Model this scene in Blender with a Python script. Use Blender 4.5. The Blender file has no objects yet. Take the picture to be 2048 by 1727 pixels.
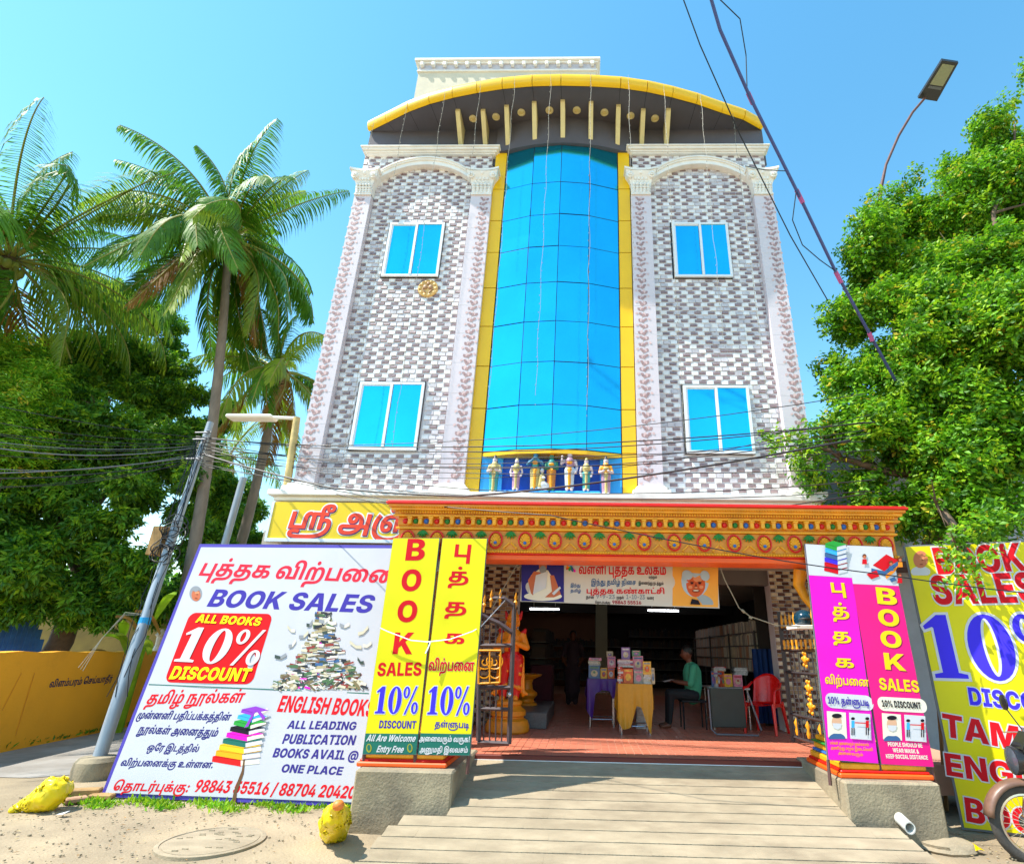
import bpy, bmesh, math, random
import numpy as np
from mathutils import Vector, Matrix, geometry, noise
random.seed(7); np.random.seed(7)
SC = bpy.context.scene; COL = SC.collection; R_ = math.radians

# ---------------------------------------------------------------- camera
F, PX, PY = 1104.0, 1150.0, 863.5            # focal length and principal point, in pixels of the 2048 px wide photograph
CAM = Vector((0, -8.6, 1.65))
_Z = Vector((53, 2781, -F)).normalized()
_X = Vector((44700, -412, F)); _X = (_X - _Z * _X.dot(_Z)).normalized()
_Y = _Z.cross(_X)
RM = Matrix((_X, _Y, _Z))
cd = bpy.data.cameras.new('camera'); cam = bpy.data.objects.new('camera', cd); COL.objects.link(cam)
cam.matrix_world = Matrix.Translation(CAM) @ RM.to_4x4()
cd.sensor_fit = 'HORIZONTAL'; cd.sensor_width = 36; cd.lens = F / 2048 * 36
cd.shift_x = (1024 - PX) / 2048; cd.clip_start = .05; cd.clip_end = 3000
SC.camera = cam
def ray(px, py): return RM @ Vector((px - PX, PY - py, -F))
def W(px, py, y=None, z=None, x=None):       # the point of the place seen at this pixel, on a plane of the place
    d = ray(px, py); a, v = ((1, y) if y is not None else (2, z) if z is not None else (0, x))
    return CAM + d * ((v - CAM[a]) / d[a])
def A(x, z, y=0):                            # facade measurement taken on y=0, moved to the plane y
    k = (8.6 + y) / 8.6
    return x * k, 1.65 + (z - 1.65) * k

# ---------------------------------------------------------------- sky, sun, exposure
SUN = Vector((-3.0, -1.0, 5.0)).normalized()
w = bpy.data.worlds.new('World'); SC.world = w; w.use_nodes = True
nt = w.node_tree; bg = nt.nodes['Background']
sky = nt.nodes.new('ShaderNodeTexSky'); sky.sky_type = 'NISHITA'; sky.sun_disc = False
sky.sun_elevation = math.asin(SUN.z); sky.sun_rotation = math.atan2(SUN.x, SUN.y)
sky.air_density = 1.3; sky.dust_density = .2; sky.ozone_density = 1.0; sky.altitude = 0
hs = nt.nodes.new('ShaderNodeHueSaturation'); hs.inputs['Hue'].default_value = .481; hs.inputs['Saturation'].default_value = 1.28; hs.inputs['Value'].default_value = 1.0
nt.links.new(sky.outputs[0], hs.inputs['Color']); nt.links.new(hs.outputs[0], bg.inputs[0])
bg.inputs[1].default_value = .15
sl = bpy.data.lights.new('sun', 'SUN'); sl.energy = 4.2; sl.angle = R_(.53); sl.color = (1, .95, .86)
so = bpy.data.objects.new('sun', sl); COL.objects.link(so); so.rotation_euler = SUN.to_track_quat('Z', 'Y').to_euler(); so.location = (-20, -10, 40)
vs = SC.view_settings; vs.view_transform = 'Standard'; vs.look = 'None'; vs.gamma = 1; vs.use_curve_mapping = False; vs.exposure = 1.05
SC.cycles.max_bounces = 6; SC.cycles.diffuse_bounces = 4; SC.cycles.glossy_bounces = 3; SC.cycles.transparent_max_bounces = 6
SC.cycles.use_denoising = True

# ---------------------------------------------------------------- materials
def lin(h):
    if not isinstance(h, str): return tuple(h)
    c = [int(h[i:i+2], 16) / 255 for i in (0, 2, 4)]
    return tuple(v / 12.92 if v <= .04045 else ((v + .055) / 1.055) ** 2.4 for v in c)
MATS = {}
def mat(name, col, rough=.6, var=.12, scale=6., bump=.0, bscale=60., metal=0., col2=None, dirt=0., emit=0., spec=.5, trans=0., stretch=None, coat=0.):
    if name in MATS: return MATS[name]
    m = bpy.data.materials.new(name); m.use_nodes = True; t = m.node_tree; n = t.nodes; l = t.links
    b = n['Principled BSDF']; c = lin(col)
    b.inputs['Roughness'].default_value = rough; b.inputs['Metallic'].default_value = metal
    b.inputs['Specular IOR Level'].default_value = spec
    b.inputs['Coat Weight'].default_value = coat
    tc = n.new('ShaderNodeTexCoord'); mp = n.new('ShaderNodeMapping'); l.new(tc.outputs['Object'], mp.inputs[0])
    if stretch: mp.inputs['Scale'].default_value = stretch
    if emit:
        b.inputs['Emission Color'].default_value = (*c, 1); b.inputs['Emission Strength'].default_value = emit
    if var or col2:
        no = n.new('ShaderNodeTexNoise'); no.inputs['Scale'].default_value = scale; no.inputs['Detail'].default_value = 5; no.inputs['Roughness'].default_value = .62
        l.new(mp.outputs[0], no.inputs['Vector'])
        rp = n.new('ShaderNodeValToRGB'); l.new(no.outputs['Fac'], rp.inputs[0])
        c2 = lin(col2) if col2 else tuple(v * (1 - var) for v in c)
        c1 = c if col2 else tuple(min(.95, v * (1 + var)) for v in c)
        rp.color_ramp.elements[0].position = .34; rp.color_ramp.elements[0].color = (*c2, 1)
        rp.color_ramp.elements[1].position = .66; rp.color_ramp.elements[1].color = (*c1, 1)
        out = rp.outputs[0]
        if dirt:
            n2 = n.new('ShaderNodeTexNoise'); n2.inputs['Scale'].default_value = scale * .35; n2.inputs['Detail'].default_value = 8; n2.inputs['Roughness'].default_value = .7
            l.new(mp.outputs[0], n2.inputs['Vector'])
            r2 = n.new('ShaderNodeValToRGB'); l.new(n2.outputs['Fac'], r2.inputs[0])
            r2.color_ramp.elements[0].position = .5; r2.color_ramp.elements[0].color = (0, 0, 0, 1)
            r2.color_ramp.elements[1].position = .72; r2.color_ramp.elements[1].color = (dirt, dirt, dirt, 1)
            mx = n.new('ShaderNodeMixRGB'); l.new(r2.outputs[0], mx.inputs[0]); l.new(out, mx.inputs[1])
            mx.inputs[2].default_value = (c[0] * .3 + .02, c[1] * .27 + .015, c[2] * .25 + .01, 1); out = mx.outputs[0]
        l.new(out, b.inputs['Base Color'])
        rr = n.new('ShaderNodeMapRange'); l.new(no.outputs['Fac'], rr.inputs[0])
        rr.inputs[3].default_value = max(.02, rough - .08 * min(1, rough * 4)); rr.inputs[4].default_value = min(1, rough + .08 * min(1, rough * 4)); l.new(rr.outputs[0], b.inputs['Roughness'])
    else: b.inputs['Base Color'].default_value = (*c, 1)
    if bump:
        nb = n.new('ShaderNodeTexNoise'); nb.inputs['Scale'].default_value = bscale; nb.inputs['Detail'].default_value = 4; l.new(mp.outputs[0], nb.inputs['Vector'])
        bp = n.new('ShaderNodeBump'); bp.inputs['Strength'].default_value = bump; bp.inputs['Distance'].default_value = .01
        l.new(nb.outputs['Fac'], bp.inputs['Height']); l.new(bp.outputs[0], b.inputs['Normal'])
    if trans:                                            # leaves, cloth: light comes through
        tr = n.new('ShaderNodeBsdfTranslucent'); ms = n.new('ShaderNodeMixShader'); ms.inputs[0].default_value = trans
        src = b.inputs['Base Color'].links
        if src: l.new(src[0].from_socket, tr.inputs[0])
        else: tr.inputs[0].default_value = (*c, 1)
        l.new(b.outputs[0], ms.inputs[1]); l.new(tr.outputs[0], ms.inputs[2])
        l.new(ms.outputs[0], n['Material Output'].inputs[0])
    MATS[name] = m
    return m

# ---------------------------------------------------------------- mesh helpers
def smooth(o, ang=40):
    for p in o.data.polygons: p.use_smooth = True
    try: o.data.set_sharp_from_angle(angle=R_(ang))
    except Exception: pass
class MB:
    def __init__(s): s.v = []; s.f = []; s.mi = []
    def add(s, V, Fc, m=0):
        b = len(s.v); s.v += [tuple(p) for p in V]; s.f += [tuple(b + i for i in f) for f in Fc]; s.mi += [m] * len(Fc); return s
    def box(s, a, b, m=0, M=None):
        (x0, y0, z0), (x1, y1, z1) = a, b
        V = [Vector((x, y, z)) for z in (z0, z1) for y in (y0, y1) for x in (x0, x1)]
        if M: V = [M @ p for p in V]
        return s.add(V, [(0, 2, 3, 1), (4, 5, 7, 6), (0, 1, 5, 4), (2, 6, 7, 3), (0, 4, 6, 2), (1, 3, 7, 5)], m)
    def cbox(s, c, d, m=0, M=None):              # centre and size
        return s.box([c[i] - d[i] / 2 for i in range(3)], [c[i] + d[i] / 2 for i in range(3)], m, M)
    def bevbox(s, a, b, r, m=0, M=None):         # box with chamfered edges
        (x0, y0, z0), (x1, y1, z1) = a, b; bm = bmesh.new()
        bmesh.ops.create_cube(bm, size=1)
        for v in bm.verts: v.co = Vector(((x0 + x1) / 2 + v.co.x * (x1 - x0), (y0 + y1) / 2 + v.co.y * (y1 - y0), (z0 + z1) / 2 + v.co.z * (z1 - z0)))
        bmesh.ops.bevel(bm, geom=bm.edges[:], offset=r, segments=1, affect='EDGES')
        bm.verts.index_update(); V = [M @ v.co if M else v.co.copy() for v in bm.verts]
        s.add(V, [[v.index for v in f.verts] for f in bm.faces], m); bm.free(); return s
    def prism(s, pts, axis, a, b, m=0):          # pts: 2-D outline, extruded along axis from a to b
        n = len(pts)
        def mk(p, q): return {'x': (q, p[0], p[1]), 'y': (p[0], q, p[1]), 'z': (p[0], p[1], q)}[axis]
        V = [mk(p, a) for p in pts] + [mk(p, b) for p in pts]
        Fc = [(i, (i + 1) % n, n + (i + 1) % n, n + i) for i in range(n)] + [tuple(range(n))[::-1], tuple(range(n, 2 * n))]
        return s.add(V, Fc, m)
    def tube(s, path, r, n=6, m=0, cap=True, flat=1.):
        path = [Vector(p) for p in path]; k = len(path)
        rr = r if isinstance(r, (list, tuple)) else [r] * k
        V = []; up = None
        for i, p in enumerate(path):
            t = (path[min(i + 1, k - 1)] - path[max(i - 1, 0)])
            t = t.normalized() if t.length > 1e-9 else Vector((0, 0, 1))
            if up is None: up = Vector((0, 0, 1)) if abs(t.z) < .9 else Vector((0, 1, 0))
            sx = t.cross(up); sx = sx.normalized() if sx.length > 1e-6 else Vector((1, 0, 0)); sy = sx.cross(t).normalized(); up = sy
            for j in range(n):
                a = 2 * math.pi * j / n; V.append(p + sx * (math.cos(a) * rr[i]) + sy * (math.sin(a) * rr[i] * flat))
        Fc = [(i * n + j, i * n + (j + 1) % n, (i + 1) * n + (j + 1) % n, (i + 1) * n + j) for i in range(k - 1) for j in range(n)]
        if cap: Fc += [tuple(range(n))[::-1], tuple((k - 1) * n + j for j in range(n))]
        return s.add(V, Fc, m)
    def lathe(s, c, prof, n=16, m=0, M=None):    # prof: (radius, z)
        V = []; k = len(prof)
        for r, z in prof:
            for j in range(n):
                a = 2 * math.pi * j / n; p = Vector((r * math.cos(a), r * math.sin(a), z))
                V.append((M @ p if M else p) + Vector(c))
        Fc = [(i * n + j, i * n + (j + 1) % n, (i + 1) * n + (j + 1) % n, (i + 1) * n + j) for i in range(k - 1) for j in range(n)]
        Fc += [tuple(range(n))[::-1], tuple((k - 1) * n + j for j in range(n))]
        return s.add(V, Fc, m)
    def ball(s, c, r, m=0, n=10, k=6):
        r = r if isinstance(r, (list, tuple)) else (r, r, r)
        V = []; Fc = []
        for i in range(k + 1):
            t = math.pi * i / k
            for j in range(n):
                a = 2 * math.pi * j / n; V.append((c[0] + r[0] * math.sin(t) * math.cos(a), c[1] + r[1] * math.sin(t) * math.sin(a), c[2] - r[2] * math.cos(t)))
        Fc = [(i * n + j, i * n + (j + 1) % n, (i + 1) * n + (j + 1) % n, (i + 1) * n + j) for i in range(k) for j in range(n)]
        return s.add(V, Fc, m)
    def quad(s, a, b, c, d, m=0): return s.add([a, b, c, d], [(0, 1, 2, 3)], m)
    def build(s, name, mats, parent=None, sm=0, kind=None, origin=None):
        me = bpy.data.meshes.new(name); me.from_pydata(s.v, [], s.f)
        for x in (mats if isinstance(mats, (list, tuple)) else [mats]): me.materials.append(x)
        me.polygons.foreach_set('material_index', s.mi)
        me.validate(); me.update()
        o = link(name, me, parent)
        if sm: smooth(o, sm)
        if kind: o['kind'] = kind
        if origin is not None:
            me.transform(Matrix.Translation(-Vector(origin))); o.location = Vector(origin) - (parent.location if parent else Vector())
        return o
def link(name, me, parent=None, mtx=None):
    o = bpy.data.objects.new(name, me); COL.objects.link(o)
    if parent: o.parent = parent; o.matrix_parent_inverse = Matrix.Translation(-parent.location) if False else Matrix()
    if mtx is not None: o.matrix_local = mtx
    return o
def tag(o, label, cat, group=None, kind=None):
    if label: o['label'] = label
    if cat: o['category'] = cat
    if group: o['group'] = group
    if kind: o['kind'] = kind
    return o
def thing(name, label, cat, group=None, loc=(0, 0, 0)):   # Empty at the thing's base; parts keep world coordinates when loc is the origin
    o = bpy.data.objects.new(name, None); COL.objects.link(o); o.location = loc; o.empty_display_size = .2
    return tag(o, label, cat, group)
def struct(name, mb, m, sm=0):
    o = mb.build(name, m, sm=sm); o['kind'] = 'structure'; return o
def copy_tree(o, parent=None):
    c = o.copy(); COL.objects.link(c)
    if parent is not None: c.parent = parent
    for ch in list(o.children): copy_tree(ch, c)
    return c
def rebase(root, loc):                       # put a thing's Empty at its base without moving its parts
    loc = Vector(loc)
    for ch in root.children: ch.location = ch.location - loc
    root.location = loc
def poly_fill(contours, eps=1e-5):           # triangles of a set of closed outlines, non-zero winding
    V = []; E = []
    for c in contours:
        b = len(V); V += [Vector(p) for p in c]; E += [(b + i, b + (i + 1) % len(c)) for i in range(len(c))]
    r = geometry.delaunay_2d_cdt(V, E, [], 0, eps)
    P = [tuple(p) for p in r[0]]; T = r[2]
    if not T: return P, []
    cen = np.array([[sum(P[i][0] for i in t) / 3, sum(P[i][1] for i in t) / 3] for t in T])
    wn = np.zeros(len(T), int)
    for c in contours:
        a = np.array(c); b2 = np.roll(a, -1, 0)
        for (x0, y0), (x1, y1) in zip(a, b2):
            side = (x1 - x0) * (cen[:, 1] - y0) - (cen[:, 0] - x0) * (y1 - y0)
            wn += ((y0 <= cen[:, 1]) & (y1 > cen[:, 1]) & (side > 0)).astype(int)
            wn -= ((y0 > cen[:, 1]) & (y1 <= cen[:, 1]) & (side < 0)).astype(int)
    return P, [t for t, q in zip(T, wn) if q != 0]
def offset(c, d):                            # push an outline along its left normals
    n = len(c); out = []
    for i in range(n):
        p0, p, p1 = Vector(c[i - 1]), Vector(c[i]), Vector(c[(i + 1) % n])
        e0, e1 = (p - p0), (p1 - p)
        if e0.length < 1e-9 or e1.length < 1e-9: out.append(tuple(p)); continue
        n0 = Vector((-e0.y, e0.x)).normalized(); n1 = Vector((-e1.y, e1.x)).normalized(); b = n0 + n1
        if b.length < .3: b = n0
        b.normalize(); k = 1 / max(.45, b.dot(n0)); out.append(tuple(p + b * (d * k)))
    return out
GLYPHS = r"""
71,20 46 18 146 53 146 50 46,35 -2 28 -1 22 3 18 8 17 16 18 23 22 28 28 32 35 33 43 32 49 28 53 23 54 16 53 8 49 3 43 -1
205,50 75 40 76 32 79 25 84 21 91 18 99 17 107 17 115 18 124 21 131 25 138 32 143 40 147 50 148 59 147 68 143 74 138 78 131 81 124 82 115 82 107 81 99 78 91 74 84 67 79 59 76,50 94 55 95 58 98 60 103 60 107 60 115 60 120 58 124 55 128 50 129 44 127 41 124 39 120 39 115 39 107 39 103 41 98 44 95,155 -2 146 -1 138 2 131 7 127 14 124 22 123 30 123 38 124 47 127 54 131 61 138 66 146 70 155 71 165 70 174 66 180 61 184 54 187 47 188 38 188 30 187 22 184 14 180 7 173 2 165 -1,155 17 161 18 164 21 166 26 166 30 166 38 166 43 164 47 161 50 155 52 150 50 147 47 145 43 145 38 145 30 145 26 147 21 150 18,41 0 141 146 163 146 63 0
136,57 -2 42 -1 30 3 20 10 13 18 9 28 7 38 8 47 11 54 15 60 20 66 26 71 34 76 63 96 66 98 69 100 71 102 72 105 73 108 73 110 73 115 70 118 66 120 61 121 57 121 54 120 51 118 49 115 48 112 48 109 48 104 50 100 53 95 57 90 61 85 66 79 136 0 102 0 44 64 39 70 33 77 28 84 24 92 21 100 20 109 22 120 25 129 31 136 39 142 49 146 61 147 72 146 81 143 89 137 94 130 98 121 99 112 98 106 97 99 94 94 90 88 85 83 80 79 50 57 45 53 42 50 40 45 39 40 40 36 41 32 44 28 48 26 53 24 58 24 66 25 73 27 80 32 87 37 92 44 97 53 99 62 100 72 127 72 126 60 124 48 121 38 116 29 110 21 103 15 95 10 86 4 76 1 66 -1
129,98 72 98 46 31 46 31 72
54,27 -2 20 -1 14 3 10 9 9 16 10 23 14 29 20 32 27 34 34 32 40 29 44 23 45 16 44 9 40 3 34 -1
79,77 152 30 -22 2 -22 49 152
129,65 -2 53 -1 42 2 33 7 22 18 14 32 9 51 8 73 9 95 14 113 22 128 33 139 42 144 53 146 65 147 77 146 87 143 96 139 107 128 115 113 120 95 122 73 120 51 115 32 107 18 96 7 87 2 77 -1,65 25 72 27 78 30 83 37 86 46 88 58 89 73 88 88 86 100 83 109 78 115 72 119 65 120 57 119 51 115 46 109 43 100 41 88 41 73 41 58 43 46 46 37 51 30 57 27
129,16 0 16 27 117 27 117 0,87 146 87 0 54 0 54 117 53 117 20 94 20 123 53 146
129,13 0 13 24 65 71 71 77 76 82 79 86 82 91 84 96 84 101 84 107 82 112 78 116 74 119 69 121 63 121 57 121 52 119 48 116 45 111 43 106 42 100 11 100 12 114 17 125 25 135 36 142 49 146 63 147 79 146 92 142 102 135 110 127 115 116 117 104 116 96 113 88 109 79 102 70 91 59 78 46 59 28 59 27 119 27 119 0
129,63 -2 48 -1 34 4 23 10 15 19 9 30 7 42 40 42 41 37 44 33 47 30 52 27 58 26 64 25 70 26 75 28 80 31 83 35 85 40 86 46 85 51 83 56 79 60 74 64 68 66 60 67 43 67 43 88 75 118 14 118 14 146 115 146 115 121 66 77 66 84 81 85 94 82 105 75 114 66 119 56 121 43 119 30 113 19 104 10 93 4 79 -1
129,5 25 5 51 58 146 90 146 38 52 38 51 124 51 124 25,75 0 75 33 76 44 76 91 106 91 106 0
129,63 -2 49 -1 36 4 25 10 17 19 11 30 9 42 42 42 42 37 45 33 48 29 53 26 58 24 63 24 70 25 76 27 80 31 84 35 86 41 87 48 86 55 84 61 80 66 75 70 70 72 63 73 57 72 51 70 46 67 42 62 13 68 19 146 111 146 111 118 46 118 43 83 44 83 49 89 55 93 64 96 73 97 83 96 91 93 99 89 106 83 111 76 115 68 118 59 119 49 117 35 112 23 104 12 92 5 79 0
129,65 -2 51 -1 38 4 27 11 18 21 12 33 10 47 12 59 15 71 21 82 29 95 63 146 96 146 51 80 41 80 44 83 48 86 53 89 59 91 66 93 73 94 86 92 97 88 106 82 113 73 117 62 119 48 117 34 112 22 103 12 93 4 80 0,65 24 71 25 77 27 81 30 85 35 87 41 88 47 87 54 85 60 81 65 77 68 71 70 65 71 59 70 53 68 49 65 45 60 43 54 42 48 43 41 45 35 49 30 53 27 59 25
129,23 0 82 118 13 118 13 146 116 146 116 118 57 0
129,64 -2 49 -1 35 3 23 10 14 18 9 28 7 39 8 48 11 56 16 63 23 69 30 73 39 75 39 76 28 80 20 87 14 97 12 108 14 119 19 128 27 136 38 142 50 146 64 147 79 146 91 142 102 136 110 128 115 119 117 108 115 97 109 87 101 80 90 76 90 75 99 73 106 69 113 63 118 56 121 48 122 39 120 28 115 18 106 10 94 3 80 -1,64 22 71 23 76 24 81 28 85 32 87 36 87 42 87 48 84 52 81 57 76 60 71 62 64 62 58 62 53 60 48 57 45 53 42 48 42 42 42 36 44 32 48 28 53 24 58 23,64 86 70 87 75 88 79 91 82 95 84 99 84 105 84 110 82 114 79 118 75 120 70 122 64 123 59 122 54 120 50 118 47 114 45 110 45 105 45 100 47 95 50 91 54 88 59 87
129,64 147 78 146 91 142 102 135 111 125 117 113 119 98 117 86 114 75 108 63 101 50 67 0 34 0 78 66 88 66 86 62 82 59 77 56 70 54 64 52 56 52 43 53 32 57 23 64 16 73 12 84 10 97 12 111 17 124 26 134 36 141 49 146,64 122 58 121 53 119 48 115 44 110 42 105 41 98 42 92 44 86 48 81 53 77 58 75 64 74 70 75 76 77 81 81 84 86 86 91 87 98 86 104 84 110 81 115 76 119 70 121
54,27 -2 20 -1 14 3 10 9 9 16 10 23 14 29 20 32 27 34 34 32 40 29 44 23 45 16 44 9 40 3 34 -1,27 69 20 70 14 74 10 79 9 86 10 93 14 99 20 103 27 104 34 103 40 99 44 93 45 86 44 79 40 74 34 70
206,104 -43 83 -41 64 -37 47 -29 34 -18 23 -5 15 11 10 29 8 50 10 70 15 89 22 105 33 119 46 130 63 139 82 144 104 146 124 144 143 139 159 132 172 122 183 109 191 95 196 78 198 60 197 48 195 37 192 27 187 19 181 12 174 7 165 4 155 3 149 3 143 4 138 7 134 10 131 14 129 19 125 12 118 7 109 3 98 2 86 4 75 8 67 16 61 25 57 37 55 51 57 65 61 77 67 87 76 94 87 99 99 101 108 100 115 97 121 93 125 88 126 88 126 99 148 99 148 32 148 28 150 26 152 24 155 23 161 24 165 27 168 32 170 38 171 47 172 57 171 72 168 84 162 95 155 104 146 111 135 117 122 120 106 121 90 120 76 116 63 110 53 102 46 92 40 80 37 67 36 51 37 35 40 21 46 10 54 0 64 -8 76 -13 91 -17 107 -18 115 -18 122 -17 129 -16 136 -14 141 -12 146 -10 155 -33 149 -35 142 -37 134 -40 125 -41 115 -42,102 25 109 25 114 28 119 32 122 37 124 43 125 51 124 59 122 66 119 70 114 74 109 76 102 76 95 76 89 73 85 70 82 65 80 59 79 51 80 44 82 38 85 32 89 28 95 26
153,5 0 54 146 98 146 148 0 111 0 90 65 85 81 81 98 76 116 72 135 79 135 74 116 70 98 66 81 62 65 41 0,37 32 37 57 116 57 116 32
133,12 0 12 146 71 146 86 144 99 141 108 135 115 128 119 119 120 109 120 101 117 94 113 88 107 83 101 79 94 77 94 76 102 74 110 71 116 66 122 59 125 50 126 40 125 29 120 20 113 12 103 5 91 1 76 0,45 27 68 27 79 28 86 32 90 37 92 44 91 50 89 54 86 58 81 61 75 63 69 63 45 63,45 85 66 85 72 86 77 87 81 90 84 93 86 97 87 102 85 109 81 114 75 118 67 119 45 119
148,77 -2 58 0 42 7 28 17 17 32 12 44 9 58 8 73 9 88 12 101 17 113 28 128 42 139 58 145 77 147 89 147 101 144 111 140 120 134 128 126 134 117 138 106 141 95 107 95 106 100 104 104 101 109 97 112 93 115 89 117 83 118 78 118 68 117 59 113 52 106 47 97 43 86 42 73 43 59 47 48 52 39 59 32 68 29 77 27 83 28 88 29 93 31 97 34 101 37 104 41 106 46 107 51 141 51 139 41 135 32 130 23 122 15 113 8 103 3 91 -1
144,65 0 26 0 26 28 63 28 75 30 85 33 93 39 98 47 102 58 103 73 102 87 98 98 93 107 85 113 75 116 63 117 26 117 26 146 65 146 79 145 92 142 103 137 113 130 121 122 127 112 132 100 135 87 136 73 135 58 132 45 127 34 121 24 113 15 103 9 92 4 79 1,45 146 45 0 12 0 12 146
122,12 0 12 146 112 146 112 118 45 118 45 87 107 87 107 60 45 60 45 27 112 27 112 0
117,12 0 12 146 110 146 110 118 45 118 45 80 104 80 104 54 45 54 45 0
150,78 -2 58 0 41 7 28 18 17 33 12 45 9 58 8 73 9 88 12 101 18 113 28 128 42 139 59 145 77 147 89 147 101 144 111 140 120 134 127 126 133 118 138 109 140 98 106 98 105 103 103 107 100 110 96 113 93 115 88 117 83 118 78 118 68 117 59 113 52 106 47 98 43 86 42 73 43 59 47 48 52 39 59 33 68 29 78 27 87 28 95 31 101 35 106 40 108 47 109 55 116 54 80 54 80 79 142 79 142 60 139 42 133 27 124 14 111 5 95 0
150,12 0 12 146 45 146 45 88 105 88 105 146 138 146 138 0 105 0 105 61 45 61 45 0
97,7 0 7 27 32 27 32 118 7 118 7 146 91 146 91 118 65 118 65 27 91 27 91 0
147,37 30 37 60 41 68 45 75 49 82 54 89 60 97 67 105 100 146 140 146 79 73 76 74,12 0 12 146 45 146 45 109 44 70 45 54 45 0,103 0 62 63 83 88 142 0
113,12 0 12 146 45 146 45 27 106 27 106 0
188,12 0 12 146 63 146 83 86 85 80 87 73 89 64 91 55 93 46 95 37 96 29 97 22 91 22 92 29 94 37 96 46 97 55 99 64 101 73 103 80 105 86 125 146 176 146 176 0 143 0 143 64 143 70 143 77 143 84 143 93 144 102 144 111 144 119 144 127 146 127 144 119 142 110 140 101 138 92 135 84 133 76 131 70 130 64 108 0 80 0 58 64 57 70 55 76 52 84 50 92 48 101 46 110 43 119 41 127 44 127 44 120 44 111 44 102 44 93 45 85 45 77 45 70 45 64 45 0
153,12 0 12 146 48 146 90 78 94 71 98 64 102 57 106 49 109 40 113 30 110 30 109 38 109 48 108 57 108 66 107 75 107 81 107 146 141 146 141 0 104 0 66 62 61 70 57 77 53 85 49 93 44 103 39 114 43 114 44 104 44 94 45 84 45 76 46 68 46 62 46 0
154,77 -2 59 0 42 7 28 17 17 32 12 44 9 58 8 73 9 88 12 101 17 113 28 128 42 139 59 145 77 147 96 145 112 139 126 128 137 113 142 101 145 88 146 73 145 58 142 44 137 32 126 17 112 7 96 0,77 27 87 29 96 32 103 39 108 48 111 59 112 73 111 86 108 98 103 107 96 113 87 117 77 118 67 117 59 113 52 107 47 98 43 86 42 73 43 59 47 48 52 39 59 33 67 29
130,12 0 12 146 71 146 86 144 99 139 109 132 117 122 122 109 123 96 122 82 117 70 109 60 98 52 85 48 70 46 33 46 33 72 64 72 72 73 78 75 83 79 86 83 88 89 89 96 88 102 86 108 83 112 78 116 72 118 64 118 45 118 45 0
132,12 0 12 146 71 146 86 144 99 140 109 133 117 123 122 111 123 97 122 84 117 72 109 63 98 56 85 52 70 51 32 51 32 77 64 77 72 78 78 79 83 82 86 86 88 91 89 97 88 104 86 109 83 113 78 116 72 118 64 118 45 118 45 0,92 0 57 66 92 66 129 0
132,67 -2 50 -1 36 3 24 10 15 20 9 32 7 47 39 47 41 41 43 35 48 31 53 28 59 26 67 26 74 26 80 28 84 30 88 34 90 38 91 42 90 46 88 50 85 52 80 55 74 57 67 59 51 63 35 68 22 77 16 84 12 93 11 103 13 115 18 126 27 135 38 142 52 146 67 147 83 146 96 142 107 135 115 126 121 115 122 103 90 103 88 110 84 115 77 119 67 120 61 119 55 118 51 116 48 113 46 109 45 105 46 101 48 97 52 94 56 92 61 90 67 88 80 85 90 83 98 79 106 75 112 70 118 64 121 58 124 50 124 42 123 29 118 18 109 10 98 3 84 -1
135,7 118 7 146 128 146 128 118 84 118 84 0 51 0 51 118
146,73 -2 56 0 41 5 29 13 19 23 14 36 12 51 12 146 45 146 45 54 46 47 49 40 53 35 58 31 65 28 73 27 81 28 87 31 93 35 97 40 100 47 101 54 101 146 134 146 134 51 132 36 126 23 117 13 105 5 90 0
153,55 0 5 146 42 146 63 80 67 65 72 48 76 30 81 12 74 12 78 31 82 48 87 65 91 80 111 146 148 146 99 0
211,44 0 5 146 41 146 56 79 58 69 60 59 62 47 64 36 65 26 67 15 61 15 63 26 64 36 66 47 68 59 70 69 72 79 88 146 122 146 138 79 141 69 143 59 144 47 146 36 148 26 150 15 144 15 145 26 147 36 149 47 150 59 152 69 154 79 169 146 206 146 167 0 129 0 112 69 109 83 106 98 104 114 101 129 109 129 107 114 104 99 102 83 99 69 81 0
119,62 -2 46 0 33 5 22 13 14 25 9 38 7 54 9 70 14 84 22 95 33 103 46 109 62 111 72 110 81 108 89 105 96 100 101 95 106 88 110 81 112 72 81 67 80 71 79 75 77 78 75 81 72 83 69 84 66 85 62 85 56 84 50 82 46 77 43 71 41 63 41 54 41 45 43 38 46 32 50 27 56 24 62 23 66 23 69 24 72 26 75 28 77 31 79 34 80 38 81 42 112 37 110 28 106 21 102 14 96 8 89 4 81 1 72 -1
120,62 -2 46 0 33 5 22 13 14 24 9 38 7 54 9 70 14 84 22 95 32 103 46 109 61 111 72 110 82 107 90 103 98 96 104 89 109 79 112 68 113 55 113 46 19 46 19 66 97 66 82 61 81 68 80 75 77 80 73 83 67 86 61 87 55 86 49 83 45 80 42 75 40 69 40 62 40 48 40 40 42 34 46 28 50 25 56 23 63 22 67 22 71 23 75 25 78 27 80 30 82 34 111 29 108 20 102 12 94 6 85 2 74 -1
64,46 -1 35 0 27 3 20 7 15 13 13 20 12 30 12 146 44 146 44 33 45 29 46 27 49 25 52 25 54 25 56 25 57 25 58 25 63 2 60 1 56 0 52 0
185,12 0 12 109 42 109 44 81 41 81 44 91 49 98 54 104 61 108 67 110 75 111 85 109 94 103 100 93 105 79 101 79 104 89 109 97 115 103 122 107 130 110 138 111 148 110 156 106 163 101 169 94 172 84 173 74 173 0 140 0 140 67 139 74 136 79 131 83 124 84 120 83 116 82 112 79 110 75 109 71 108 66 108 0 77 0 77 67 75 74 72 79 67 83 61 84 56 83 52 82 49 79 46 75 45 71 44 65 44 0
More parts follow.
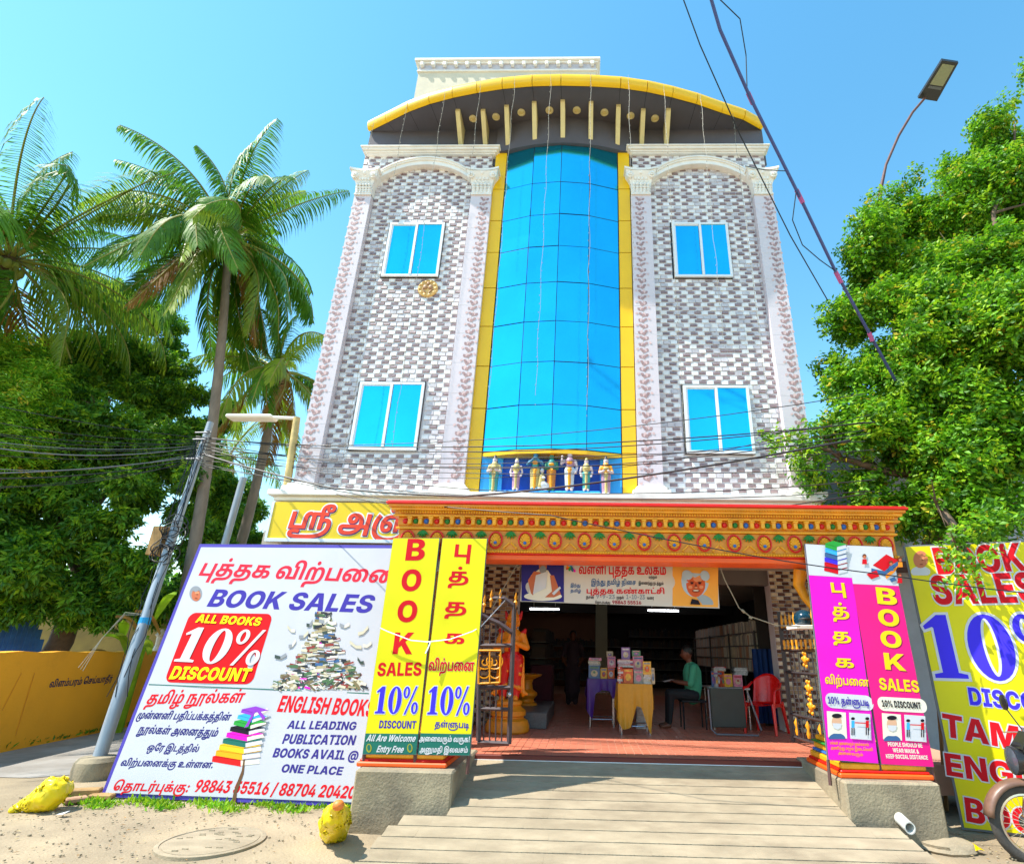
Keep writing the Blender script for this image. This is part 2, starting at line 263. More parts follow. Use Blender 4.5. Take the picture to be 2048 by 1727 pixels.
126,44 63 44 0 12 0 12 109 42 109 43 82 41 82 47 94 54 103 64 109 77 111 88 109 97 105 104 99 110 91 114 81 115 69 115 0 82 0 82 63 81 72 77 78 71 82 64 84 58 83 54 81 50 78 47 74 45 69
123,62 -2 46 0 33 5 22 13 14 25 9 38 7 54 9 70 14 84 22 95 33 103 46 109 62 111 78 109 91 103 102 95 110 84 115 70 116 54 115 38 110 25 102 13 91 5 78 0,62 23 68 24 73 27 77 32 80 38 82 46 83 54 82 63 80 71 77 77 73 81 68 84 62 85 55 84 50 81 46 77 43 71 41 63 41 54 41 46 43 38 46 32 50 27 55 24
83,12 0 12 109 43 109 43 90 45 90 48 99 54 105 62 109 70 111 73 111 75 110 78 110 80 109 80 81 77 81 74 82 70 82 67 82 61 82 55 80 51 76 47 72 45 66 44 60 44 0
76,69 109 69 85 2 85 2 109,17 135 49 135 49 33 50 29 51 26 54 25 58 24 60 24 63 24 66 25 68 25 72 1 67 0 61 -1 56 -1 51 -2 41 -1 32 2 25 7 21 13 18 21 17 30
123,11 -38 19 -14 23 -15 28 -16 33 -16 37 -15 40 -13 42 -9 43 -5 43 0 2 109 37 109 54 55 57 44 59 33 61 22 64 10 57 10 59 22 62 33 65 44 68 55 86 109 120 109 74 -12 71 -20 66 -27 60 -33 52 -38 43 -41 32 -42 26 -41 20 -41 15 -40
244,70 -28 51 -27 35 -23 22 -17 13 -9 7 1 5 13 6 18 7 24 10 28 15 33 18 34 22 36 26 37 31 38 38 38 45 38 200 38 200 17 48 17 45 17 42 17 40 17 38 16 37 16 36 15 34 13 34 10 36 3 43 -2 56 -6 74 -7 76 -7 95 -6 110 -2 123 3 133 10 141 19 146 28 147 34 147 38 148 41 148 45 148 49 147 60 145 70 141 78 135 86 126 91 116 94 114 94 111 95 109 95 106 95 101 94 96 93 92 92 88 89 86 85 85 80 86 74 89 70 93 67 98 66 103 67 107 69 110 74 111 82 110 89 108 95 104 102 100 107 121 110 124 107 127 103 130 98 132 93 134 86 134 79 134 72 132 66 130 60 126 55 121 51 114 48 106 46 97 46 87 47 78 49 70 54 64 60 60 68 58 78 60 90 65 99 73 106 82 111 94 114 107 115 124 113 138 109 150 103 159 95 167 85 172 74 176 62 177 49 176 45 176 41 175 37 175 33 175 26 167 10 155 -3 139 -14 120 -22 98 -27 74 -28,198 -31 198 112 228 112 228 -31
246,57 -64 41 -63 29 -60 19 -54 11 -46 7 -37 6 -26 8 -11 15 1 25 12 39 21 52 26 68 30 85 33 103 33 117 33 131 31 145 28 158 24 170 19 180 13 188 5 195 -4 199 -14 200 -26 197 -42 187 -54 171 -62 148 -64 132 -63 117 -60 102 -55 87 -48 76 -41 66 -34 57 -26 49 -17 41 -7 34 4 25 21 19 38 16 55 15 75 16 93 21 110 29 126 41 141 56 153 75 162 98 168 125 170 151 168 173 163 191 155 205 143 214 133 220 122 225 110 228 96 230 81 230 63 230 0 201 0 201 50 200 70 199 87 196 101 192 112 187 122 180 130 169 138 157 144 142 147 124 148 108 147 92 144 79 138 67 129 57 118 49 105 44 90 43 72 43 62 44 52 46 43 49 34 52 25 57 16 64 4 72 -7 81 -16 91 -25 103 -32 114 -37 122 -40 130 -42 139 -43 147 -43 159 -42 167 -37 172 -31 173 -23 172 -14 167 -7 161 -1 152 3 141 8 129 10 116 12 103 12 87 12 72 10 59 6 49 2 42 -3 37 -9 34 -15 33 -23 34 -31 39 -37 47 -42 59 -43 66 -43 74 -42 81 -40 88 -38 100 -33 111 -26 122 -17 130 -7 137 5 143 18 145 26 146 33 147 42 148 50 147 60 145 69 142 78 137 85 130 91 122 94 118 94 116 94 114 94 112 94 109 94 104 94 99 93 95 92 91 89 89 85 89 80 89 74 92 70 96 67 101 66 106 67 110 69 113 74 114 81 113 89 111 95 107 101 103 107 126 102 129 99 131 96 134 92 136 88 137 84 137 79 136 71 133 63 128 56 121 50 111 47 99 46 90 47 81 49 73 54 67 61 63 69 62 79 64 90 69 99 76 106 86 111 98 114 110 115 130 113 147 106 159 97 168 84 174 68 176 51 175 38 174 28 171 17 168 7 163 -4 156 -15 148 -25 139 -34 129 -42 118 -48 104 -55 89 -60 73 -63
218,64 115 86 113 103 109 116 103 126 94 131 84 133 73 132 62 128 53 122 46 114 40 104 36 93 33 82 31 69 29 45 27 41 27 39 26 38 25 38 24 38 23 39 22 41 21 45 21 214 21 214 0 44 0 32 1 23 3 17 7 13 11 11 16 10 21 11 27 13 33 17 38 23 42 32 45 42 46 59 48 76 50 88 53 96 57 101 61 103 66 104 72 103 79 99 85 93 89 85 92 77 94 67 94 63 94 61 94 58 94 55 94 54 94 47 94 41 92 37 88 35 82 36 77 39 73 44 72 49 71 53 72 57 74 60 79 61 85 60 92 58 99 54 105 50 110 72 110 75 107 78 104 81 99 83 95 85 88 85 81 83 68 76 59 64 53 47 51 38 52 29 54 21 58 15 63 10 71 9 80 11 91 16 100 24 107 35 111 48 114
225,174 9 163 10 154 13 146 18 141 24 137 31 136 40 137 43 137 47 138 51 139 54 143 54 135 49 130 42 127 35 126 28 127 20 129 13 134 7 139 3 143 1 147 -1 152 -2 158 -3 166 -4 175 -4 197 -4 197 -25 171 -25 162 -25 154 -24 148 -23 142 -22 129 -18 118 -11 110 -4 105 6 101 16 100 26 101 37 105 47 110 56 118 64 128 70 140 76 164 66 163 61 161 56 160 52 160 47 161 40 163 35 167 31 175 30 180 31 183 33 186 36 187 40 188 44 188 48 186 61 179 72 168 81 153 87 134 92 112 93 94 92 77 90 62 86 50 81 40 75 34 67 33 61 33 59 33 57 33 55 33 52 34 46 35 41 38 37 41 34 46 32 51 31 57 32 62 35 65 40 66 46 65 52 62 56 57 59 51 60 45 59 39 57 34 54 29 49 30 68 36 71 42 75 49 77 57 78 66 77 75 74 81 70 87 63 90 55 91 46 90 35 86 26 80 19 72 14 62 12 51 11 39 12 28 16 20 22 13 31 9 41 8 53 9 64 12 74 17 82 24 89 35 98 48 105 63 109 78 112 94 114 110 115 134 114 156 110 177 104 196 93 204 85 211 75 216 63 217 49 217 42 215 35 212 29 208 22 202 17 194 13 185 10,94 -64 81 -63 70 -60 60 -55 53 -48 48 -39 47 -28 48 -20 50 -12 53 -3 58 5 82 -6 79 -10 77 -15 75 -20 75 -25 76 -30 77 -35 80 -38 84 -41 89 -42 95 -43 101 -42 107 -41 112 -38 117 -35 122 -30 126 -23 128 -21 130 -18 132 -16 135 -13 163 -18 160 -21 158 -24 156 -27 155 -30 149 -39 142 -47 133 -54 122 -60 110 -63
183,59 -2 45 -1 32 2 22 7 15 14 10 22 8 33 10 43 15 52 23 59 35 65 52 68 72 69 115 69 126 69 136 68 144 67 150 65 156 62 162 59 167 54 171 48 174 40 174 32 172 18 164 7 152 0 135 -2 130 -2 124 -2 118 -1 113 0 117 20 120 20 123 19 126 19 129 19 136 20 142 23 145 27 146 34 146 38 144 42 140 45 136 47 131 48 125 49 119 49 113 49 69 49 62 49 56 49 50 47 45 46 42 43 39 41 38 37 37 34 39 27 44 22 51 20 61 19 68 19 74 21 79 25 83 30 85 38 86 48 86 91 55 91 55 60 29 57 29 112 152 112 152 91 114 91 114 48 114 35 112 26 108 18 104 12 96 5 85 1 73 -2
235,111 -2 97 -1 85 2 75 7 68 14 63 22 61 33 63 43 68 52 76 59 88 65 105 68 125 69 154 69 172 68 188 64 200 59 210 51 218 42 223 32 226 21 227 10 225 -5 221 -19 214 -30 206 -40 195 -48 183 -54 170 -59 155 -62 140 -64 125 -64 120 -64 97 -63 77 -59 60 -52 46 -44 34 -34 26 -23 19 -11 14 2 12 15 11 28 11 32 12 48 15 64 19 78 25 91 31 103 38 115 61 101 55 91 50 80 45 69 42 57 40 46 39 35 39 30 40 15 44 2 50 -10 58 -21 69 -30 83 -37 100 -41 121 -42 122 -42 138 -42 153 -39 166 -35 177 -30 185 -22 191 -13 195 -3 196 10 195 22 190 32 183 40 174 45 163 48 150 49 122 49 115 49 108 49 102 47 98 46 94 43 92 41 91 37 90 34 92 27 96 22 104 20 113 19 121 19 127 21 132 25 135 30 138 38 138 48 138 91 108 91 108 55 81 52 81 112 205 112 205 91 167 91 167 48 166 35 164 26 161 18 156 12 148 5 138 1 125 -2
183,59 -2 45 -1 32 2 22 7 15 14 10 22 8 33 10 43 15 52 23 59 35 65 52 68 72 69 115 69 126 69 136 68 144 67 150 65 156 62 162 59 167 54 171 48 174 40 174 32 172 18 164 7 152 0 135 -2 130 -2 124 -2 118 -1 113 0 117 20 120 20 123 19 126 19 129 19 136 20 142 23 145 27 146 34 146 38 144 42 140 45 136 47 131 48 125 49 119 49 113 49 69 49 62 49 56 49 50 47 45 46 42 43 39 41 38 37 37 34 39 27 44 22 51 20 61 19 68 19 74 21 79 25 83 30 85 38 86 48 86 91 55 91 55 60 29 57 29 112 152 112 152 91 114 91 114 48 114 35 112 26 108 18 104 12 96 5 85 1 73 -2,96 132 89 134 84 137 80 142 79 149 80 156 84 161 89 164 96 166 102 164 107 161 111 156 112 149 111 142 107 137 102 134
161,59 -2 45 -1 32 2 22 7 15 14 10 22 8 33 10 43 15 52 23 59 35 65 52 68 72 69 152 69 152 49 69 49 62 49 56 49 50 47 45 46 42 43 39 41 38 37 37 34 39 27 44 22 51 20 61 19 68 19 74 21 79 25 83 30 85 38 86 48 86 91 55 91 55 60 29 57 29 112 152 112 152 91 114 91 114 48 113 35 111 26 108 18 104 12 95 5 85 1 73 -2
271,221 67 233 65 244 61 252 54 258 45 262 33 263 19 261 1 256 -14 248 -27 238 -37 225 -46 211 -53 195 -58 179 -62 162 -64 145 -64 134 -64 108 -63 86 -59 67 -53 51 -45 38 -36 28 -25 20 -12 15 1 12 15 11 30 11 33 12 48 15 63 19 77 25 91 32 103 39 115 62 101 55 90 49 78 45 67 42 55 40 44 39 33 39 31 41 15 44 1 51 -11 61 -22 74 -30 90 -37 111 -41 135 -42 143 -42 161 -41 179 -39 194 -34 207 -28 218 -20 226 -9 232 3 233 18 233 26 231 32 229 38 225 42 220 45 213 46 209 45 205 44 201 43 198 40 198 62 203 64 208 65 214 67,112 -2 99 -1 88 3 78 10 72 20 67 32 66 47 67 64 73 79 81 91 92 100 100 104 109 107 118 110 129 111 143 112 158 112 164 112 165 91 146 91 137 91 130 90 124 89 118 87 114 85 109 83 102 76 97 68 93 58 92 45 93 36 94 29 97 24 101 21 105 19 110 18 115 19 118 20 121 22 123 25 124 29 125 33 124 40 121 45 116 48 109 49 101 48 94 44 88 39 82 34 78 53 86 59 95 65 105 68 117 69 131 67 143 60 150 49 153 35 151 24 148 15 142 8 134 2 124 -1,170 0 170 91 161 91 161 112 229 112 229 91 200 91 200 0,135 132 129 134 124 137 120 142 119 149 120 156 124 161 129 164 135 166 142 164 147 161 151 156 152 149 151 142 147 137 142 134
148,16 0 16 112 45 112 45 21 145 21 145 0
174,16 0 16 112 45 112 45 21 170 21 170 0,109 96 119 95 127 93 134 89 139 85 143 79 145 73 147 67 147 60 147 51 145 41 143 31 140 21 118 -57 91 -50 106 4 107 7 112 24 115 33 117 42 118 50 119 58 118 65 116 70 112 74 107 75 102 74 98 70 95 65 94 58 95 50 97 43 100 35 105 29 110 22 116 16 95 3 88 12 81 20 75 29 71 38 68 48 67 59 69 68 72 77 78 85 86 91 96 95
148,16 0 16 112 45 112 45 21 145 21 145 0,80 132 74 134 68 137 65 142 64 149 65 156 68 161 74 164 80 166 86 164 92 161 95 156 96 149 95 142 92 137 86 134
366,55 -2 42 -1 31 3 22 10 15 20 10 33 9 48 12 67 19 83 31 96 48 106 68 113 92 115 104 114 114 113 124 111 134 108 143 104 152 99 157 95 169 84 179 70 186 55 188 37 187 26 184 16 178 8 170 2 160 -1 149 -2 136 -1 125 3 118 9 112 17 109 27 108 37 109 48 111 58 115 68 121 78 128 86 137 95 141 99 153 106 165 111 179 114 195 115 206 114 215 113 223 112 232 109 240 105 248 100 252 97 261 89 269 80 275 71 279 60 282 49 283 37 282 26 278 16 272 8 265 2 255 -1 243 -2 230 -1 220 3 212 9 207 17 204 27 203 37 204 48 206 58 210 68 216 77 222 86 230 93 237 99 245 103 253 106 261 109 271 111 284 112 299 112 363 112 363 91 334 91 334 0 304 0 304 91 295 91 286 91 278 90 272 90 266 89 262 87 258 85 254 83 249 80 244 75 239 69 235 63 233 55 231 48 230 40 231 30 234 23 238 19 242 18 247 19 250 21 252 24 254 29 255 34 255 39 254 47 252 56 249 64 245 71 239 78 232 83 223 88 214 91 204 93 195 93 183 92 173 90 165 87 158 83 151 78 146 72 141 65 138 57 136 49 136 40 137 30 139 23 143 19 148 18 152 19 155 21 158 24 159 29 160 34 160 39 159 52 154 63 147 73 136 81 127 87 116 90 105 92 92 93 77 92 63 88 53 82 45 74 39 66 36 56 36 54 36 52 35 49 35 45 36 37 37 30 40 24 44 21 48 19 54 18 58 19 61 20 64 22 66 25 68 29 68 33 67 40 64 45 59 48 53 49 45 48 38 44 31 39 26 34 21 53 29 59 38 65 48 68 60 69 74 67 86 60 93 49 96 35 95 24 91 15 86 8 78 2 67 -1
366,55 -2 42 -1 31 3 22 10 15 20 10 33 9 48 12 67 19 83 31 96 48 106 68 113 92 115 104 114 114 113 124 111 134 108 143 104 152 99 157 95 169 84 179 70 186 55 188 37 187 26 184 16 178 8 170 2 160 -1 149 -2 136 -1 125 3 118 9 112 17 109 27 108 37 109 48 111 58 115 68 121 78 128 86 137 95 141 99 153 106 165 111 179 114 195 115 206 114 215 113 223 112 232 109 240 105 248 100 252 97 261 89 269 80 275 71 279 60 282 49 283 37 282 26 278 16 272 8 265 2 255 -1 243 -2 230 -1 220 3 212 9 207 17 204 27 203 37 204 48 206 58 210 68 216 77 222 86 230 93 237 99 245 103 253 106 261 109 271 111 284 112 299 112 363 112 363 91 334 91 334 0 304 0 304 91 295 91 286 91 278 90 272 90 266 89 262 87 258 85 254 83 249 80 244 75 239 69 235 63 233 55 231 48 230 40 231 30 234 23 238 19 242 18 247 19 250 21 252 24 254 29 255 34 255 39 254 47 252 56 249 64 245 71 239 78 232 83 223 88 214 91 204 93 195 93 183 92 173 90 165 87 158 83 151 78 146 72 141 65 138 57 136 49 136 40 137 30 139 23 143 19 148 18 152 19 155 21 158 24 159 29 160 34 160 39 159 52 154 63 147 73 136 81 127 87 116 90 105 92 92 93 77 92 63 88 53 82 45 74 39 66 36 56 36 54 36 52 35 49 35 45 36 37 37 30 40 24 44 21 48 19 54 18 58 19 61 20 64 22 66 25 68 29 68 33 67 40 64 45 59 48 53 49 45 48 38 44 31 39 26 34 21 53 29 59 38 65 48 68 60 69 74 67 86 60 93 49 96 35 95 24 91 15 86 8 78 2 67 -1,183 132 177 134 171 137 168 142 167 149 168 156 171 161 177 164 183 166 189 164 195 161 198 156 199 149 198 142 195 137 189 134
182,59 -2 45 -1 32 2 22 7 15 14 10 22 8 33 10 43 15 52 23 59 35 65 52 68 73 69 106 69 125 68 141 65 155 58 166 49 172 36 174 19 173 7 169 -4 162 -13 153 -20 145 -24 137 -28 127 -30 115 -32 101 -33 86 -34 70 -34 60 -34 53 -35 48 -36 45 -38 42 -41 40 -44 38 -49 38 -54 38 -57 38 -59 38 -61 39 -63 10 -64 9 -60 9 -56 8 -52 8 -47 9 -39 12 -31 16 -25 22 -20 26 -18 31 -16 36 -14 43 -13 51 -13 61 -12 79 -12 95 -12 108 -11 118 -9 126 -7 132 -4 137 0 141 5 143 10 145 15 145 22 144 30 142 36 137 41 132 44 125 47 118 48 111 49 104 49 69 49 62 49 56 49 50 47 45 46 42 43 39 41 38 37 37 34 39 27 44 23 51 20 61 19 68 19 74 21 79 25 83 30 85 38 86 48 86 91 55 91 55 60 29 57 29 112 152 112 152 91 114 91 114 48 114 35 112 26 108 18 104 12 96 5 85 1 73 -2
182,59 -2 45 -1 32 2 22 7 15 14 10 22 8 33 10 43 15 52 23 59 35 65 52 68 73 69 106 69 125 68 141 65 155 58 166 49 172 36 174 19 173 7 169 -4 162 -13 153 -20 145 -24 137 -28 127 -30 115 -32 101 -33 86 -34 70 -34 60 -34 53 -35 48 -36 45 -38 42 -41 40 -44 38 -49 38 -54 38 -57 38 -59 38 -61 39 -63 10 -64 9 -60 9 -56 8 -52 8 -47 9 -39 12 -31 16 -25 22 -20 26 -18 31 -16 36 -14 43 -13 51 -13 61 -12 79 -12 95 -12 108 -11 118 -9 126 -7 132 -4 137 0 141 5 143 10 145 15 145 22 144 30 142 36 137 41 132 44 125 47 118 48 111 49 104 49 69 49 62 49 56 49 50 47 45 46 42 43 39 41 38 37 37 34 39 27 44 23 51 20 61 19 68 19 74 21 79 25 83 30 85 38 86 48 86 91 55 91 55 60 29 57 29 112 152 112 152 91 114 91 114 48 114 35 112 26 108 18 104 12 96 5 85 1 73 -2,143 170 162 168 174 162 181 153 184 142 182 131 176 123 165 118 152 116 137 118 127 123 121 131 120 142 120 148 123 155 127 161 132 167 149 161 146 157 142 153 140 148 140 143 140 140 141 137 142 135 144 134 147 133 150 133 155 133 158 135 160 138 160 142 159 147 155 149 150 151 144 151 140 151 136 151 133 150 128 149 120 146 114 140 110 133 108 124 109 119 109 115 111 111 112 107 89 103 87 108 85 114 84 119 84 126 85 134 87 142 92 149 98 156 106 162 116 166 128 169
240,59 -2 45 -1 32 2 22 7 15 14 10 22 8 33 10 43 15 52 23 59 35 65 52 68 73 69 109 69 119 69 130 67 141 63 151 58 159 50 166 40 171 27 172 11 172 2 170 -7 167 -16 163 -24 162 -29 153 -39 141 -48 127 -55 111 -60 92 -63 70 -64 67 -64 51 -63 36 -61 24 -56 14 -50 8 -42 6 -31 7 -27 8 -23 11 -19 14 -17 18 -15 22 -13 28 -13 38 -12 205 -12 216 -34 146 -34 134 -32 40 -32 37 -32 35 -32 34 -33 33 -35 35 -39 42 -42 52 -44 66 -44 72 -44 86 -44 99 -43 109 -41 118 -37 126 -33 132 -29 134 -22 137 -17 139 -11 141 -6 142 -1 143 5 143 11 142 23 138 33 132 40 124 45 114 48 101 49 69 49 62 49 56 49 50 47 45 46 42 43 39 41 38 37 37 34 39 27 44 23 51 20 61 19 68 19 74 21 79 25 83 30 85 37 86 48 86 91 55 91 55 60 29 57 29 112 152 112 152 91 114 91 114 48 114 35 112 26 108 18 104 12 96 5 85 1 73 -2,195 -34 195 112 224 112 224 -34
182,59 -2 45 -1 32 2 22 7 15 14 10 22 8 33 10 43 15 52 23 59 35 65 52 68 73 69 106 69 125 68 141 65 155 58 166 49 172 36 174 19 173 7 169 -4 162 -13 153 -20 145 -24 137 -28 127 -30 115 -32 101 -33 86 -34 70 -34 60 -34 53 -35 48 -36 45 -38 42 -41 40 -44 38 -49 38 -54 38 -57 38 -59 38 -61 39 -63 10 -64 9 -60 9 -56 8 -52 8 -47 9 -39 12 -31 16 -25 22 -20 26 -18 31 -16 36 -14 43 -13 51 -13 61 -12 79 -12 95 -12 108 -11 118 -9 126 -7 132 -4 137 0 141 5 143 10 145 15 145 22 144 30 142 36 137 41 132 44 125 47 118 48 111 49 104 49 69 49 62 49 56 49 50 47 45 46 42 43 39 41 38 37 37 34 39 27 44 23 51 20 61 19 68 19 74 21 79 25 83 30 85 38 86 48 86 91 55 91 55 60 29 57 29 112 152 112 152 91 114 91 114 48 114 35 112 26 108 18 104 12 96 5 85 1 73 -2,96 132 90 134 85 137 81 142 80 149 81 156 85 161 90 164 96 166 103 164 108 161 111 156 112 149 111 142 108 137 103 134
178,127 72 139 71 149 67 158 61 164 51 168 40 169 26 168 10 164 -3 157 -13 148 -21 141 -25 133 -28 123 -31 113 -33 101 -33 87 -34 70 -34 59 -34 53 -35 48 -36 44 -38 42 -41 39 -44 38 -49 38 -54 38 -57 38 -59 38 -61 38 -63 9 -64 9 -60 8 -56 8 -52 8 -47 9 -39 12 -31 16 -25 21 -20 25 -18 30 -16 36 -14 43 -13 51 -13 61 -12 84 -12 97 -12 107 -11 116 -10 122 -8 127 -5 132 -1 135 4 138 9 140 16 140 25 140 33 138 39 135 44 131 48 126 50 120 51 115 51 111 49 107 47 103 45 102 66 107 68 113 70 120 72,16 0 16 112 134 112 134 91 105 91 105 0 75 0 75 91 45 91 45 0
316,127 72 139 71 149 67 158 61 164 51 168 39 169 24 169 12 167 1 163 -9 159 -18 158 -24 148 -35 136 -45 122 -53 106 -59 88 -63 68 -64 66 -64 49 -63 34 -61 23 -56 14 -50 8 -42 6 -31 7 -27 8 -23 11 -19 14 -17 18 -15 22 -13 28 -13 38 -12 202 -12 217 -34 138 -34 125 -32 40 -32 37 -32 35 -32 34 -33 33 -35 34 -38 37 -40 41 -42 47 -43 55 -44 63 -44 66 -44 87 -43 103 -40 116 -34 127 -25 130 -18 134 -10 138 0 140 10 141 21 139 35 135 45 129 49 120 51 114 50 108 48 102 44 97 40 96 61 102 66 109 69 118 72,16 0 16 112 134 112 134 91 105 91 105 0 75 0 75 91 45 91 45 0,195 -34 195 112 312 112 312 91 284 91 284 -34 255 -34 255 91 225 91 225 -34
178,127 72 139 71 149 67 158 61 164 51 168 40 169 26 168 10 164 -3 157 -13 148 -21 141 -25 133 -28 123 -31 113 -33 101 -33 87 -34 70 -34 59 -34 53 -35 48 -36 44 -38 42 -41 39 -44 38 -49 38 -54 38 -57 38 -59 38 -61 38 -63 9 -64 9 -60 8 -56 8 -52 8 -47 9 -39 12 -31 16 -25 21 -20 25 -18 30 -16 36 -14 43 -13 51 -13 61 -12 84 -12 97 -12 107 -11 116 -10 122 -8 127 -5 132 -1 135 4 138 9 140 16 140 25 140 33 138 39 135 44 131 48 126 50 120 51 115 51 111 49 107 47 103 45 102 66 107 68 113 70 120 72,16 0 16 112 134 112 134 91 105 91 105 0 75 0 75 91 45 91 45 0,89 132 82 134 77 137 73 142 72 149 73 156 77 161 82 164 89 166 95 164 100 161 104 156 105 149 104 142 100 137 95 134
271,55 -2 42 -1 31 3 22 10 15 20 10 33 9 48 12 67 19 83 31 96 48 106 68 113 92 115 104 114 114 113 124 111 134 108 143 104 152 99 157 95 169 84 179 70 186 55 188 37 187 26 184 16 178 8 170 2 160 -1 149 -2 136 -1 125 3 118 9 112 17 109 27 108 37 109 48 112 58 116 68 121 77 128 86 135 93 143 99 150 103 158 106 167 109 177 111 189 112 204 112 268 112 268 91 239 91 239 0 210 0 210 91 201 91 191 91 183 90 177 90 172 89 167 87 163 85 159 83 155 80 149 75 144 69 141 63 138 55 136 48 136 40 137 30 139 23 143 19 148 18 152 19 155 21 158 24 159 29 160 34 160 39 159 52 154 63 147 73 136 81 127 87 116 90 105 92 92 93 77 92 63 88 53 82 45 74 39 66 36 56 36 54 36 52 35 49 35 45 36 37 37 30 40 24 44 21 48 19 54 18 58 19 61 20 64 22 66 25 68 29 68 33 67 40 64 45 59 48 53 49 45 48 38 44 31 39 26 34 21 53 29 59 38 65 48 68 60 69 74 67 86 60 93 49 96 35 95 24 91 15 86 8 78 2 67 -1
321,55 -2 42 -1 31 3 22 10 15 20 10 33 9 48 12 67 19 83 31 96 48 106 68 113 92 115 104 114 114 113 124 111 134 108 143 104 152 99 157 95 169 84 179 70 186 55 188 37 187 26 184 16 178 8 170 2 160 -1 149 -2 136 -1 125 3 118 9 112 17 109 27 108 37 109 47 111 57 115 66 120 76 126 84 134 93 139 98 149 105 159 110 171 114 187 115 206 113 221 106 233 96 242 83 247 66 249 46 247 28 243 11 236 -5 228 -18 226 -24 210 -37 192 -47 171 -55 149 -60 123 -63 95 -64 80 -64 66 -64 53 -63 40 -61 29 -58 20 -54 13 -48 8 -41 6 -31 7 -27 8 -23 11 -19 14 -17 18 -15 22 -13 28 -13 38 -12 284 -12 284 -34 198 -34 187 -32 40 -32 37 -32 35 -32 34 -33 33 -35 34 -38 38 -40 44 -42 53 -43 66 -44 84 -44 94 -44 115 -44 134 -42 151 -39 166 -35 179 -30 189 -24 191 -19 198 -12 205 -3 211 8 215 20 218 33 219 48 219 57 217 65 214 73 210 80 205 86 199 90 192 93 183 93 175 93 168 91 161 88 155 83 151 79 147 74 143 68 140 62 138 55 136 48 136 40 137 30 139 23 143 19 148 18 152 19 155 21 158 24 159 29 160 34 160 39 160 48 157 56 154 63 149 70 144 76 136 81 127 87 116 90 105 92 92 93 77 92 63 88 53 82 45 74 39 66 36 56 36 54 36 52 35 49 35 45 36 37 37 30 40 24 44 21 48 19 54 18 58 19 61 20 64 22 66 25 68 29 68 33 67 40 64 45 59 48 53 49 45 48 38 44 31 39 26 34 21 53 29 59 38 65 48 68 60 69 74 67 86 60 93 49 96 35 95 24 91 15 86 8 78 2 67 -1,276 -34 276 112 305 112 305 -34
271,55 -2 42 -1 31 3 22 10 15 20 10 33 9 48 12 67 19 83 31 96 48 106 68 113 92 115 104 114 114 113 124 111 134 108 143 104 152 99 157 95 169 84 179 70 186 55 188 37 187 26 184 16 178 8 170 2 160 -1 149 -2 136 -1 125 3 118 9 112 17 109 27 108 37 109 48 112 58 116 68 121 77 128 86 135 93 143 99 150 103 158 106 167 109 177 111 189 112 204 112 268 112 268 91 239 91 239 0 210 0 210 91 201 91 191 91 183 90 177 90 172 89 167 87 163 85 159 83 155 80 149 75 144 69 141 63 138 55 136 48 136 40 137 30 139 23 143 19 148 18 152 19 155 21 158 24 159 29 160 34 160 39 159 52 154 63 147 73 136 81 127 87 116 90 105 92 92 93 77 92 63 88 53 82 45 74 39 66 36 56 36 54 36 52 35 49 35 45 36 37 37 30 40 24 44 21 48 19 54 18 58 19 61 20 64 22 66 25 68 29 68 33 67 40 64 45 59 48 53 49 45 48 38 44 31 39 26 34 21 53 29 59 38 65 48 68 60 69 74 67 86 60 93 49 96 35 95 24 91 15 86 8 78 2 67 -1,136 132 129 134 124 137 120 142 119 149 120 156 124 161 129 164 136 166 142 164 147 161 151 156 152 149 151 142 147 137 142 134
166,16 0 16 112 45 112 45 21 120 21 120 112 150 112 150 0
166,121 -57 121 0 16 0 16 112 45 112 45 21 121 21 121 112 150 112 150 -57
166,16 0 16 112 45 112 45 21 120 21 120 112 150 112 150 0,83 132 77 134 71 137 68 142 67 149 68 156 71 161 77 164 83 166 89 164 95 161 98 156 99 149 98 142 95 137 89 134
187,124 115 141 113 155 107 165 98 172 85 176 70 177 54 176 40 174 29 169 19 163 12 157 8 150 5 143 3 134 1 124 0 111 0 16 0 16 112 45 112 45 21 82 21 82 71 83 82 85 91 88 98 93 104 99 109 106 112 115 114,126 93 124 93 121 93 119 92 117 90 115 87 113 83 112 77 112 68 112 21 120 21 129 22 136 24 142 29 145 35 147 43 148 54 147 64 145 74 143 82 139 88 133 92
246,93 -60 74 -58 57 -53 43 -45 31 -35 22 -22 16 -7 12 10 11 28 11 31 12 47 15 62 20 77 26 91 32 104 38 115 63 101 53 83 45 64 41 46 39 28 39 25 40 12 42 0 46 -10 52 -20 59 -27 69 -33 80 -37 94 -38 109 -36 120 -32 129 -26 136 -17 140 -6 142 6 171 5 167 -15 159 -31 147 -43 132 -52 114 -58,184 115 200 113 214 107 224 98 231 85 235 70 236 54 235 40 233 29 228 19 222 12 216 8 210 5 202 3 193 1 183 0 170 0 75 0 75 112 105 112 105 21 141 21 141 71 142 82 144 91 147 98 152 104 158 109 165 112 174 114,186 93 183 93 180 93 178 92 176 90 174 87 172 83 171 77 171 68 171 21 179 21 188 22 195 24 201 29 204 35 206 43 207 54 206 64 205 74 202 82 198 88 193 92
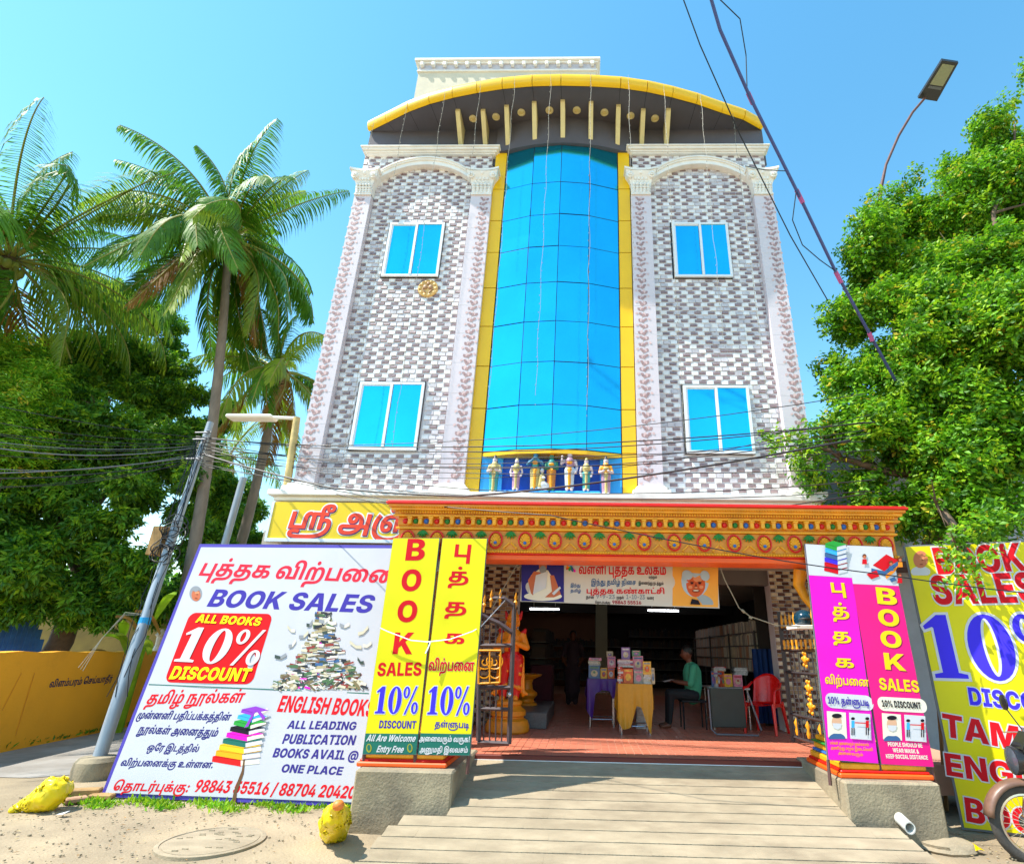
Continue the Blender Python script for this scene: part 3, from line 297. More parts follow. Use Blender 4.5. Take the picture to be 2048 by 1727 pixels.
279,120 -60 96 -58 75 -53 56 -44 41 -32 28 -17 18 2 12 23 10 47 11 61 14 75 18 86 23 96 30 104 39 110 49 114 61 115 73 114 82 110 89 105 94 98 97 89 98 79 97 71 94 63 89 56 82 51 73 47 61 46 51 47 42 50 33 55 25 63 31 86 38 77 44 72 51 69 58 68 63 68 68 71 71 75 72 81 71 88 69 92 65 94 61 94 55 93 50 90 46 85 43 78 41 71 39 63 39 58 38 54 38 50 38 46 41 21 49 0 61 -16 77 -28 97 -35 120 -38 134 -37 145 -35 155 -31 162 -26 167 -19 171 -12 174 -3 175 6 204 5 202 -10 197 -23 189 -34 180 -43 168 -51 154 -56 138 -59,217 115 234 113 247 107 257 97 264 85 268 70 269 54 269 40 266 29 261 19 255 12 249 8 243 5 235 3 226 1 216 0 203 0 109 0 109 112 138 112 138 21 175 21 175 71 176 82 178 91 181 98 185 104 191 109 199 112 207 114,219 94 216 93 214 93 211 92 209 90 207 87 206 83 205 77 204 68 204 21 212 21 222 22 229 24 234 29 238 35 240 43 240 54 240 64 238 74 236 82 232 88 226 92
187,124 115 141 113 155 107 165 98 172 85 176 70 177 54 176 40 174 29 169 19 163 12 157 8 150 5 143 3 134 1 124 0 111 0 16 0 16 112 45 112 45 21 82 21 82 71 83 82 85 91 88 98 93 104 99 109 106 112 115 114,126 93 124 93 121 93 119 92 117 90 115 87 113 83 112 77 112 68 112 21 120 21 129 22 136 24 142 29 145 35 147 43 148 54 147 64 145 74 143 82 139 88 133 92,93 132 87 134 82 137 78 142 77 149 78 156 82 161 87 164 93 166 100 164 105 161 108 156 110 149 108 142 105 137 100 134
207,74 0 74 112 103 112 103 21 162 21 162 112 191 112 191 0,51 -2 43 -2 36 0 31 3 26 7 23 10 21 14 19 18 17 24 16 31 16 40 16 112 45 112 45 42 46 36 46 30 47 26 50 23 52 21 54 20 57 19 60 19 65 20 70 22 74 26 78 31 77 9 72 4 66 1 59 -2
207,74 0 74 112 103 112 103 21 162 21 162 112 191 112 191 0,51 -2 43 -2 36 0 31 3 26 7 23 10 21 14 19 18 17 24 16 31 16 40 16 112 45 112 45 42 46 36 46 30 47 26 50 23 52 21 54 20 57 19 60 19 65 20 70 22 74 26 78 31 77 9 72 4 66 1 59 -2,103 132 97 134 92 137 88 142 87 149 88 156 92 161 97 164 103 166 110 164 115 161 118 156 120 149 118 142 115 137 110 134
138,62 -43 43 -25 77 7 77 91 45 91 45 0 16 0 16 112 135 112 135 91 106 91 106 0
234,184 67 196 66 206 62 214 55 221 46 225 34 226 19 224 -2 218 -19 208 -34 196 -45 181 -54 163 -60 144 -63 123 -64 119 -64 100 -63 83 -60 67 -56 53 -49 41 -40 31 -30 22 -18 16 -4 12 12 11 29 11 33 12 49 15 64 19 78 25 91 32 103 38 115 62 101 53 86 45 69 41 52 39 36 39 30 40 15 44 1 49 -11 58 -22 69 -30 83 -37 100 -41 120 -42 126 -42 146 -41 163 -36 177 -27 188 -16 194 0 197 18 196 27 194 34 191 39 188 43 183 45 177 46 171 45 165 43 160 39 153 34 152 56 158 60 165 63 174 66,74 0 74 112 192 112 192 91 163 91 163 0 134 0 134 91 104 91 104 0
138,62 -43 43 -25 77 7 77 91 45 91 45 0 16 0 16 112 135 112 135 91 106 91 106 0,69 132 63 134 58 137 54 142 53 149 54 156 58 161 63 164 69 166 76 164 81 161 84 156 85 149 84 142 81 137 76 134
256,129 115 145 113 159 107 169 97 177 84 182 67 183 48 182 26 178 8 173 -9 165 -23 166 -26 149 -44 127 -55 101 -62 71 -64 67 -64 51 -63 36 -61 24 -56 14 -50 8 -42 6 -31 7 -27 8 -23 11 -19 14 -17 18 -15 22 -13 28 -13 38 -12 219 -12 219 -34 151 -34 138 -32 40 -32 37 -32 35 -32 34 -33 33 -35 35 -39 42 -42 52 -44 66 -44 69 -44 93 -43 111 -40 126 -33 139 -22 139 -15 143 -7 147 2 150 13 152 24 153 35 154 47 153 62 150 74 146 83 141 89 134 92 127 93 122 93 118 92 114 90 111 87 108 82 106 77 105 70 105 62 105 0 76 0 76 61 75 70 75 78 74 83 71 88 69 90 67 92 64 93 60 93 57 93 54 92 51 90 49 88 47 83 46 78 45 71 45 61 45 0 15 0 15 66 16 75 17 83 19 90 21 96 24 101 28 105 34 109 40 112 48 114 56 115 65 114 73 112 80 109 86 104 91 97 96 88 86 91 91 97 97 103 103 108 110 112 118 114,210 -34 210 112 240 112 240 -34
194,129 115 145 113 159 107 169 97 177 84 182 67 183 48 182 26 177 8 170 -6 160 -17 151 -23 141 -27 130 -30 118 -32 105 -33 90 -34 69 -34 59 -34 52 -35 48 -36 44 -38 41 -41 39 -44 38 -49 37 -54 37 -57 37 -59 38 -61 38 -63 9 -64 8 -60 8 -56 8 -52 8 -47 9 -39 11 -31 15 -25 21 -20 25 -18 30 -16 35 -14 42 -13 50 -13 60 -12 86 -12 102 -12 116 -10 128 -7 137 -1 145 7 150 17 153 31 154 47 153 62 150 74 146 83 141 89 134 92 127 93 122 93 118 92 114 90 111 87 108 82 106 77 105 70 105 62 105 0 76 0 76 61 75 70 75 78 74 83 71 88 69 90 67 92 64 93 60 93 57 93 54 92 51 90 49 88 47 83 46 78 45 70 45 61 45 0 15 0 15 66 16 75 17 83 19 90 21 96 24 101 28 105 34 109 40 112 48 114 55 115 65 114 73 112 80 109 86 104 91 97 96 88 86 91 91 97 97 103 103 108 110 112 118 114,97 132 90 134 85 137 82 142 80 149 82 156 85 161 90 164 97 166 103 164 108 161 112 156 113 149 112 142 108 137 103 134
223,55 -2 42 -1 31 3 22 10 15 20 10 33 9 48 10 63 15 77 22 88 30 98 41 105 54 110 67 114 81 115 95 114 106 112 116 108 125 102 130 97 134 91 137 84 140 74 141 63 142 48 143 43 144 38 145 33 146 29 148 25 151 22 153 21 156 20 159 19 162 19 168 20 173 22 177 26 180 31 182 39 183 50 182 60 180 70 177 79 173 89 168 99 161 107 186 122 197 105 206 88 211 70 213 51 211 36 207 23 200 12 190 4 177 -1 161 -2 152 -2 143 0 136 3 129 7 123 14 118 22 115 33 113 46 112 54 111 61 110 67 109 73 107 78 104 82 100 87 94 90 87 92 79 93 66 92 55 87 47 80 40 70 37 59 35 46 36 37 37 30 40 24 44 21 48 19 54 18 58 19 61 20 64 22 66 25 68 29 68 33 67 40 64 45 59 48 53 49 45 48 38 44 31 39 26 34 21 53 29 59 38 65 48 68 60 69 74 67 86 60 93 49 96 35 95 24 91 15 85 8 77 2 67 -1
223,55 -2 42 -1 31 3 22 10 15 20 10 33 9 48 10 63 15 77 22 88 30 98 41 105 54 110 67 114 81 115 95 114 106 112 116 108 125 102 130 97 134 91 137 84 140 74 141 63 142 48 143 43 144 38 145 33 146 29 148 25 151 22 153 21 156 20 159 19 162 19 168 20 173 22 177 26 180 31 182 39 183 50 182 60 180 70 177 79 173 89 168 99 161 107 186 122 197 105 206 88 211 70 213 51 211 36 207 23 200 12 190 4 177 -1 161 -2 152 -2 143 0 136 3 129 7 123 14 118 22 115 33 113 46 112 54 111 61 110 67 109 73 107 78 104 82 100 87 94 90 87 92 79 93 66 92 55 87 47 80 40 70 37 59 35 46 36 37 37 30 40 24 44 21 48 19 54 18 58 19 61 20 64 22 66 25 68 29 68 33 67 40 64 45 59 48 53 49 45 48 38 44 31 39 26 34 21 53 29 59 38 65 48 68 60 69 74 67 86 60 93 49 96 35 95 24 91 15 85 8 77 2 67 -1,112 132 105 134 100 137 97 142 95 149 97 156 100 161 105 164 112 166 118 164 123 161 127 156 128 149 127 142 123 137 118 134
235,55 -2 42 -1 31 3 22 10 15 20 10 33 9 48 10 64 15 77 21 88 30 98 40 105 51 110 64 114 78 115 88 114 97 113 105 110 113 107 120 102 129 97 117 73 109 81 100 87 89 92 77 93 65 92 55 87 47 80 41 71 37 59 35 46 36 37 37 30 40 24 44 21 48 19 54 18 58 18 61 20 64 22 66 25 68 29 68 33 67 40 64 45 59 48 53 49 45 48 38 44 31 39 26 34 21 53 29 59 38 65 48 68 60 69 74 67 86 60 93 49 96 35 95 24 91 15 86 8 78 2 67 -1,113 0 113 90 117 96 118 112 231 112 231 91 203 91 203 0 173 0 173 91 143 91 143 0
329,279 67 292 65 302 61 310 54 316 45 320 33 321 19 320 3 315 -11 307 -23 297 -33 285 -41 271 -48 256 -54 240 -58 223 -61 207 -63 190 -64 175 -64 159 -64 137 -64 116 -62 95 -58 76 -53 58 -45 42 -36 29 -23 20 -9 13 9 11 30 11 33 12 49 15 63 19 76 24 89 30 102 37 115 60 101 54 89 48 78 44 67 41 57 40 46 39 35 39 31 41 14 47 -1 55 -13 67 -22 81 -29 96 -35 112 -38 129 -41 146 -42 162 -42 168 -42 180 -42 193 -41 206 -40 220 -38 233 -36 247 -32 259 -27 270 -21 279 -13 286 -4 290 7 292 20 290 30 287 38 281 44 272 46 265 45 259 42 254 39 248 34 247 56 253 60 261 64 269 66,111 -2 98 -1 87 3 78 10 71 20 67 33 65 48 67 64 71 77 77 88 86 98 96 105 108 110 120 114 134 115 144 114 153 113 161 110 169 107 177 102 185 97 173 73 165 81 156 87 146 92 133 93 122 92 111 87 103 80 97 71 93 59 92 46 92 37 94 30 96 24 100 21 105 19 110 18 114 18 118 20 121 22 123 25 124 29 124 33 123 40 120 45 115 48 109 49 101 48 94 44 88 39 82 34 77 53 85 59 94 65 104 68 116 69 131 67 142 60 150 49 152 35 151 24 148 15 142 8 134 2 124 -1,170 0 170 90 174 96 174 112 288 112 288 91 259 91 259 0 229 0 229 91 199 91 199 0
235,55 -2 42 -1 31 3 22 10 15 20 10 33 9 48 10 64 15 77 21 88 30 98 40 105 51 110 64 114 78 115 88 114 97 113 105 110 113 107 120 102 129 97 117 73 109 81 100 87 89 92 77 93 65 92 55 87 47 80 41 71 37 59 35 46 36 37 37 30 40 24 44 21 48 19 54 18 58 18 61 20 64 22 66 25 68 29 68 33 67 40 64 45 59 48 53 49 45 48 38 44 31 39 26 34 21 53 29 59 38 65 48 68 60 69 74 67 86 60 93 49 96 35 95 24 91 15 86 8 78 2 67 -1,113 0 113 90 117 96 118 112 231 112 231 91 203 91 203 0 173 0 173 91 143 91 143 0,117 132 111 134 106 137 102 142 101 149 102 156 106 161 111 164 117 166 124 164 129 161 132 156 134 149 132 142 129 137 124 134
187,124 115 141 113 155 107 165 98 172 85 176 70 177 54 176 40 174 29 169 19 163 12 157 8 150 5 143 3 134 1 124 0 111 0 16 0 16 112 45 112 45 21 82 21 82 71 83 82 85 91 88 98 93 104 99 109 106 112 115 114,126 93 124 93 121 93 119 92 117 90 115 87 113 83 112 77 112 68 112 21 120 21 129 22 136 24 142 29 145 35 147 43 148 54 147 64 145 74 143 82 139 88 133 92,46 -9 50 -9 54 -9 58 -9 62 -10 60 -30 58 -29 56 -29 53 -29 50 -29 45 -30 41 -31 38 -33 37 -36 38 -39 40 -41 43 -42 46 -43 50 -43 55 -44 60 -44 68 -43 75 -42 81 -39 87 -35 91 -31 94 -25 96 -23 99 -21 102 -19 107 -18 113 -17 120 -17 138 -23 131 -25 126 -27 123 -30 120 -33 115 -43 108 -51 99 -57 89 -61 77 -63 62 -64 55 -64 45 -64 35 -62 27 -59 20 -56 16 -52 13 -48 10 -42 9 -35 12 -24 19 -16 30 -10,113 -37 111 -34 103 -32 97 -29 91 -24 87 -18 84 -10 83 0 111 0 112 -4 113 -8 115 -11 118 -13 121 -14 125 -15 129 -16 135 -16 156 -16 156 -37,93 132 87 134 82 137 78 142 77 149 78 156 82 161 87 164 93 166 100 164 105 161 108 156 110 149 108 142 105 137 100 134
228,55 -2 42 -1 31 3 22 10 15 20 10 33 9 48 11 68 18 85 30 98 44 107 61 113 80 115 97 114 111 110 123 105 132 97 139 89 144 79 146 68 147 57 147 47 145 38 143 29 140 21 182 21 182 112 212 112 212 0 110 0 109 16 112 24 115 32 117 42 118 53 117 65 113 75 108 83 100 88 90 92 78 93 65 91 55 87 46 79 40 70 37 58 35 46 36 37 37 30 40 24 44 21 48 19 54 18 58 19 61 20 64 22 66 25 68 29 68 33 67 40 64 45 59 48 53 49 45 48 38 44 31 39 26 34 21 53 29 59 38 65 48 68 60 69 74 67 86 60 93 49 96 35 95 24 91 15 85 8 77 2 67 -1
334,283 72 295 71 305 67 314 61 320 52 324 40 325 27 324 10 319 -4 313 -16 303 -27 292 -36 279 -43 261 -51 240 -56 219 -60 196 -63 173 -64 151 -64 127 -64 109 -64 93 -64 79 -63 66 -61 54 -59 44 -56 35 -51 29 -46 25 -39 23 -30 25 -23 28 -17 33 -12 41 -8 52 -6 66 -5 76 -5 87 -6 98 -7 106 -9 102 -29 97 -28 92 -28 85 -27 79 -26 73 -26 69 -26 61 -26 56 -27 53 -29 52 -32 53 -34 55 -36 61 -38 68 -40 79 -41 93 -42 111 -42 133 -42 147 -42 163 -42 180 -41 197 -40 214 -38 230 -35 245 -31 259 -26 270 -20 281 -11 289 -1 295 11 296 26 295 36 291 44 285 49 277 51 270 50 264 48 259 44 253 40 252 61 258 66 266 69 274 72,16 0 16 112 45 112 45 21 112 21 112 66 112 75 114 83 115 90 118 96 121 101 125 105 130 109 137 112 144 114 151 115 158 114 165 112 170 110 174 106 174 112 290 112 290 91 261 91 261 0 232 0 232 91 202 91 202 0 172 0 172 67 172 74 171 81 169 86 166 90 163 93 157 93 154 93 150 92 148 90 146 88 144 83 142 78 142 70 142 61 142 0,288 170 307 168 320 162 327 153 329 142 327 131 321 123 311 118 297 116 283 118 273 123 267 131 265 142 266 148 269 155 273 161 278 167 295 161 291 157 288 153 286 148 285 143 286 140 286 137 288 135 290 134 293 133 296 133 301 133 303 135 305 138 306 142 305 147 301 149 296 151 289 151 286 151 282 151 278 150 274 149 266 146 259 140 255 133 254 124 254 119 255 115 256 111 258 107 235 103 232 108 231 114 230 119 230 126 231 134 233 141 237 149 243 156 251 162 261 166 274 169
138,16 0 16 112 135 112 135 91 106 91 106 0 77 0 77 91 45 91 45 0
61,-16 170 -2 169 11 166 21 161 29 154 33 149 37 142 40 134 43 124 45 111 45 94 45 0 16 0 16 86 16 100 15 112 13 122 11 130 8 136 4 141 0 145 -5 147 -10 149 -16 149 -24 148 -30 146 -34 142 -37 138 -39 133 -39 128 -39 122 -37 116 -35 109 -32 103 -62 103 -64 108 -66 114 -67 121 -67 127 -66 138 -63 147 -58 154 -51 160 -43 164 -35 168 -26 170
197,82 -2 66 -1 52 3 40 10 30 19 22 31 16 45 12 60 11 77 13 98 18 116 27 132 38 145 52 156 68 164 86 169 106 170 120 169 133 167 145 163 156 156 164 149 170 141 175 132 178 120 180 105 181 87 181 0 151 0 151 78 151 88 151 98 149 109 147 119 144 128 139 135 132 141 124 145 115 148 105 148 93 147 81 144 70 139 60 131 51 121 45 109 40 94 39 76 40 64 41 53 44 44 47 37 51 30 56 25 61 21 66 19 72 19 76 19 79 18 82 18 86 18 95 20 101 24 104 30 105 37 104 43 102 49 97 53 91 54 85 53 80 50 77 45 76 38 76 30 78 23 81 18 85 13 60 13 58 18 54 24 52 31 51 39 52 49 55 57 61 65 69 70 79 74 92 75 105 73 115 70 123 64 128 56 132 48 133 38 131 26 127 16 119 8 109 2 97 -1
157,96 -2 78 -1 61 3 46 10 34 20 23 32 16 47 11 64 9 84 11 103 16 121 24 135 35 148 49 157 64 164 82 169 101 170 116 169 129 166 139 160 146 152 150 143 152 131 151 121 147 112 141 105 133 99 123 96 111 95 99 96 90 99 82 105 76 112 73 120 72 130 73 138 75 145 78 150 81 154 106 154 102 150 99 145 97 138 97 131 98 124 101 119 105 116 111 115 117 116 121 120 123 125 124 131 123 136 122 140 119 144 115 147 110 149 102 150 100 150 97 149 94 149 90 148 80 146 71 143 62 138 54 130 47 121 42 111 39 98 38 83 39 69 42 56 47 45 54 37 61 30 70 24 79 21 89 19 92 19 94 18 97 18 100 18 107 19 112 21 116 24 119 28 121 32 122 38 121 44 118 49 114 53 108 54 103 53 98 50 95 45 94 38 95 30 97 23 100 18 103 13 79 13 75 18 72 24 70 30 69 39 70 48 74 57 79 64 87 70 97 73 109 75 121 73 131 70 139 64 145 56 148 48 149 38 148 26 143 16 135 8 125 2 112 -1
257,55 -2 42 -1 31 3 22 10 15 20 10 33 9 48 12 67 19 83 31 96 48 106 68 113 92 115 104 114 114 113 124 111 134 108 143 104 152 99 157 95 169 84 179 70 186 55 188 37 187 26 184 16 178 8 170 2 160 -1 149 -2 136 -1 126 3 118 9 112 17 109 27 108 37 109 48 112 59 116 69 121 78 127 87 135 95 139 97 150 105 162 110 174 114 186 115 206 113 221 107 233 97 240 85 245 72 247 56 246 44 244 33 241 23 237 13 233 5 229 -2 204 10 209 18 213 29 216 41 217 55 216 66 213 75 208 83 201 89 193 92 183 93 176 93 169 91 162 88 156 83 150 79 145 73 141 66 138 58 136 49 136 39 137 29 139 23 143 19 148 18 152 19 155 21 158 24 159 29 160 34 160 39 159 52 154 63 147 73 136 81 127 87 116 90 105 92 92 93 77 92 63 88 53 82 45 74 39 66 36 56 36 54 36 52 35 49 35 45 36 37 37 30 40 24 44 21 48 19 54 18 58 19 61 20 64 22 66 25 68 29 68 33 67 40 64 45 59 48 53 49 45 48 38 44 31 39 26 34 21 53 29 59 38 65 48 68 60 69 74 67 86 60 93 49 96 35 95 24 91 15 86 8 78 2 68 -1
"""
# ---------------------------------------------------------------- lettering: glyph outlines (own data), laid on boards as flat print
GD = {}
KEYS = "!|%|&|-|.|/|0|1|2|3|4|5|6|7|8|9|:|@|A|B|C|D|E|F|G|H|I|K|L|M|N|O|P|R|S|T|U|V|W|c|e|l|m|n|o|r|t|y|அ|இ|உ|ஒ|க|கு|க்|ச|ஞ்|ட|டி|ட்|ண|ண்|த|தீ|து|த்|ந|நூ|ந்|ன|னு|ன்|ப|பு|ப்|ம|மு|மூ|ம்|ய|ய்|ர|ரு|ர்|று|ற்|ல|ல்|ள|ளு|ள்|ழ்|வ|ஸ்ரீ|ா|ி|ெ|ே|ை".split('|')
for k, ln in zip(KEYS, GLYPHS.strip().split('\n')):       # advance, then closed outlines as x y pairs, 200 units to the em
    d = ln.split(',')
    GD[k] = (int(d[0]) / 200, [[(q[i] / 200, q[i + 1] / 200) for i in range(0, len(q), 2)] for q in [[int(v) for v in c.split()] for c in d[1:]]])
# bold serif figures for the big 10 per cent
def _el(cx, cy, rx, ry, n=28, rev=False):
    r = [(cx + rx * math.cos(2 * math.pi * i / n), cy + ry * math.sin(2 * math.pi * i / n)) for i in range(n)]
    return r if rev else r[::-1]
GD['s1'] = (.50, [[(.06, 0), (.06, .03), (.16, .05), (.16, .58), (.14, .60), (.05, .57), (.04, .60), (.22, .73), (.33, .73), (.33, .05), (.43, .03), (.43, 0)]])
GD['s0'] = (.58, [_el(.28, .36, .25, .375), _el(.28, .36, .095, .345, rev=True)])
GD['s%'] = (.66, [_el(.13, .58, .12, .155), _el(.13, .58, .055, .12, rev=True), _el(.50, .15, .12, .155), _el(.50, .15, .055, .12, rev=True), [(.12, -.02), (.47, .74), (.52, .74), (.17, -.02)]])
PRE = {'ெ': 'ெ', 'ே': 'ே', 'ை': 'ை', 'ொ': 'ெ', 'ோ': 'ே'}
def clusters(s, serif=False):
    out = []; i = 0
    while i < len(s):
        c = s[i]
        if ord(c) < 128: out.append(('s' + c) if serif and 's' + c in GD else c); i += 1; continue
        if s[i:i+4] == 'ஸ்ரீ': out.append('ஸ்ரீ'); i += 4; continue
        j = i + 1
        while j < len(s) and 0xbbe <= ord(s[j]) <= 0xbcd: j += 1
        sg = s[i+1:j]; i = j
        if not sg: out.append(c)
        elif sg in PRE:
            out += [PRE[sg], c]
            if sg in 'ொோ': out.append('ா')
        elif c + sg in GD: out.append(c + sg)
        else: out += [c, sg]
    return out
_fill = {}
def gfill(k, grow):
    q = (k, round(grow, 3))
    if q not in _fill:
        cs = GD[k][1]
        if grow: cs = [offset(c, grow) for c in cs]
        _fill[q] = poly_fill(cs)
    return _fill[q]
class Board:
    """a flat board standing in the place: O lower left, ux along, uy up (unit), n towards the viewer"""
    def __init__(s, O, ux, uy, root):
        s.O = Vector(O); s.ux = Vector(ux).normalized(); uy = Vector(uy); s.uy = (uy - s.ux * uy.dot(s.ux)).normalized()
        s.n = s.ux.cross(s.uy); s.root = root; s.lay = .004; s.rip = 0.; s.kk = 6.
        if s.n.dot(CAM - s.O) < 0: s.n = -s.n
    def px(s, x, y):
        d = ray(x, y); t = (s.O - CAM).dot(s.n) / d.dot(s.n); p = CAM + d * t - s.O
        return p.dot(s.ux), p.dot(s.uy)
    def pt(s, u, v, h=0):                    # printed sheets are never quite flat: a slow ripple over the board
        if s.rip: h += s.rip * (math.sin(s.kk * (u * .9 + v * .5) + s.O.x) * math.sin(s.kk * (v * .8 - u * .35) + 1) + .4 * math.sin(s.kk * 1.7 * v + u * 2))
        return s.O + s.ux * u + s.uy * v + s.n * h
    def slab(s, u0, v0, u1, v1, th, m, name='panel', h=0, r=0):
        mb = MB()
        if s.rip and th < .01:
            n, k = 16, 30; V = [s.pt(u0 + (u1 - u0) * i / n, v0 + (v1 - v0) * j / k, h) for j in range(k + 1) for i in range(n + 1)]
            mb.add(V, [(j * (n + 1) + i, j * (n + 1) + i + 1, (j + 1) * (n + 1) + i + 1, (j + 1) * (n + 1) + i) for j in range(k) for i in range(n)]); return mb.build(name, m, s.root, sm=80)
        if s.rip: h -= s.rip * 3
        V = [s.pt(u, v, hh) for hh in (h, h - th) for u, v in ((u0, v0), (u1, v0), (u1, v1), (u0, v1))]
        mb.add(V, [(0, 1, 2, 3), (7, 6, 5, 4), (0, 4, 5, 1), (1, 5, 6, 2), (2, 6, 7, 3), (3, 7, 4, 0)])
        return mb.build(name, m, s.root)
    def polys(s, items, h=.004, name='print', step=.0012, pxs=False):
        """items: (outline, material) stacked back to front; each layer a hair prouder"""
        mb = MB(); ms = []
        for i, (c, m) in enumerate(items):
            if pxs: c = [s.px(*p) for p in c]
            if m not in ms: ms.append(m)
            P, T = poly_fill([c])
            mb.add([s.pt(u, v, h + i * step) for u, v in P], T, ms.index(m))
        return mb.build(name, ms, s.root)
    def text(s, t, a, b, c, m, halo=None, hw=.03, slant=0., serif=False, h=None, name='lettering', extra=0., shadow=None):
        """t fitted between baseline pixels a and b; c = pixel of the cap line above a"""
        ua, va = s.px(*a); ub, vb = s.px(*b); uc, vc = s.px(*c)
        L = math.hypot(ub - ua, vb - va); ex = Vector(((ub - ua) / L, (vb - va) / L)); ey = Vector((-ex.y, ex.x))
        H = abs((Vector((uc - ua, vc - va))).dot(ey)); size = H / .72
        ks = clusters(t, serif); adv = [(.26 if k == ' ' else GD[k][0]) for k in ks]
        sx = L / (sum(adv) + extra * len(adv)); h = h or s.lay
        mb = MB(); x = 0; ms = []
        lay = ([('halo', halo, hw, 0.)] if halo else []) + ([('sh', shadow, .012, -.002)] if shadow else []) + [('t', m, .008, 0.)]
        ms = [q[1] for q in lay]
        for k, ad in zip(ks, adv):
            if k != ' ':
                for li, (kind, _, gr, _) in enumerate(lay):
                    P, T = gfill(k, gr)
                    dx = (.025, -.03) if kind == 'sh' else (0, 0)
                    V = []
                    for (gx, gy) in P:
                        p = ex * ((x + gx + dx[0]) * sx + (gy * slant) * size) + ey * ((gy + dx[1]) * size)
                        V.append(s.pt(ua + p.x, va + p.y, h + li * .0015))
                    mb.add(V, T, li)
            x += ad + extra
        return mb.build(name, ms, s.root)
def orient_board(A_, B_, T_, root): return Board(A_, Vector(B_) - Vector(A_), Vector(T_) - Vector(A_), root)

# ---------------------------------------------------------------- figures: tapered limbs fused into ONE continuous skin
def capsule(mb, p1, r1, p2, r2, n=10):
    p1 = Vector(p1); p2 = Vector(p2); d = (p2 - p1)
    if d.length < 1e-6: mb.ball(p1, r1, 0, 12, 8); return
    t = d.normalized()
    mb.tube([p1 - t * r1 * .95, p1 - t * r1 * .7, p1, p1 + d * .5, p2, p2 + t * r2 * .7, p2 + t * r2 * .95],
            [r1 * .25, r1 * .72, r1, (r1 + r2) / 2, r2, r2 * .72, r2 * .25], n)
def figure(name, prims, voxel, mats, parent=None, sm=True):
    """prims: (p1, r1, p2, r2, material index) or ('e', centre, radii, material index)"""
    mb = MB()
    for p in prims:
        if p[0] == 'e': mb.ball(p[1], p[2], 0, 14, 10)
        else: capsule(mb, *p[:4])
    o = mb.build(name, mats, parent)
    md = o.modifiers.new('remesh', 'REMESH'); md.mode = 'VOXEL'; md.voxel_size = voxel; md.use_smooth_shade = True
    s2 = o.modifiers.new('smooth', 'SMOOTH'); s2.iterations = 2; s2.factor = .5
    dg = bpy.context.evaluated_depsgraph_get()
    me = bpy.data.meshes.new_from_object(o.evaluated_get(dg)); o.modifiers.clear()
    me.materials.clear()
    for m in mats: me.materials.append(m)
    C = np.array([p.center for p in me.polygons]); best = np.full(len(C), 1e9); idx = np.zeros(len(C), int)
    for p in prims:
        if p[0] == 'e':
            r = np.array(p[2] if isinstance(p[2], (tuple, list)) else (p[2],) * 3); d = (np.linalg.norm((C - np.array(p[1])) / r, axis=1) - 1) * r.min(); mi = p[3]
        else:
            a = np.array(p[0]); b = np.array(p[2]); ab = b - a; L2 = max(1e-9, ab @ ab)
            t = np.clip((C - a) @ ab / L2, 0, 1); d = np.linalg.norm(C - (a + t[:, None] * ab), axis=1) - (p[1] + (p[3] - p[1]) * t); mi = p[4]
        k = d < best; best[k] = d[k]; idx[k] = mi
    me.polygons.foreach_set('material_index', idx.astype(np.int32)); me.polygons.foreach_set('use_smooth', [True] * len(C))
    old = o.data; o.data = me; bpy.data.meshes.remove(old)
    return o
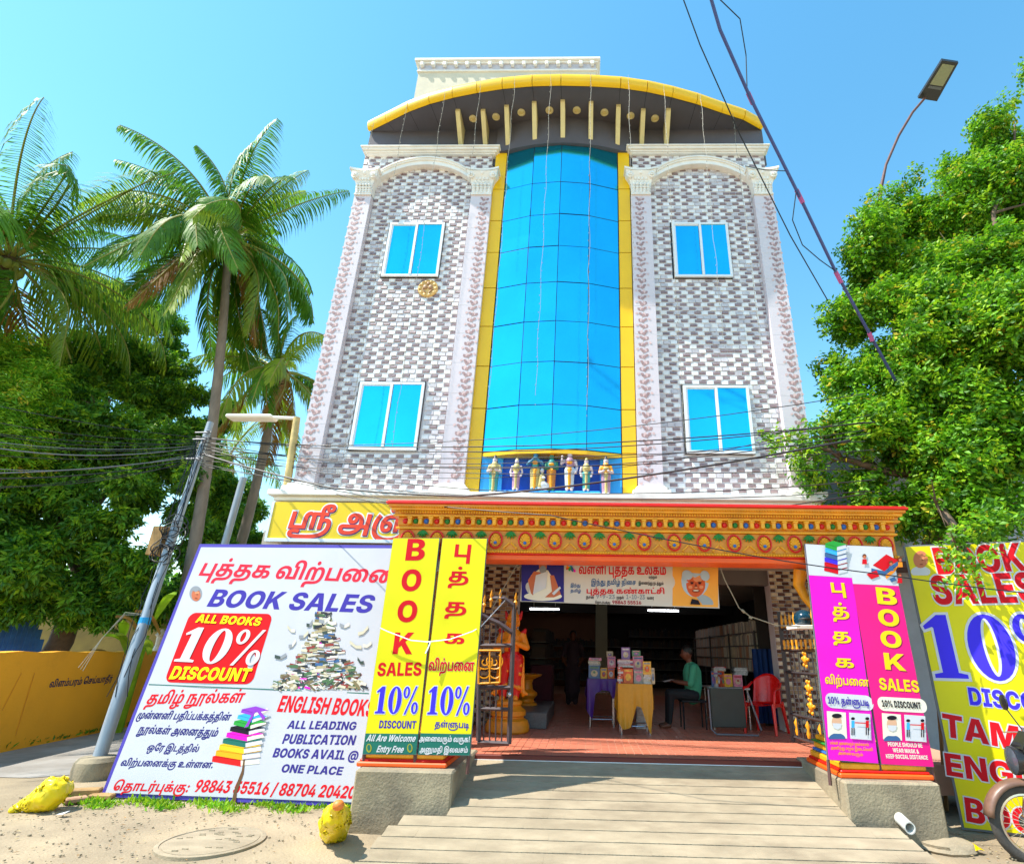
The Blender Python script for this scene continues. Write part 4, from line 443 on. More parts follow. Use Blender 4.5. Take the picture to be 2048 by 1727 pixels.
# ================================================================= materials of the place
M = dict(
 sand=mat('dusty_ground', (.38, .295, .185), .95, .1, 1.1, 1.0, 40, col2=(.25, .195, .125), dirt=.5),
 road=mat('worn_road', '9a958e', .9, .1, 1.6, .5, 120, col2='807a72', dirt=.35),
 ramp=mat('ramp_concrete', (.39, .315, .21), .9, .08, 2.2, .6, 60, col2=(.27, .215, .14), dirt=.55, stretch=(1, 2.2, 1)),
 plinth=mat('stained_concrete', (.38, .31, .20), .92, .1, 2.2, .7, 50, col2=(.20, .165, .115), dirt=.8),
 render=mat('cream_render', 'd8ceb6', .85, .06, 1.5, .25, 40, dirt=.25),
 white=mat('white_moulding', (.88, .85, .79), .65, .05, 4, .12, 60, dirt=.14),
 sidew=mat('side_render', 'b9ae9a', .85, .08, 1.2, .2, 40, dirt=.4),
 grey=mat('grey_paint', '5a5860', .75, .08, 2, .1, 40, dirt=.3),
 yel=mat('yellow_panel', (.93, .55, .0), .32, .05, 1.5, spec=.5, dirt=.06),
 glass=mat('blue_mirror_glass', (.03, .62, .97), .09, .10, .5, metal=.92),
 alu=mat('white_aluminium', 'e8ecee', .35, .03, 5),
 black=mat('black_rubber', '0c0c0e', .6, .1, 20),
 dark=mat('dark_joint', '1a1d22', .6, .0),
 bw=mat('brick_tile_white', (.90, .89, .91), .32, .1, 9, .1, 50, col2='e2ded8'), bt=mat('brick_tile_tan', (.66, .62, .64), .4, .1, 9, .1, 50, col2=(.50, .47, .50)),
 bb=mat('brick_tile_brown', (.34, .25, .26), .4, .12, 9, .1, 50, col2=(.23, .165, .175)), grout=mat('tile_grout', (.66, .64, .66), .8, .08, 6),
 pil=mat('pilaster_tile', 'd9ced2', .28, .04, 1.1, spec=.5, dirt=.06),
 pet1=mat('petal_brown', (.40, .25, .24), .4, .15, 12), pet2=mat('petal_pink', (.68, .48, .46), .4, .12, 12), pet3=mat('stem_print', (.43, .38, .28), .4, .1, 12),
 blue=mat('niche_blue', '1f5fd0', .6, .1, 3, .1, 40), blue2=mat('niche_light_blue', '2fa6ee', .55, .06, 2),
 gold=mat('gold_paint', (.84, .35, .008), .42, .12, 7, .3, 40, dirt=.15), gold2=mat('deep_gold_paint', (.72, .25, .006), .45, .12, 7, .2, 40, dirt=.2),
 red=mat('red_paint', 'd81408', .45, .08, 6, dirt=.08), orange=mat('orange_paint', 'ee5a0c', .5, .06, 4, dirt=.1), green=mat('green_paint', '1f7a2a', .5, .1, 8),
 bdot=mat('blue_dot_paint', '2a62b0', .5, .1, 8), cream=mat('cream_paint', 'e2d49a', .5, .06, 5, dirt=.15),
 wallor=mat('ochre_wall_paint', (.88, .38, .01), .8, .05, .9, .3, 25, dirt=.45), fila=mat('festoon_wire', (.30, .28, .22), .5, .0),
 tileR=mat('red_floor_tile', (.55, .17, .10), .45, .1, 3, dirt=.15), tileJ=mat('tile_joint', 'c09078', .8, .05),
 cm1=mat('mosaic_cream', (.78, .66, .48), .35, .1, 9, .1, 50, col2='c4ae88'), cm2=mat('mosaic_tan', 'a88862', .4, .1, 9), cm3=mat('mosaic_brown', '5e3420', .4, .12, 9),
 steel=mat('stainless_steel', 'c8ccd0', .22, .03, 4, metal=.9), wire=mat('cable_black', '15161a', .55, .0), wireg=mat('cable_grey', '6c7078', .5, .0),
 pole=mat('galvanised_pole', '9aa4ae', .5, .1, 3, .1, 60, metal=.25, dirt=.3, stretch=(4, 4, .6)), rust=mat('rusty_brown_pole', '5c3d38', .65, .2, 6, .2, 60),
)
# ================================================================= ground and roads
g = MB()
g.quad((-600, -600, -.02), (600, -600, -.02), (600, 600, -.02), (-600, 600, -.02))
nx, ny = 260, 150; V = []; b = len(g.v)
for j in range(ny + 1):
    for i in range(nx + 1):
        x = -14 + 26 * i / nx; y = -10 + 15 * j / ny
        e = min(1, min(i, nx - i, j, ny - j) / 6)
        q = 0 if (x < -4.8 and y > -.9) else 1
        z = (.018 * noise.noise(Vector((x * .8, y * .8, 3))) + .010 * noise.noise(Vector((x * 4, y * 4, 1))) + .005 * noise.noise(Vector((x * 11, y * 11, 5)))) * e * q - .02 * (1 - e)
        V.append((x, y, z))
g.add(V, [(j * (nx + 1) + i, j * (nx + 1) + i + 1, (j + 1) * (nx + 1) + i + 1, (j + 1) * (nx + 1) + i) for j in range(ny) for i in range(nx)])
struct('ground', g, M['sand'], 60)
r = MB(); rx = [(-30, -.7), (-7.2, -.45), (-6.1, .25), (-5.45, 1.4), (-5.3, 40), (-9.3, 40), (-9.75, 4.4), (-9.2, 1.1), (-30, 1.0)]
P_, T_ = poly_fill([rx]); r.add([(x, y, .006) for x, y in P_], T_)
struct('side_road', r, M['road'])
# ================================================================= ramp
rampt = thing('entrance_ramp', 'pale grooved concrete ramp leading up to the red tiled shop floor', 'ramp')
def rz(y): return .455 - .2 * (-1.2 - y)
yy = [-1.2 - .185 * i for i in range(13)]
for i in range(12):
    y1, y0 = yy[i], yy[i + 1] + .012
    if y1 > -2.36: xl, xr = -1.30, 2.50
    else: xl, xr = -1.74 - .12 * (-2.36 - y1), 2.86 + .1 * (-2.36 - y1)
    if y1 <= -2.36 and y1 > -2.5: xl = -1.70
    mb = MB(); n = 16
    for k in range(n):
        xa, xb = xl + (xr - xl) * k / n, xl + (xr - xl) * (k + 1) / n
        if k == n - 1 and i > 9: xb -= .06 * (i - 8)
        mb.add([(xa, y0, -.1), (xb, y0, -.1), (xb, y1, -.1), (xa, y1, -.1), (xa, y0, rz(y0) + .003 * random.random()), (xb, y0, rz(y0) + .003 * random.random()), (xb, y1, rz(y1)), (xa, y1, rz(y1))],
               [(4, 5, 6, 7), (0, 1, 5, 4)] + ([(0, 4, 7, 3)] if k == 0 else []) + ([(1, 2, 6, 5)] if k == n - 1 else []) + [(3, 7, 6, 2)])
    mb.build('ramp_slab', M['ramp'], rampt)
b = MB(); b.add([(-1.3, -1.2, .4), (2.5, -1.2, .4), (2.5, -3.45, -.06), (-1.3, -3.45, -.06), (-1.3, -1.2, -.3), (2.5, -1.2, -.3), (2.5, -3.45, -.3), (-1.3, -3.45, -.3)], [(0, 1, 2, 3), (0, 4, 5, 1), (1, 5, 6, 2), (2, 6, 7, 3), (3, 7, 4, 0)])
b.build('ramp_core', M['plinth'], rampt)
# side kerb between plinth and ramp, left and right
for nm, x0, x1, lab in (('concrete_plinth', -2.27, -1.30, 'grey stained concrete plinth block left of the ramp, under the yellow banners'), ('concrete_plinth', 2.50, 3.41, 'grey stained concrete plinth block right of the ramp, under the pink banners')):
    p = MB(); p.bevbox((x0, -2.35, -.15), (x1, -1.0, .53), .018)
    o = p.build(nm, M['plinth']); tag(o, lab, 'plinth')
ppx = W(1808, 1645, y=-2.42)
p = MB()
ang = [2 * math.pi * k / 20 for k in range(20)]
def ring(y, r, z): return [(ppx.x + r * math.cos(a), y, z + r * math.sin(a)) for a in ang]
V = ring(-2.52, .05, ppx.z - .015) + ring(-2.52, .04, ppx.z - .015) + ring(-2.3, .05, ppx.z + .03) + ring(-2.3, .04, ppx.z + .03)
p.add(V, [(i, (i + 1) % 20, 20 + (i + 1) % 20, 20 + i) for i in range(20)] + [(i, (i + 1) % 20, 40 + (i + 1) % 20, 40 + i) for i in range(20)] + [(20 + i, 20 + (i + 1) % 20, 60 + (i + 1) % 20, 60 + i) for i in range(20)])
o = p.build('drain_pipe', M['plinth'] if False else mat('pvc_dusty', (.62, .60, .55), .5, .15, 8, dirt=.3), sm=50); tag(o, 'white plastic drain pipe sticking out beside the right concrete plinth', 'pipe')
def rock(name, c, r, label, cat, m, sc=(1, 1, .5), seed=0, group=None):
    mb = MB(); mb.ball((0, 0, 0), 1, 0, 14, 9)
    mb.v = [tuple(Vector(v) * (1 + .35 * noise.noise(Vector(v) * 1.6 + Vector((seed, 0, 0))))) for v in mb.v]
    mb.v = [(v[0] * r * sc[0], v[1] * r * sc[1], v[2] * r * sc[2]) for v in mb.v]
    o = mb.build(name, m); o.location = c; smooth(o, 35); return tag(o, label, cat, group)
c = W(1890, 1690, z=.03); rock('flat_stone', c, .26, 'flat pale stone slab on the ground below the right plinth', 'stone', M['ramp'], (1.1, .8, .25), 3)
c = W(1800, 1690, z=.05); rock('concrete_lump', (c.x, c.y, .06), .12, 'broken concrete lump at the lower right corner of the ramp', 'rubble', M['plinth'], (1, .8, .8), 9)
# manhole
c = (W(315, 1690, z=0) + W(528, 1682, z=0)) / 2; rad = (W(528, 1682, z=0) - W(315, 1690, z=0)).length / 2
mh = thing('manhole_cover', 'round concrete manhole cover set flush in the dusty street', 'manhole cover')
m = MB(); m.lathe((c.x, c.y, 0), [(rad, -.02), (rad, .022), (rad - .035, .027), (rad - .04, .02)], 40); m.build('rim', M['ramp'], mh, sm=30)
m = MB(); m.lathe((c.x, c.y, 0), [(rad - .055, -.02), (rad - .055, .024), (rad - .2, .028), (.01, .028)], 40)
for k in range(26):
    a = random.random() * 6.28; q = random.random() ** .5 * (rad - .1)
    m.cbox((c.x + q * math.cos(a), c.y + q * math.sin(a), .03), (.05, .012, .008), 0, None)
m.build('lid', M['ramp'], mh)

# ================================================================= the tiled building
bld = thing('tiled_building', 'tall mosaic faced shop building with blue glass centre and curved yellow roof edge', 'building')
body = MB()
body.box((-4.74, .02, 3.3), (3.59, 9.5, 12.1))
o = body.build('body_wall', M['sidew'], bld)
PILS = [(-4.74, -4.40), (-2.39, -1.98), (.795, 1.19), (3.21, 3.59)]
BAYS = [(-4.40, -2.39, -3.395), (1.19, 3.21, 2.2)]
LZ = 3.93
ARCH = []
def arch_z(x, xa, xb, zs, rise):
    c = (xa + xb) / 2; h = (xb - xa) / 2; t = max(-1, min(1, (x - c) / h))
    Rr = (h * h + rise * rise) / (2 * rise); return zs + math.sqrt(max(0, Rr * Rr - (t * h) ** 2)) - (Rr - rise)
def brick_field(x0, x1, z0, z1, y, inside, parent, bw=.125, bh=.088, name='brick_tiling', cols=('bw', 'bt', 'bb')):
    mb = MB(); mb.box((x0, y, z0), (x1, y + .03, z1), 3) if inside is None else None
    rows = int((z1 - z0) / bh); rnd = random.Random(5)
    for r_ in range(rows + 1):
        za = z0 + r_ * bh; zb = min(za + bh, z1)
        if zb - za < .01: continue
        off = (r_ % 2) * .28 * bw
        i = 0; x = x0 - off
        while x < x1:
            xa, xb = max(x, x0), min(x + bw, x1); xc, zc = (xa + xb) / 2, (za + zb) / 2
            k = (i + r_) % 2
            if xb - xa > .015 and (inside is None or inside(xc, zc, xa, xb, za, zb)):
                mi = (0, 2)[k]
                if rnd.random() < .02: mi = rnd.choice((0, 1, 2))
                if mi == 0 and rnd.random() < .22: mi = 1
                elif mi == 2 and rnd.random() < .15: mi = 1
                gp = .0035; d = .012 + .008 * rnd.random(); t = .006 * (rnd.random() - .3)
                A0, A1, B0, B1 = xa + gp, xb - gp, za + gp + (.30 * bh if mi == 2 and bh > .07 else 0), zb - gp; c_ = .006
                mb.add([(A0, y, B0), (A1, y, B0), (A1, y, B1), (A0, y, B1), (A0 + c_, y - d - t, B0 + c_), (A1 - c_, y - d - t, B0 + c_), (A1 - c_, y - d + t, B1 - c_), (A0 + c_, y - d + t, B1 - c_)],
                       [(4, 5, 6, 7), (0, 1, 5, 4), (1, 2, 6, 5), (2, 3, 7, 6), (3, 0, 4, 7)], mi)
            x += bw; i += 1
    return mb.build(name, [M[cols[0]], M[cols[1]], M[cols[2]], M['grout']], parent, kind='stuff')
WINS = [(-3.98, -2.85, 4.69, 5.94), (-3.95, -2.87, 8.17, 9.45), (1.61, 2.72, 4.69, 5.92), (1.58, 2.66, 8.17, 9.45)]
fronts = MB()
for bi, (xa, xb, xc) in enumerate(BAYS):
    gr = MB(); gr.box((xa - .02, -.004, 3.9), (xb + .02, .03, 11.3)); gr.build('bay_backing', M['grout'], bld)
    ws = WINS[bi * 2:bi * 2 + 2]
    zs, rise = 10.46, .46
    def inb(x, z, x0, x1, z0, z1):
        if z > arch_z(x, xa, xb, zs + .1, rise): return False
        return not any(w0 - .02 < x < w1 + .02 and w2 - .02 < z < w3 + .02 for w0, w1, w2, w3 in ws)
    brick_field(xa, xb, LZ, 11.1, -.004, inb, bld)
    # spandrel standing forward over the arch, clad with the same tiles
    X0, X1 = (xa - .34, xb + .34); sp = MB(); n = 24
    pts = [(xa + (xb - xa) * k / n, arch_z(xa + (xb - xa) * k / n, xa, xb, zs, rise)) for k in range(n + 1)]
    out = [(X0, 11.25), (X0, zs)] + pts + [(X1, zs), (X1, 11.25)]
    P_, T_ = poly_fill([out]); m_ = len(P_)
    sp.add([(p[0], -.06, p[1]) for p in P_], T_, 0)
    for k in range(n): sp.quad((pts[k][0], -.06, pts[k][1]), (pts[k + 1][0], -.06, pts[k + 1][1]), (pts[k + 1][0], 0, pts[k + 1][1]), (pts[k][0], 0, pts[k][1]), 1)
    for xe in (X0, X1): sp.quad((xe, -.06, zs), (xe, -.06, 11.25), (xe, 0.02, 11.25), (xe, 0.02, zs), 1)
    sp.build('spandrel', [M['grout'], M['white']], bld)
    brick_field(X0, X1, 10.5, 11.22, -.06, lambda x, z, *a: z > (arch_z(x, xa, xb, zs, rise) + .06 if xa < x < xb else zs + .0), bld)
    # arch moulding, three stepped bands
    for bands in ((.0, .10, -.14), (.10, .14, -.165), (.14, .175, -.185)):
        am = MB()
        lo = [(xa + (xb - xa) * k / n, arch_z(xa + (xb - xa) * k / n, xa, xb, zs - .02, rise) + bands[0]) for k in range(n + 1)]
        up = [(x, z + bands[1] - bands[0]) for x, z in lo]
        for k in range(n):
            (x0, z0), (x1, z1), (x2, z2), (x3, z3) = lo[k], lo[k + 1], up[k + 1], up[k]; yf = bands[2]
            am.add([(x0, yf, z0), (x1, yf, z1), (x2, yf, z2), (x3, yf, z3), (x0, .0, z0), (x1, .0, z1), (x2, .0, z2), (x3, .0, z3)], [(0, 1, 2, 3), (0, 4, 5, 1), (3, 2, 6, 7)])
        am.build('arch_moulding', M['white'], bld, sm=30)
    # cornice over the bay
    cx0, cx1 = (W(721, 290, y=-.24).x, W(1000, 290, y=-.24).x) if bi == 0 else (W(1253, 286, y=-.24).x, W(1540, 285, y=-.24).x)
    for k, (z0, z1, ins) in enumerate(((11.18, 11.21, .10), (11.21, 11.25, .07), (11.25, 11.30, .03), (11.30, 11.335, 0))):
        cm = MB(); cm.bevbox((cx0 + ins, -.24 + ins, z0), (cx1 - ins, .03, z1), .008)
        cm.build('cornice_band', M['white'], bld)
    # windows
    for (w0, w1, z0, z1) in ws:
        gp = MB(); gp.box((w0 - .03, -.034, z0 - .008), (w1 + .008, -.003, z1 + .03)); win = gp.build('window', M['dark'], bld)
        fr = MB(); t = .045; y0, y1 = -.075, -.035
        for a, b_ in (((w0, y0, z0), (w1, y1, z0 + t)), ((w0, y0, z1 - t), (w1, y1, z1)), ((w0, y0, z0 + t), (w0 + t, y1, z1 - t)), ((w1 - t, y0, z0 + t), (w1, y1, z1 - t))): fr.box(a, b_)
        xm = (w0 + w1) / 2; fr.box((xm - .022, y0 - .008, z0 + t + .001), (xm + .022, y1, z1 - t - .001))
        for a, b_ in (((w0 + t, y0 + .014, z1 - t - .025), (xm - .03, y1, z1 - t)), ((w0 + t, y0 + .014, z0 + t), (w0 + t + .025, y1, z1 - t - .025))): fr.box(a, b_)
        fr.build('window_frame', M['alu'], win)
        for q0, q1, yy_ in ((w0 + t, xm - .03, -.05), (xm + .03, w1 - t, -.058)):
            pn = MB(); pn.box((q0, yy_, z0 + t), (q1, yy_ + .01, z1 - t)); pn.build('pane', M['glass'], win)
# pilasters with printed flower borders, capitals and bases
def flower_print(x0, x1, z0, z1, y, parent):
    mb = MB(); rnd = random.Random(3); xc = (x0 + x1) / 2; z = z0 + .06; k = 0
    def leaf(cx, cz, a, L, wd, m, h):
        ca, sa = math.cos(a), math.sin(a)
        pts = [(0, 0), (L * .35, wd), (L * .75, wd * .8), (L, 0), (L * .75, -wd * .8), (L * .35, -wd)]
        V = [(cx + px_ * ca - pz * sa, y - .002 - h, cz + px_ * sa + pz * ca) for px_, pz in pts]
        mb.add(V, [tuple(range(6))], m)
    while z < z1 - .1:
        s = 1 if k % 2 else -1; cx = xc + s * .035
        leaf(cx - s * .06, z - .05, math.pi / 2 - s * .5, .16, .006, 2, 0)
        for j in range(3):
            a = math.pi / 2 + s * (j - .7) * .85 + rnd.uniform(-.25, .25)
            leaf(cx, z, a, .088, .03, 1 if j % 2 else 0, .0006 * (j + 1))
        leaf(cx - s * .05, z + .035, math.pi / 2 + s * .9, .075, .026, 0, .0035)
        leaf(cx + s * .055, z - .03, -math.pi / 4 * s + (math.pi if s < 0 else 0), .06, .022, 1, .004)
        z += .122; k += 1
    return mb.build('flower_print', [M['pet1'], M['pet2'], M['pet3']], parent)
def capital(x0, x1, z0, z1, y, parent):
    xc = (x0 + x1) / 2; hw = (x1 - x0) / 2; mb = MB(); n = 9
    H = z1 - z0
    mb.box((x0 - .03, y - .03, z0), (x1 + .03, 0, z0 + .035)); 
    prof = [(0, .02), (.15, .02), (.4, .03), (.6, .06), (.78, .12), (.84, .14)]
    for (a, ea), (b_, eb) in zip(prof[:-1], prof[1:]):
        A0 = [(x0 - ea, y - ea, z0 + a * H), (x1 + ea, y - ea, z0 + a * H), (x1 + ea, 0, z0 + a * H), (x0 - ea, 0, z0 + a * H)]
        B0 = [(x0 - eb, y - eb, z0 + b_ * H), (x1 + eb, y - eb, z0 + b_ * H), (x1 + eb, 0, z0 + b_ * H), (x0 - eb, 0, z0 + b_ * H)]
        mb.add(A0 + B0, [(0, 1, 5, 4), (1, 2, 6, 5), (3, 0, 4, 7)])
    # abacus with concave sides
    for t0, t1, e in ((.84, .92, .13), (.92, 1., .16)):
        N = 12; top = [(x0 - e + (x1 - x0 + 2 * e) * k / N, y - e + .055 * (1 - (2 * k / N - 1) ** 2)) for k in range(N + 1)] + [(x1 + e, 0), (x0 - e, 0)]
        mb.prism(top, 'z', z0 + t0 * H, z0 + t1 * H)
    for s in (-1, 1):                                     # volutes
        cx = xc + s * (hw + .05)
        for rr, yy_ in ((.075, y - .115), (.045, y - .15), (.02, y - .165)):
            mb.prism([(cx + rr * math.cos(a), z0 + .72 * H + rr * math.sin(a)) for a in [2 * math.pi * i / 14 for i in range(14)]], 'y', yy_, y - .02)
    for k in range(9):                                    # acanthus leaves, two rows curling outwards
        row = k % 2; t = (k - 4) / 4.6; zz = z0 + H * (.10 + .24 * row); x = xc + t * hw
        for q in range(4):
            hh = H * .09; e = .012 + .012 * q * q / 2.5
            mb.ball((x, y - e - .012, zz + q * hh), (.026 + .006 * (2 - abs(q - 1.5)), .02, hh * .75), 0, 7, 5)
    mb.ball((xc, y - .1, z0 + H * .8), (.04, .04, .05), 0, 8, 6)
    return mb.build('capital', M['white'], parent, sm=45)
for i, (x0, x1) in enumerate(PILS):
    pm = MB(); pm.box((x0, -.15, LZ), (x1, .03, 10.08)); pil = pm.build('pilaster', M['pil'], bld)
    outer = i in (0, 3)
    if i == 0: fx = (x0, x0 + .24)
    elif i == 1: fx = (x1 - .26, x1 - .02)
    elif i == 2: fx = (x0 + .04, x0 + .28)
    else: fx = (x1 - .24, x1)
    flower_print(fx[0], fx[1], LZ + .2, 10.03, -.15, pil)
    jm = MB()
    for k in range(1, 11): jm = MB(); jm.box((x0 + .001, -.1515, LZ + .59 * k), (x1 - .001, -.1500, LZ + .59 * k + .004)); jm.build('tile_joint', M['grout'], pil)
    cz0, cz1 = 10.06, 10.66
    capital(x0 + .03, x1 - .03, cz0, cz1, -.15, bld)
    bm_ = MB(); bm_.bevbox((x0 - .10, -.30, LZ - .01), (x1 + .10, .02, LZ + .07), .012); bm_.bevbox((x0 - .05, -.24, LZ + .07), (x1 + .05, .02, LZ + .13), .015); bm_.bevbox((x0 - .02, -.19, LZ + .13), (x1 + .02, .02, LZ + .16), .01)
    bm_.build('pilaster_base', M['white'], bld)
# ledge between ground floor and upper floors
le = MB(); le.bevbox((-5.0, -.36, LZ - .10), (3.62, .1, LZ - .012), .012); le.bevbox((-4.93, -.28, LZ - .17), (3.58, .1, LZ - .10), .012); le.bevbox((-4.86, -.2, LZ - .26), (3.55, .1, LZ - .17), .012)
le.build('ledge', M['white'], bld)
# grey wall band under the roof edge
gw = MB(); gw.box((-4.76, -.01, 11.0), (3.61, .02, 12.02)); gw.build('upper_band', M['grey'], bld)
# curved centre: band, glass, yellow side strips
def bow(x, e=.05, s=.22):      # plan of the curved front
    t = (x + .6) / 1.14; return -e - s * (1 - t * t)
N = 24; db = MB(); xs = [-2.0 + 2.8 * k / N for k in range(N + 1)]
def bow2(x): t = (x + .6) / 1.4; return -.06 - .26 * max(0, 1 - t * t)
for k in range(N):
    a, b_ = xs[k], xs[k + 1]
    db.add([(a, bow2(a), 11.28), (b_, bow2(b_), 11.28), (b_, bow2(b_), 12.0), (a, bow2(a), 12.0), (a, 0, 11.28), (b_, 0, 11.28)], [(0, 1, 2, 3), (0, 4, 5, 1)])
db.build('curved_band', M['grey'], bld, sm=40)
rowpx = [318, 363, 427, 491, 563, 641, 722, 808, 897]
rows_z = [11.28] + [W(1110, p, y=-.27).z for p in rowpx[1:]]
cols_x = [-1.74 + 2.28 * k / 4 for k in range(5)]
for r_ in range(len(rows_z) - 1):
    zb, zt = rows_z[r_ + 1] + .008, rows_z[r_] - .008
    for c_ in range(4):
        xa, xb = cols_x[c_] + .006, cols_x[c_ + 1] - .006; mb = MB(); n = 5
        tl = [random.uniform(-.006, .006) for _ in range(2)]
        for k in range(n):
            p, q = xa + (xb - xa) * k / n, xa + (xb - xa) * (k + 1) / n
            mb.quad((p, bow(p) + tl[0], zb), (q, bow(q) + tl[0], zb), (q, bow(q) + tl[1], zt), (p, bow(p) + tl[1], zt))
        # flat facets, one pane each
        mb = MB(); p, q = xa, xb
        V = [(p, bow(p) + tl[0], zb), (q, bow(q) + tl[0], zb), (q, bow(q) + tl[1], zt), (p, bow(p) + tl[1], zt)]
        V += [(x, y + .012, z) for x, y, z in V]
        mb.add(V, [(0, 1, 2, 3), (7, 6, 5, 4), (0, 4, 5, 1), (1, 5, 6, 2), (2, 6, 7, 3), (3, 7, 4, 0)])
        mb.build('glass_panel', M['glass'], bld)
    for x0, x1 in ((-1.985, -1.75), (.55, .785)):
        mb = MB(); mb.box((x0 + .004, -.075, zb), (x1 - .004, -.03, zt)); mb.build('yellow_panel', M['yel'], bld)
zb0 = rows_z[-1] - .008
for x0, x1 in ((-1.985, -1.75), (.55, .785)):
    mb = MB(); mb.box((x0 + .004, -.075, LZ), (x1 - .004, -.03, zb0)); mb.build('yellow_panel', M['yel'], bld)
mu = MB()
for c_ in range(5):
    x = cols_x[c_]; mu.box((x - .012, bow(x) + .006, rows_z[-1]), (x + .012, bow(x) + .03, rows_z[0]))
mu.box((-1.99, -.05, rows_z[-1]), (-1.74, .0, rows_z[0])); mu.box((.54, -.05, rows_z[-1]), (.79, .0, rows_z[0]))
for z in rows_z:
    for c_ in range(4):
        a, b_ = cols_x[c_], cols_x[c_ + 1]
        mu.add([(a, bow(a) + .006, z - .012), (b_, bow(b_) + .006, z - .012), (b_, bow(b_) + .006, z + .012), (a, bow(a) + .006, z + .012), (a, bow(a) + .04, z - .012), (b_, bow(b_) + .04, z - .012)], [(0, 1, 2, 3), (0, 4, 5, 1)])
mu.build('mullion_grid', M['dark'], bld)
yb_ = MB()
zt0 = rows_z[-1]
for c_ in range(4):
    a, b_ = cols_x[c_], cols_x[c_ + 1]
    yb_.add([(a, bow(a) - .01, zt0 - .075), (b_, bow(b_) - .01, zt0 - .075), (b_, bow(b_) - .01, zt0 - .012), (a, bow(a) - .01, zt0 - .012), (a, .1, zt0 - .075), (b_, .1, zt0 - .075)], [(0, 1, 2, 3), (0, 4, 5, 1)])
yb_.build('niche_head', M['yel'], bld)
ni = MB(); zt1 = zt0 - .075
ni.box((-1.76, .016, LZ - .02), (.56, .022, zt1 + .08), 0)
ni.quad((-1.74, -.06, LZ), (-1.40, -.02, LZ), (-1.40, -.02, zt1), (-1.74, -.06, zt1), 1); ni.quad((-1.40, -.02, LZ), (-1.40, .015, LZ), (-1.40, .015, zt1), (-1.40, -.02, zt1), 1)
ni.quad((.19, -.02, LZ), (.54, -.06, LZ), (.54, -.06, zt1), (.19, -.02, zt1), 1); ni.quad((.19, .015, LZ), (.19, -.02, LZ), (.19, -.02, zt1), (.19, .015, zt1), 1)
ni.build('niche', [M['blue'], M['blue2']], bld)
nb = MB(); nb.bevbox((-1.40, -.24, LZ - .012), (-.62, .014, LZ + .05), .01); nb.bevbox((-.60, -.24, LZ - .012), (.19, .014, LZ + .05), .01); nb.build('niche_plinth', M['blue2'], bld)
# roof canopy with its curved plan
C1 = [(700 + x / 2.2756, 80 + y / 2.2756) for x, y in [(88, 418), (170, 375), (270, 325), (365, 290), (470, 262), (580, 240), (695, 222), (830, 210), (960, 207), (1095, 210), (1230, 218), (1350, 235), (1465, 260), (1575, 290), (1690, 330), (1790, 362), (1872, 410)]]
fp = [W(x, y, z=11.98) for x, y in C1]; fp = [Vector((p.x, min(p.y, -.02), 0)) for p in fp]
cn = MB(); poly = [(p.x, p.y + .03) for p in fp] + [(fp[-1].x, .5), (fp[0].x, .5)]
P_, T_ = poly_fill([poly]); k_ = len(P_)
cn.add([(p[0], p[1], 12.0) for p in P_], T_); cn.add([(p[0], p[1], 12.2) for p in P_], T_)
cn.build('canopy_slab', M['grey'], bld)
for i in range(len(fp) - 1):
    a, b_ = fp[i], fp[i + 1]; d = (b_ - a).normalized(); a = a + d * .004; b_ = b_ - d * .004; n = Vector((d.y, -d.x, 0))
    mb = MB(); prof = [(0, 11.97), (.05, 11.99), (.075, 12.05), (.085, 12.13), (.075, 12.2), (.03, 12.25), (-.06, 12.26), (-.06, 12.1)]
    V = [(a + n * e) + Vector((0, 0, z)) for e, z in prof] + [(b_ + n * e) + Vector((0, 0, z)) for e, z in prof]; k = len(prof)
    mb.add(V, [(j, (j + 1) % k, k + (j + 1) % k, k + j) for j in range(k)] + [tuple(range(k))[::-1], tuple(range(k, 2 * k))])
    mb.build('fascia_panel', M['yel'], bld, sm=50)
sj = MB()
for p in fp[1:-1]:
    q = Vector((p.x * .98 - .01, -.03, 0)); d = (p - q)
    if d.length > .15: sj.add([(q.x - .004, q.y, 11.998), (q.x + .004, q.y, 11.998), (p.x + .004, p.y + .04, 11.998), (p.x - .004, p.y + .04, 11.998)], [(0, 1, 2, 3)])
sj.build('soffit_joint', M['dark'], bld)
TX = [490, 605, 712, 838, 968, 1097, 1222, 1335, 1450]; TY = [322, 322, 303, 286, 279, 286, 301, 319, 318]
for x, y in zip(TX, TY):
    p = W(700 + x / 2.2756, 80 + y / 2.2756, z=11.95); inner = bow2(p.x) if -2 < p.x < .8 else -.02
    zl = 11.42 if -2 < p.x < .8 else 11.5
    mb = MB(); mb.prism([(p.y, 12.0), (p.y, 11.93), (inner - .0, zl), (inner + .03, zl), (inner + .03, 12.0)], 'x', p.x - .045, p.x + .045)
    mb.build('bracket', M['cream'], bld)
dl = mat('downlight_glass', 'e8d488', .3, .05, 20)
for x, y in ((560, 358), (665, 350), (780, 330), (908, 320), (1032, 320), (1158, 330), (1277, 345), (1388, 357)):
    p = W(700 + x / 2.2756, 80 + y / 2.2756, z=11.99); mb = MB()
    mb.lathe((p.x, p.y, 0), [(.08, 12.0), (.082, 11.975), (.06, 11.965), (.052, 11.985)], 18); l_ = mb.build('downlight', M['cream'], bld, sm=40)
    mb = MB(); mb.lathe((p.x, p.y, 0), [(.052, 11.99), (.03, 11.98), (.004, 11.978)], 14); mb.build('lamp_glass', dl, l_, sm=60)
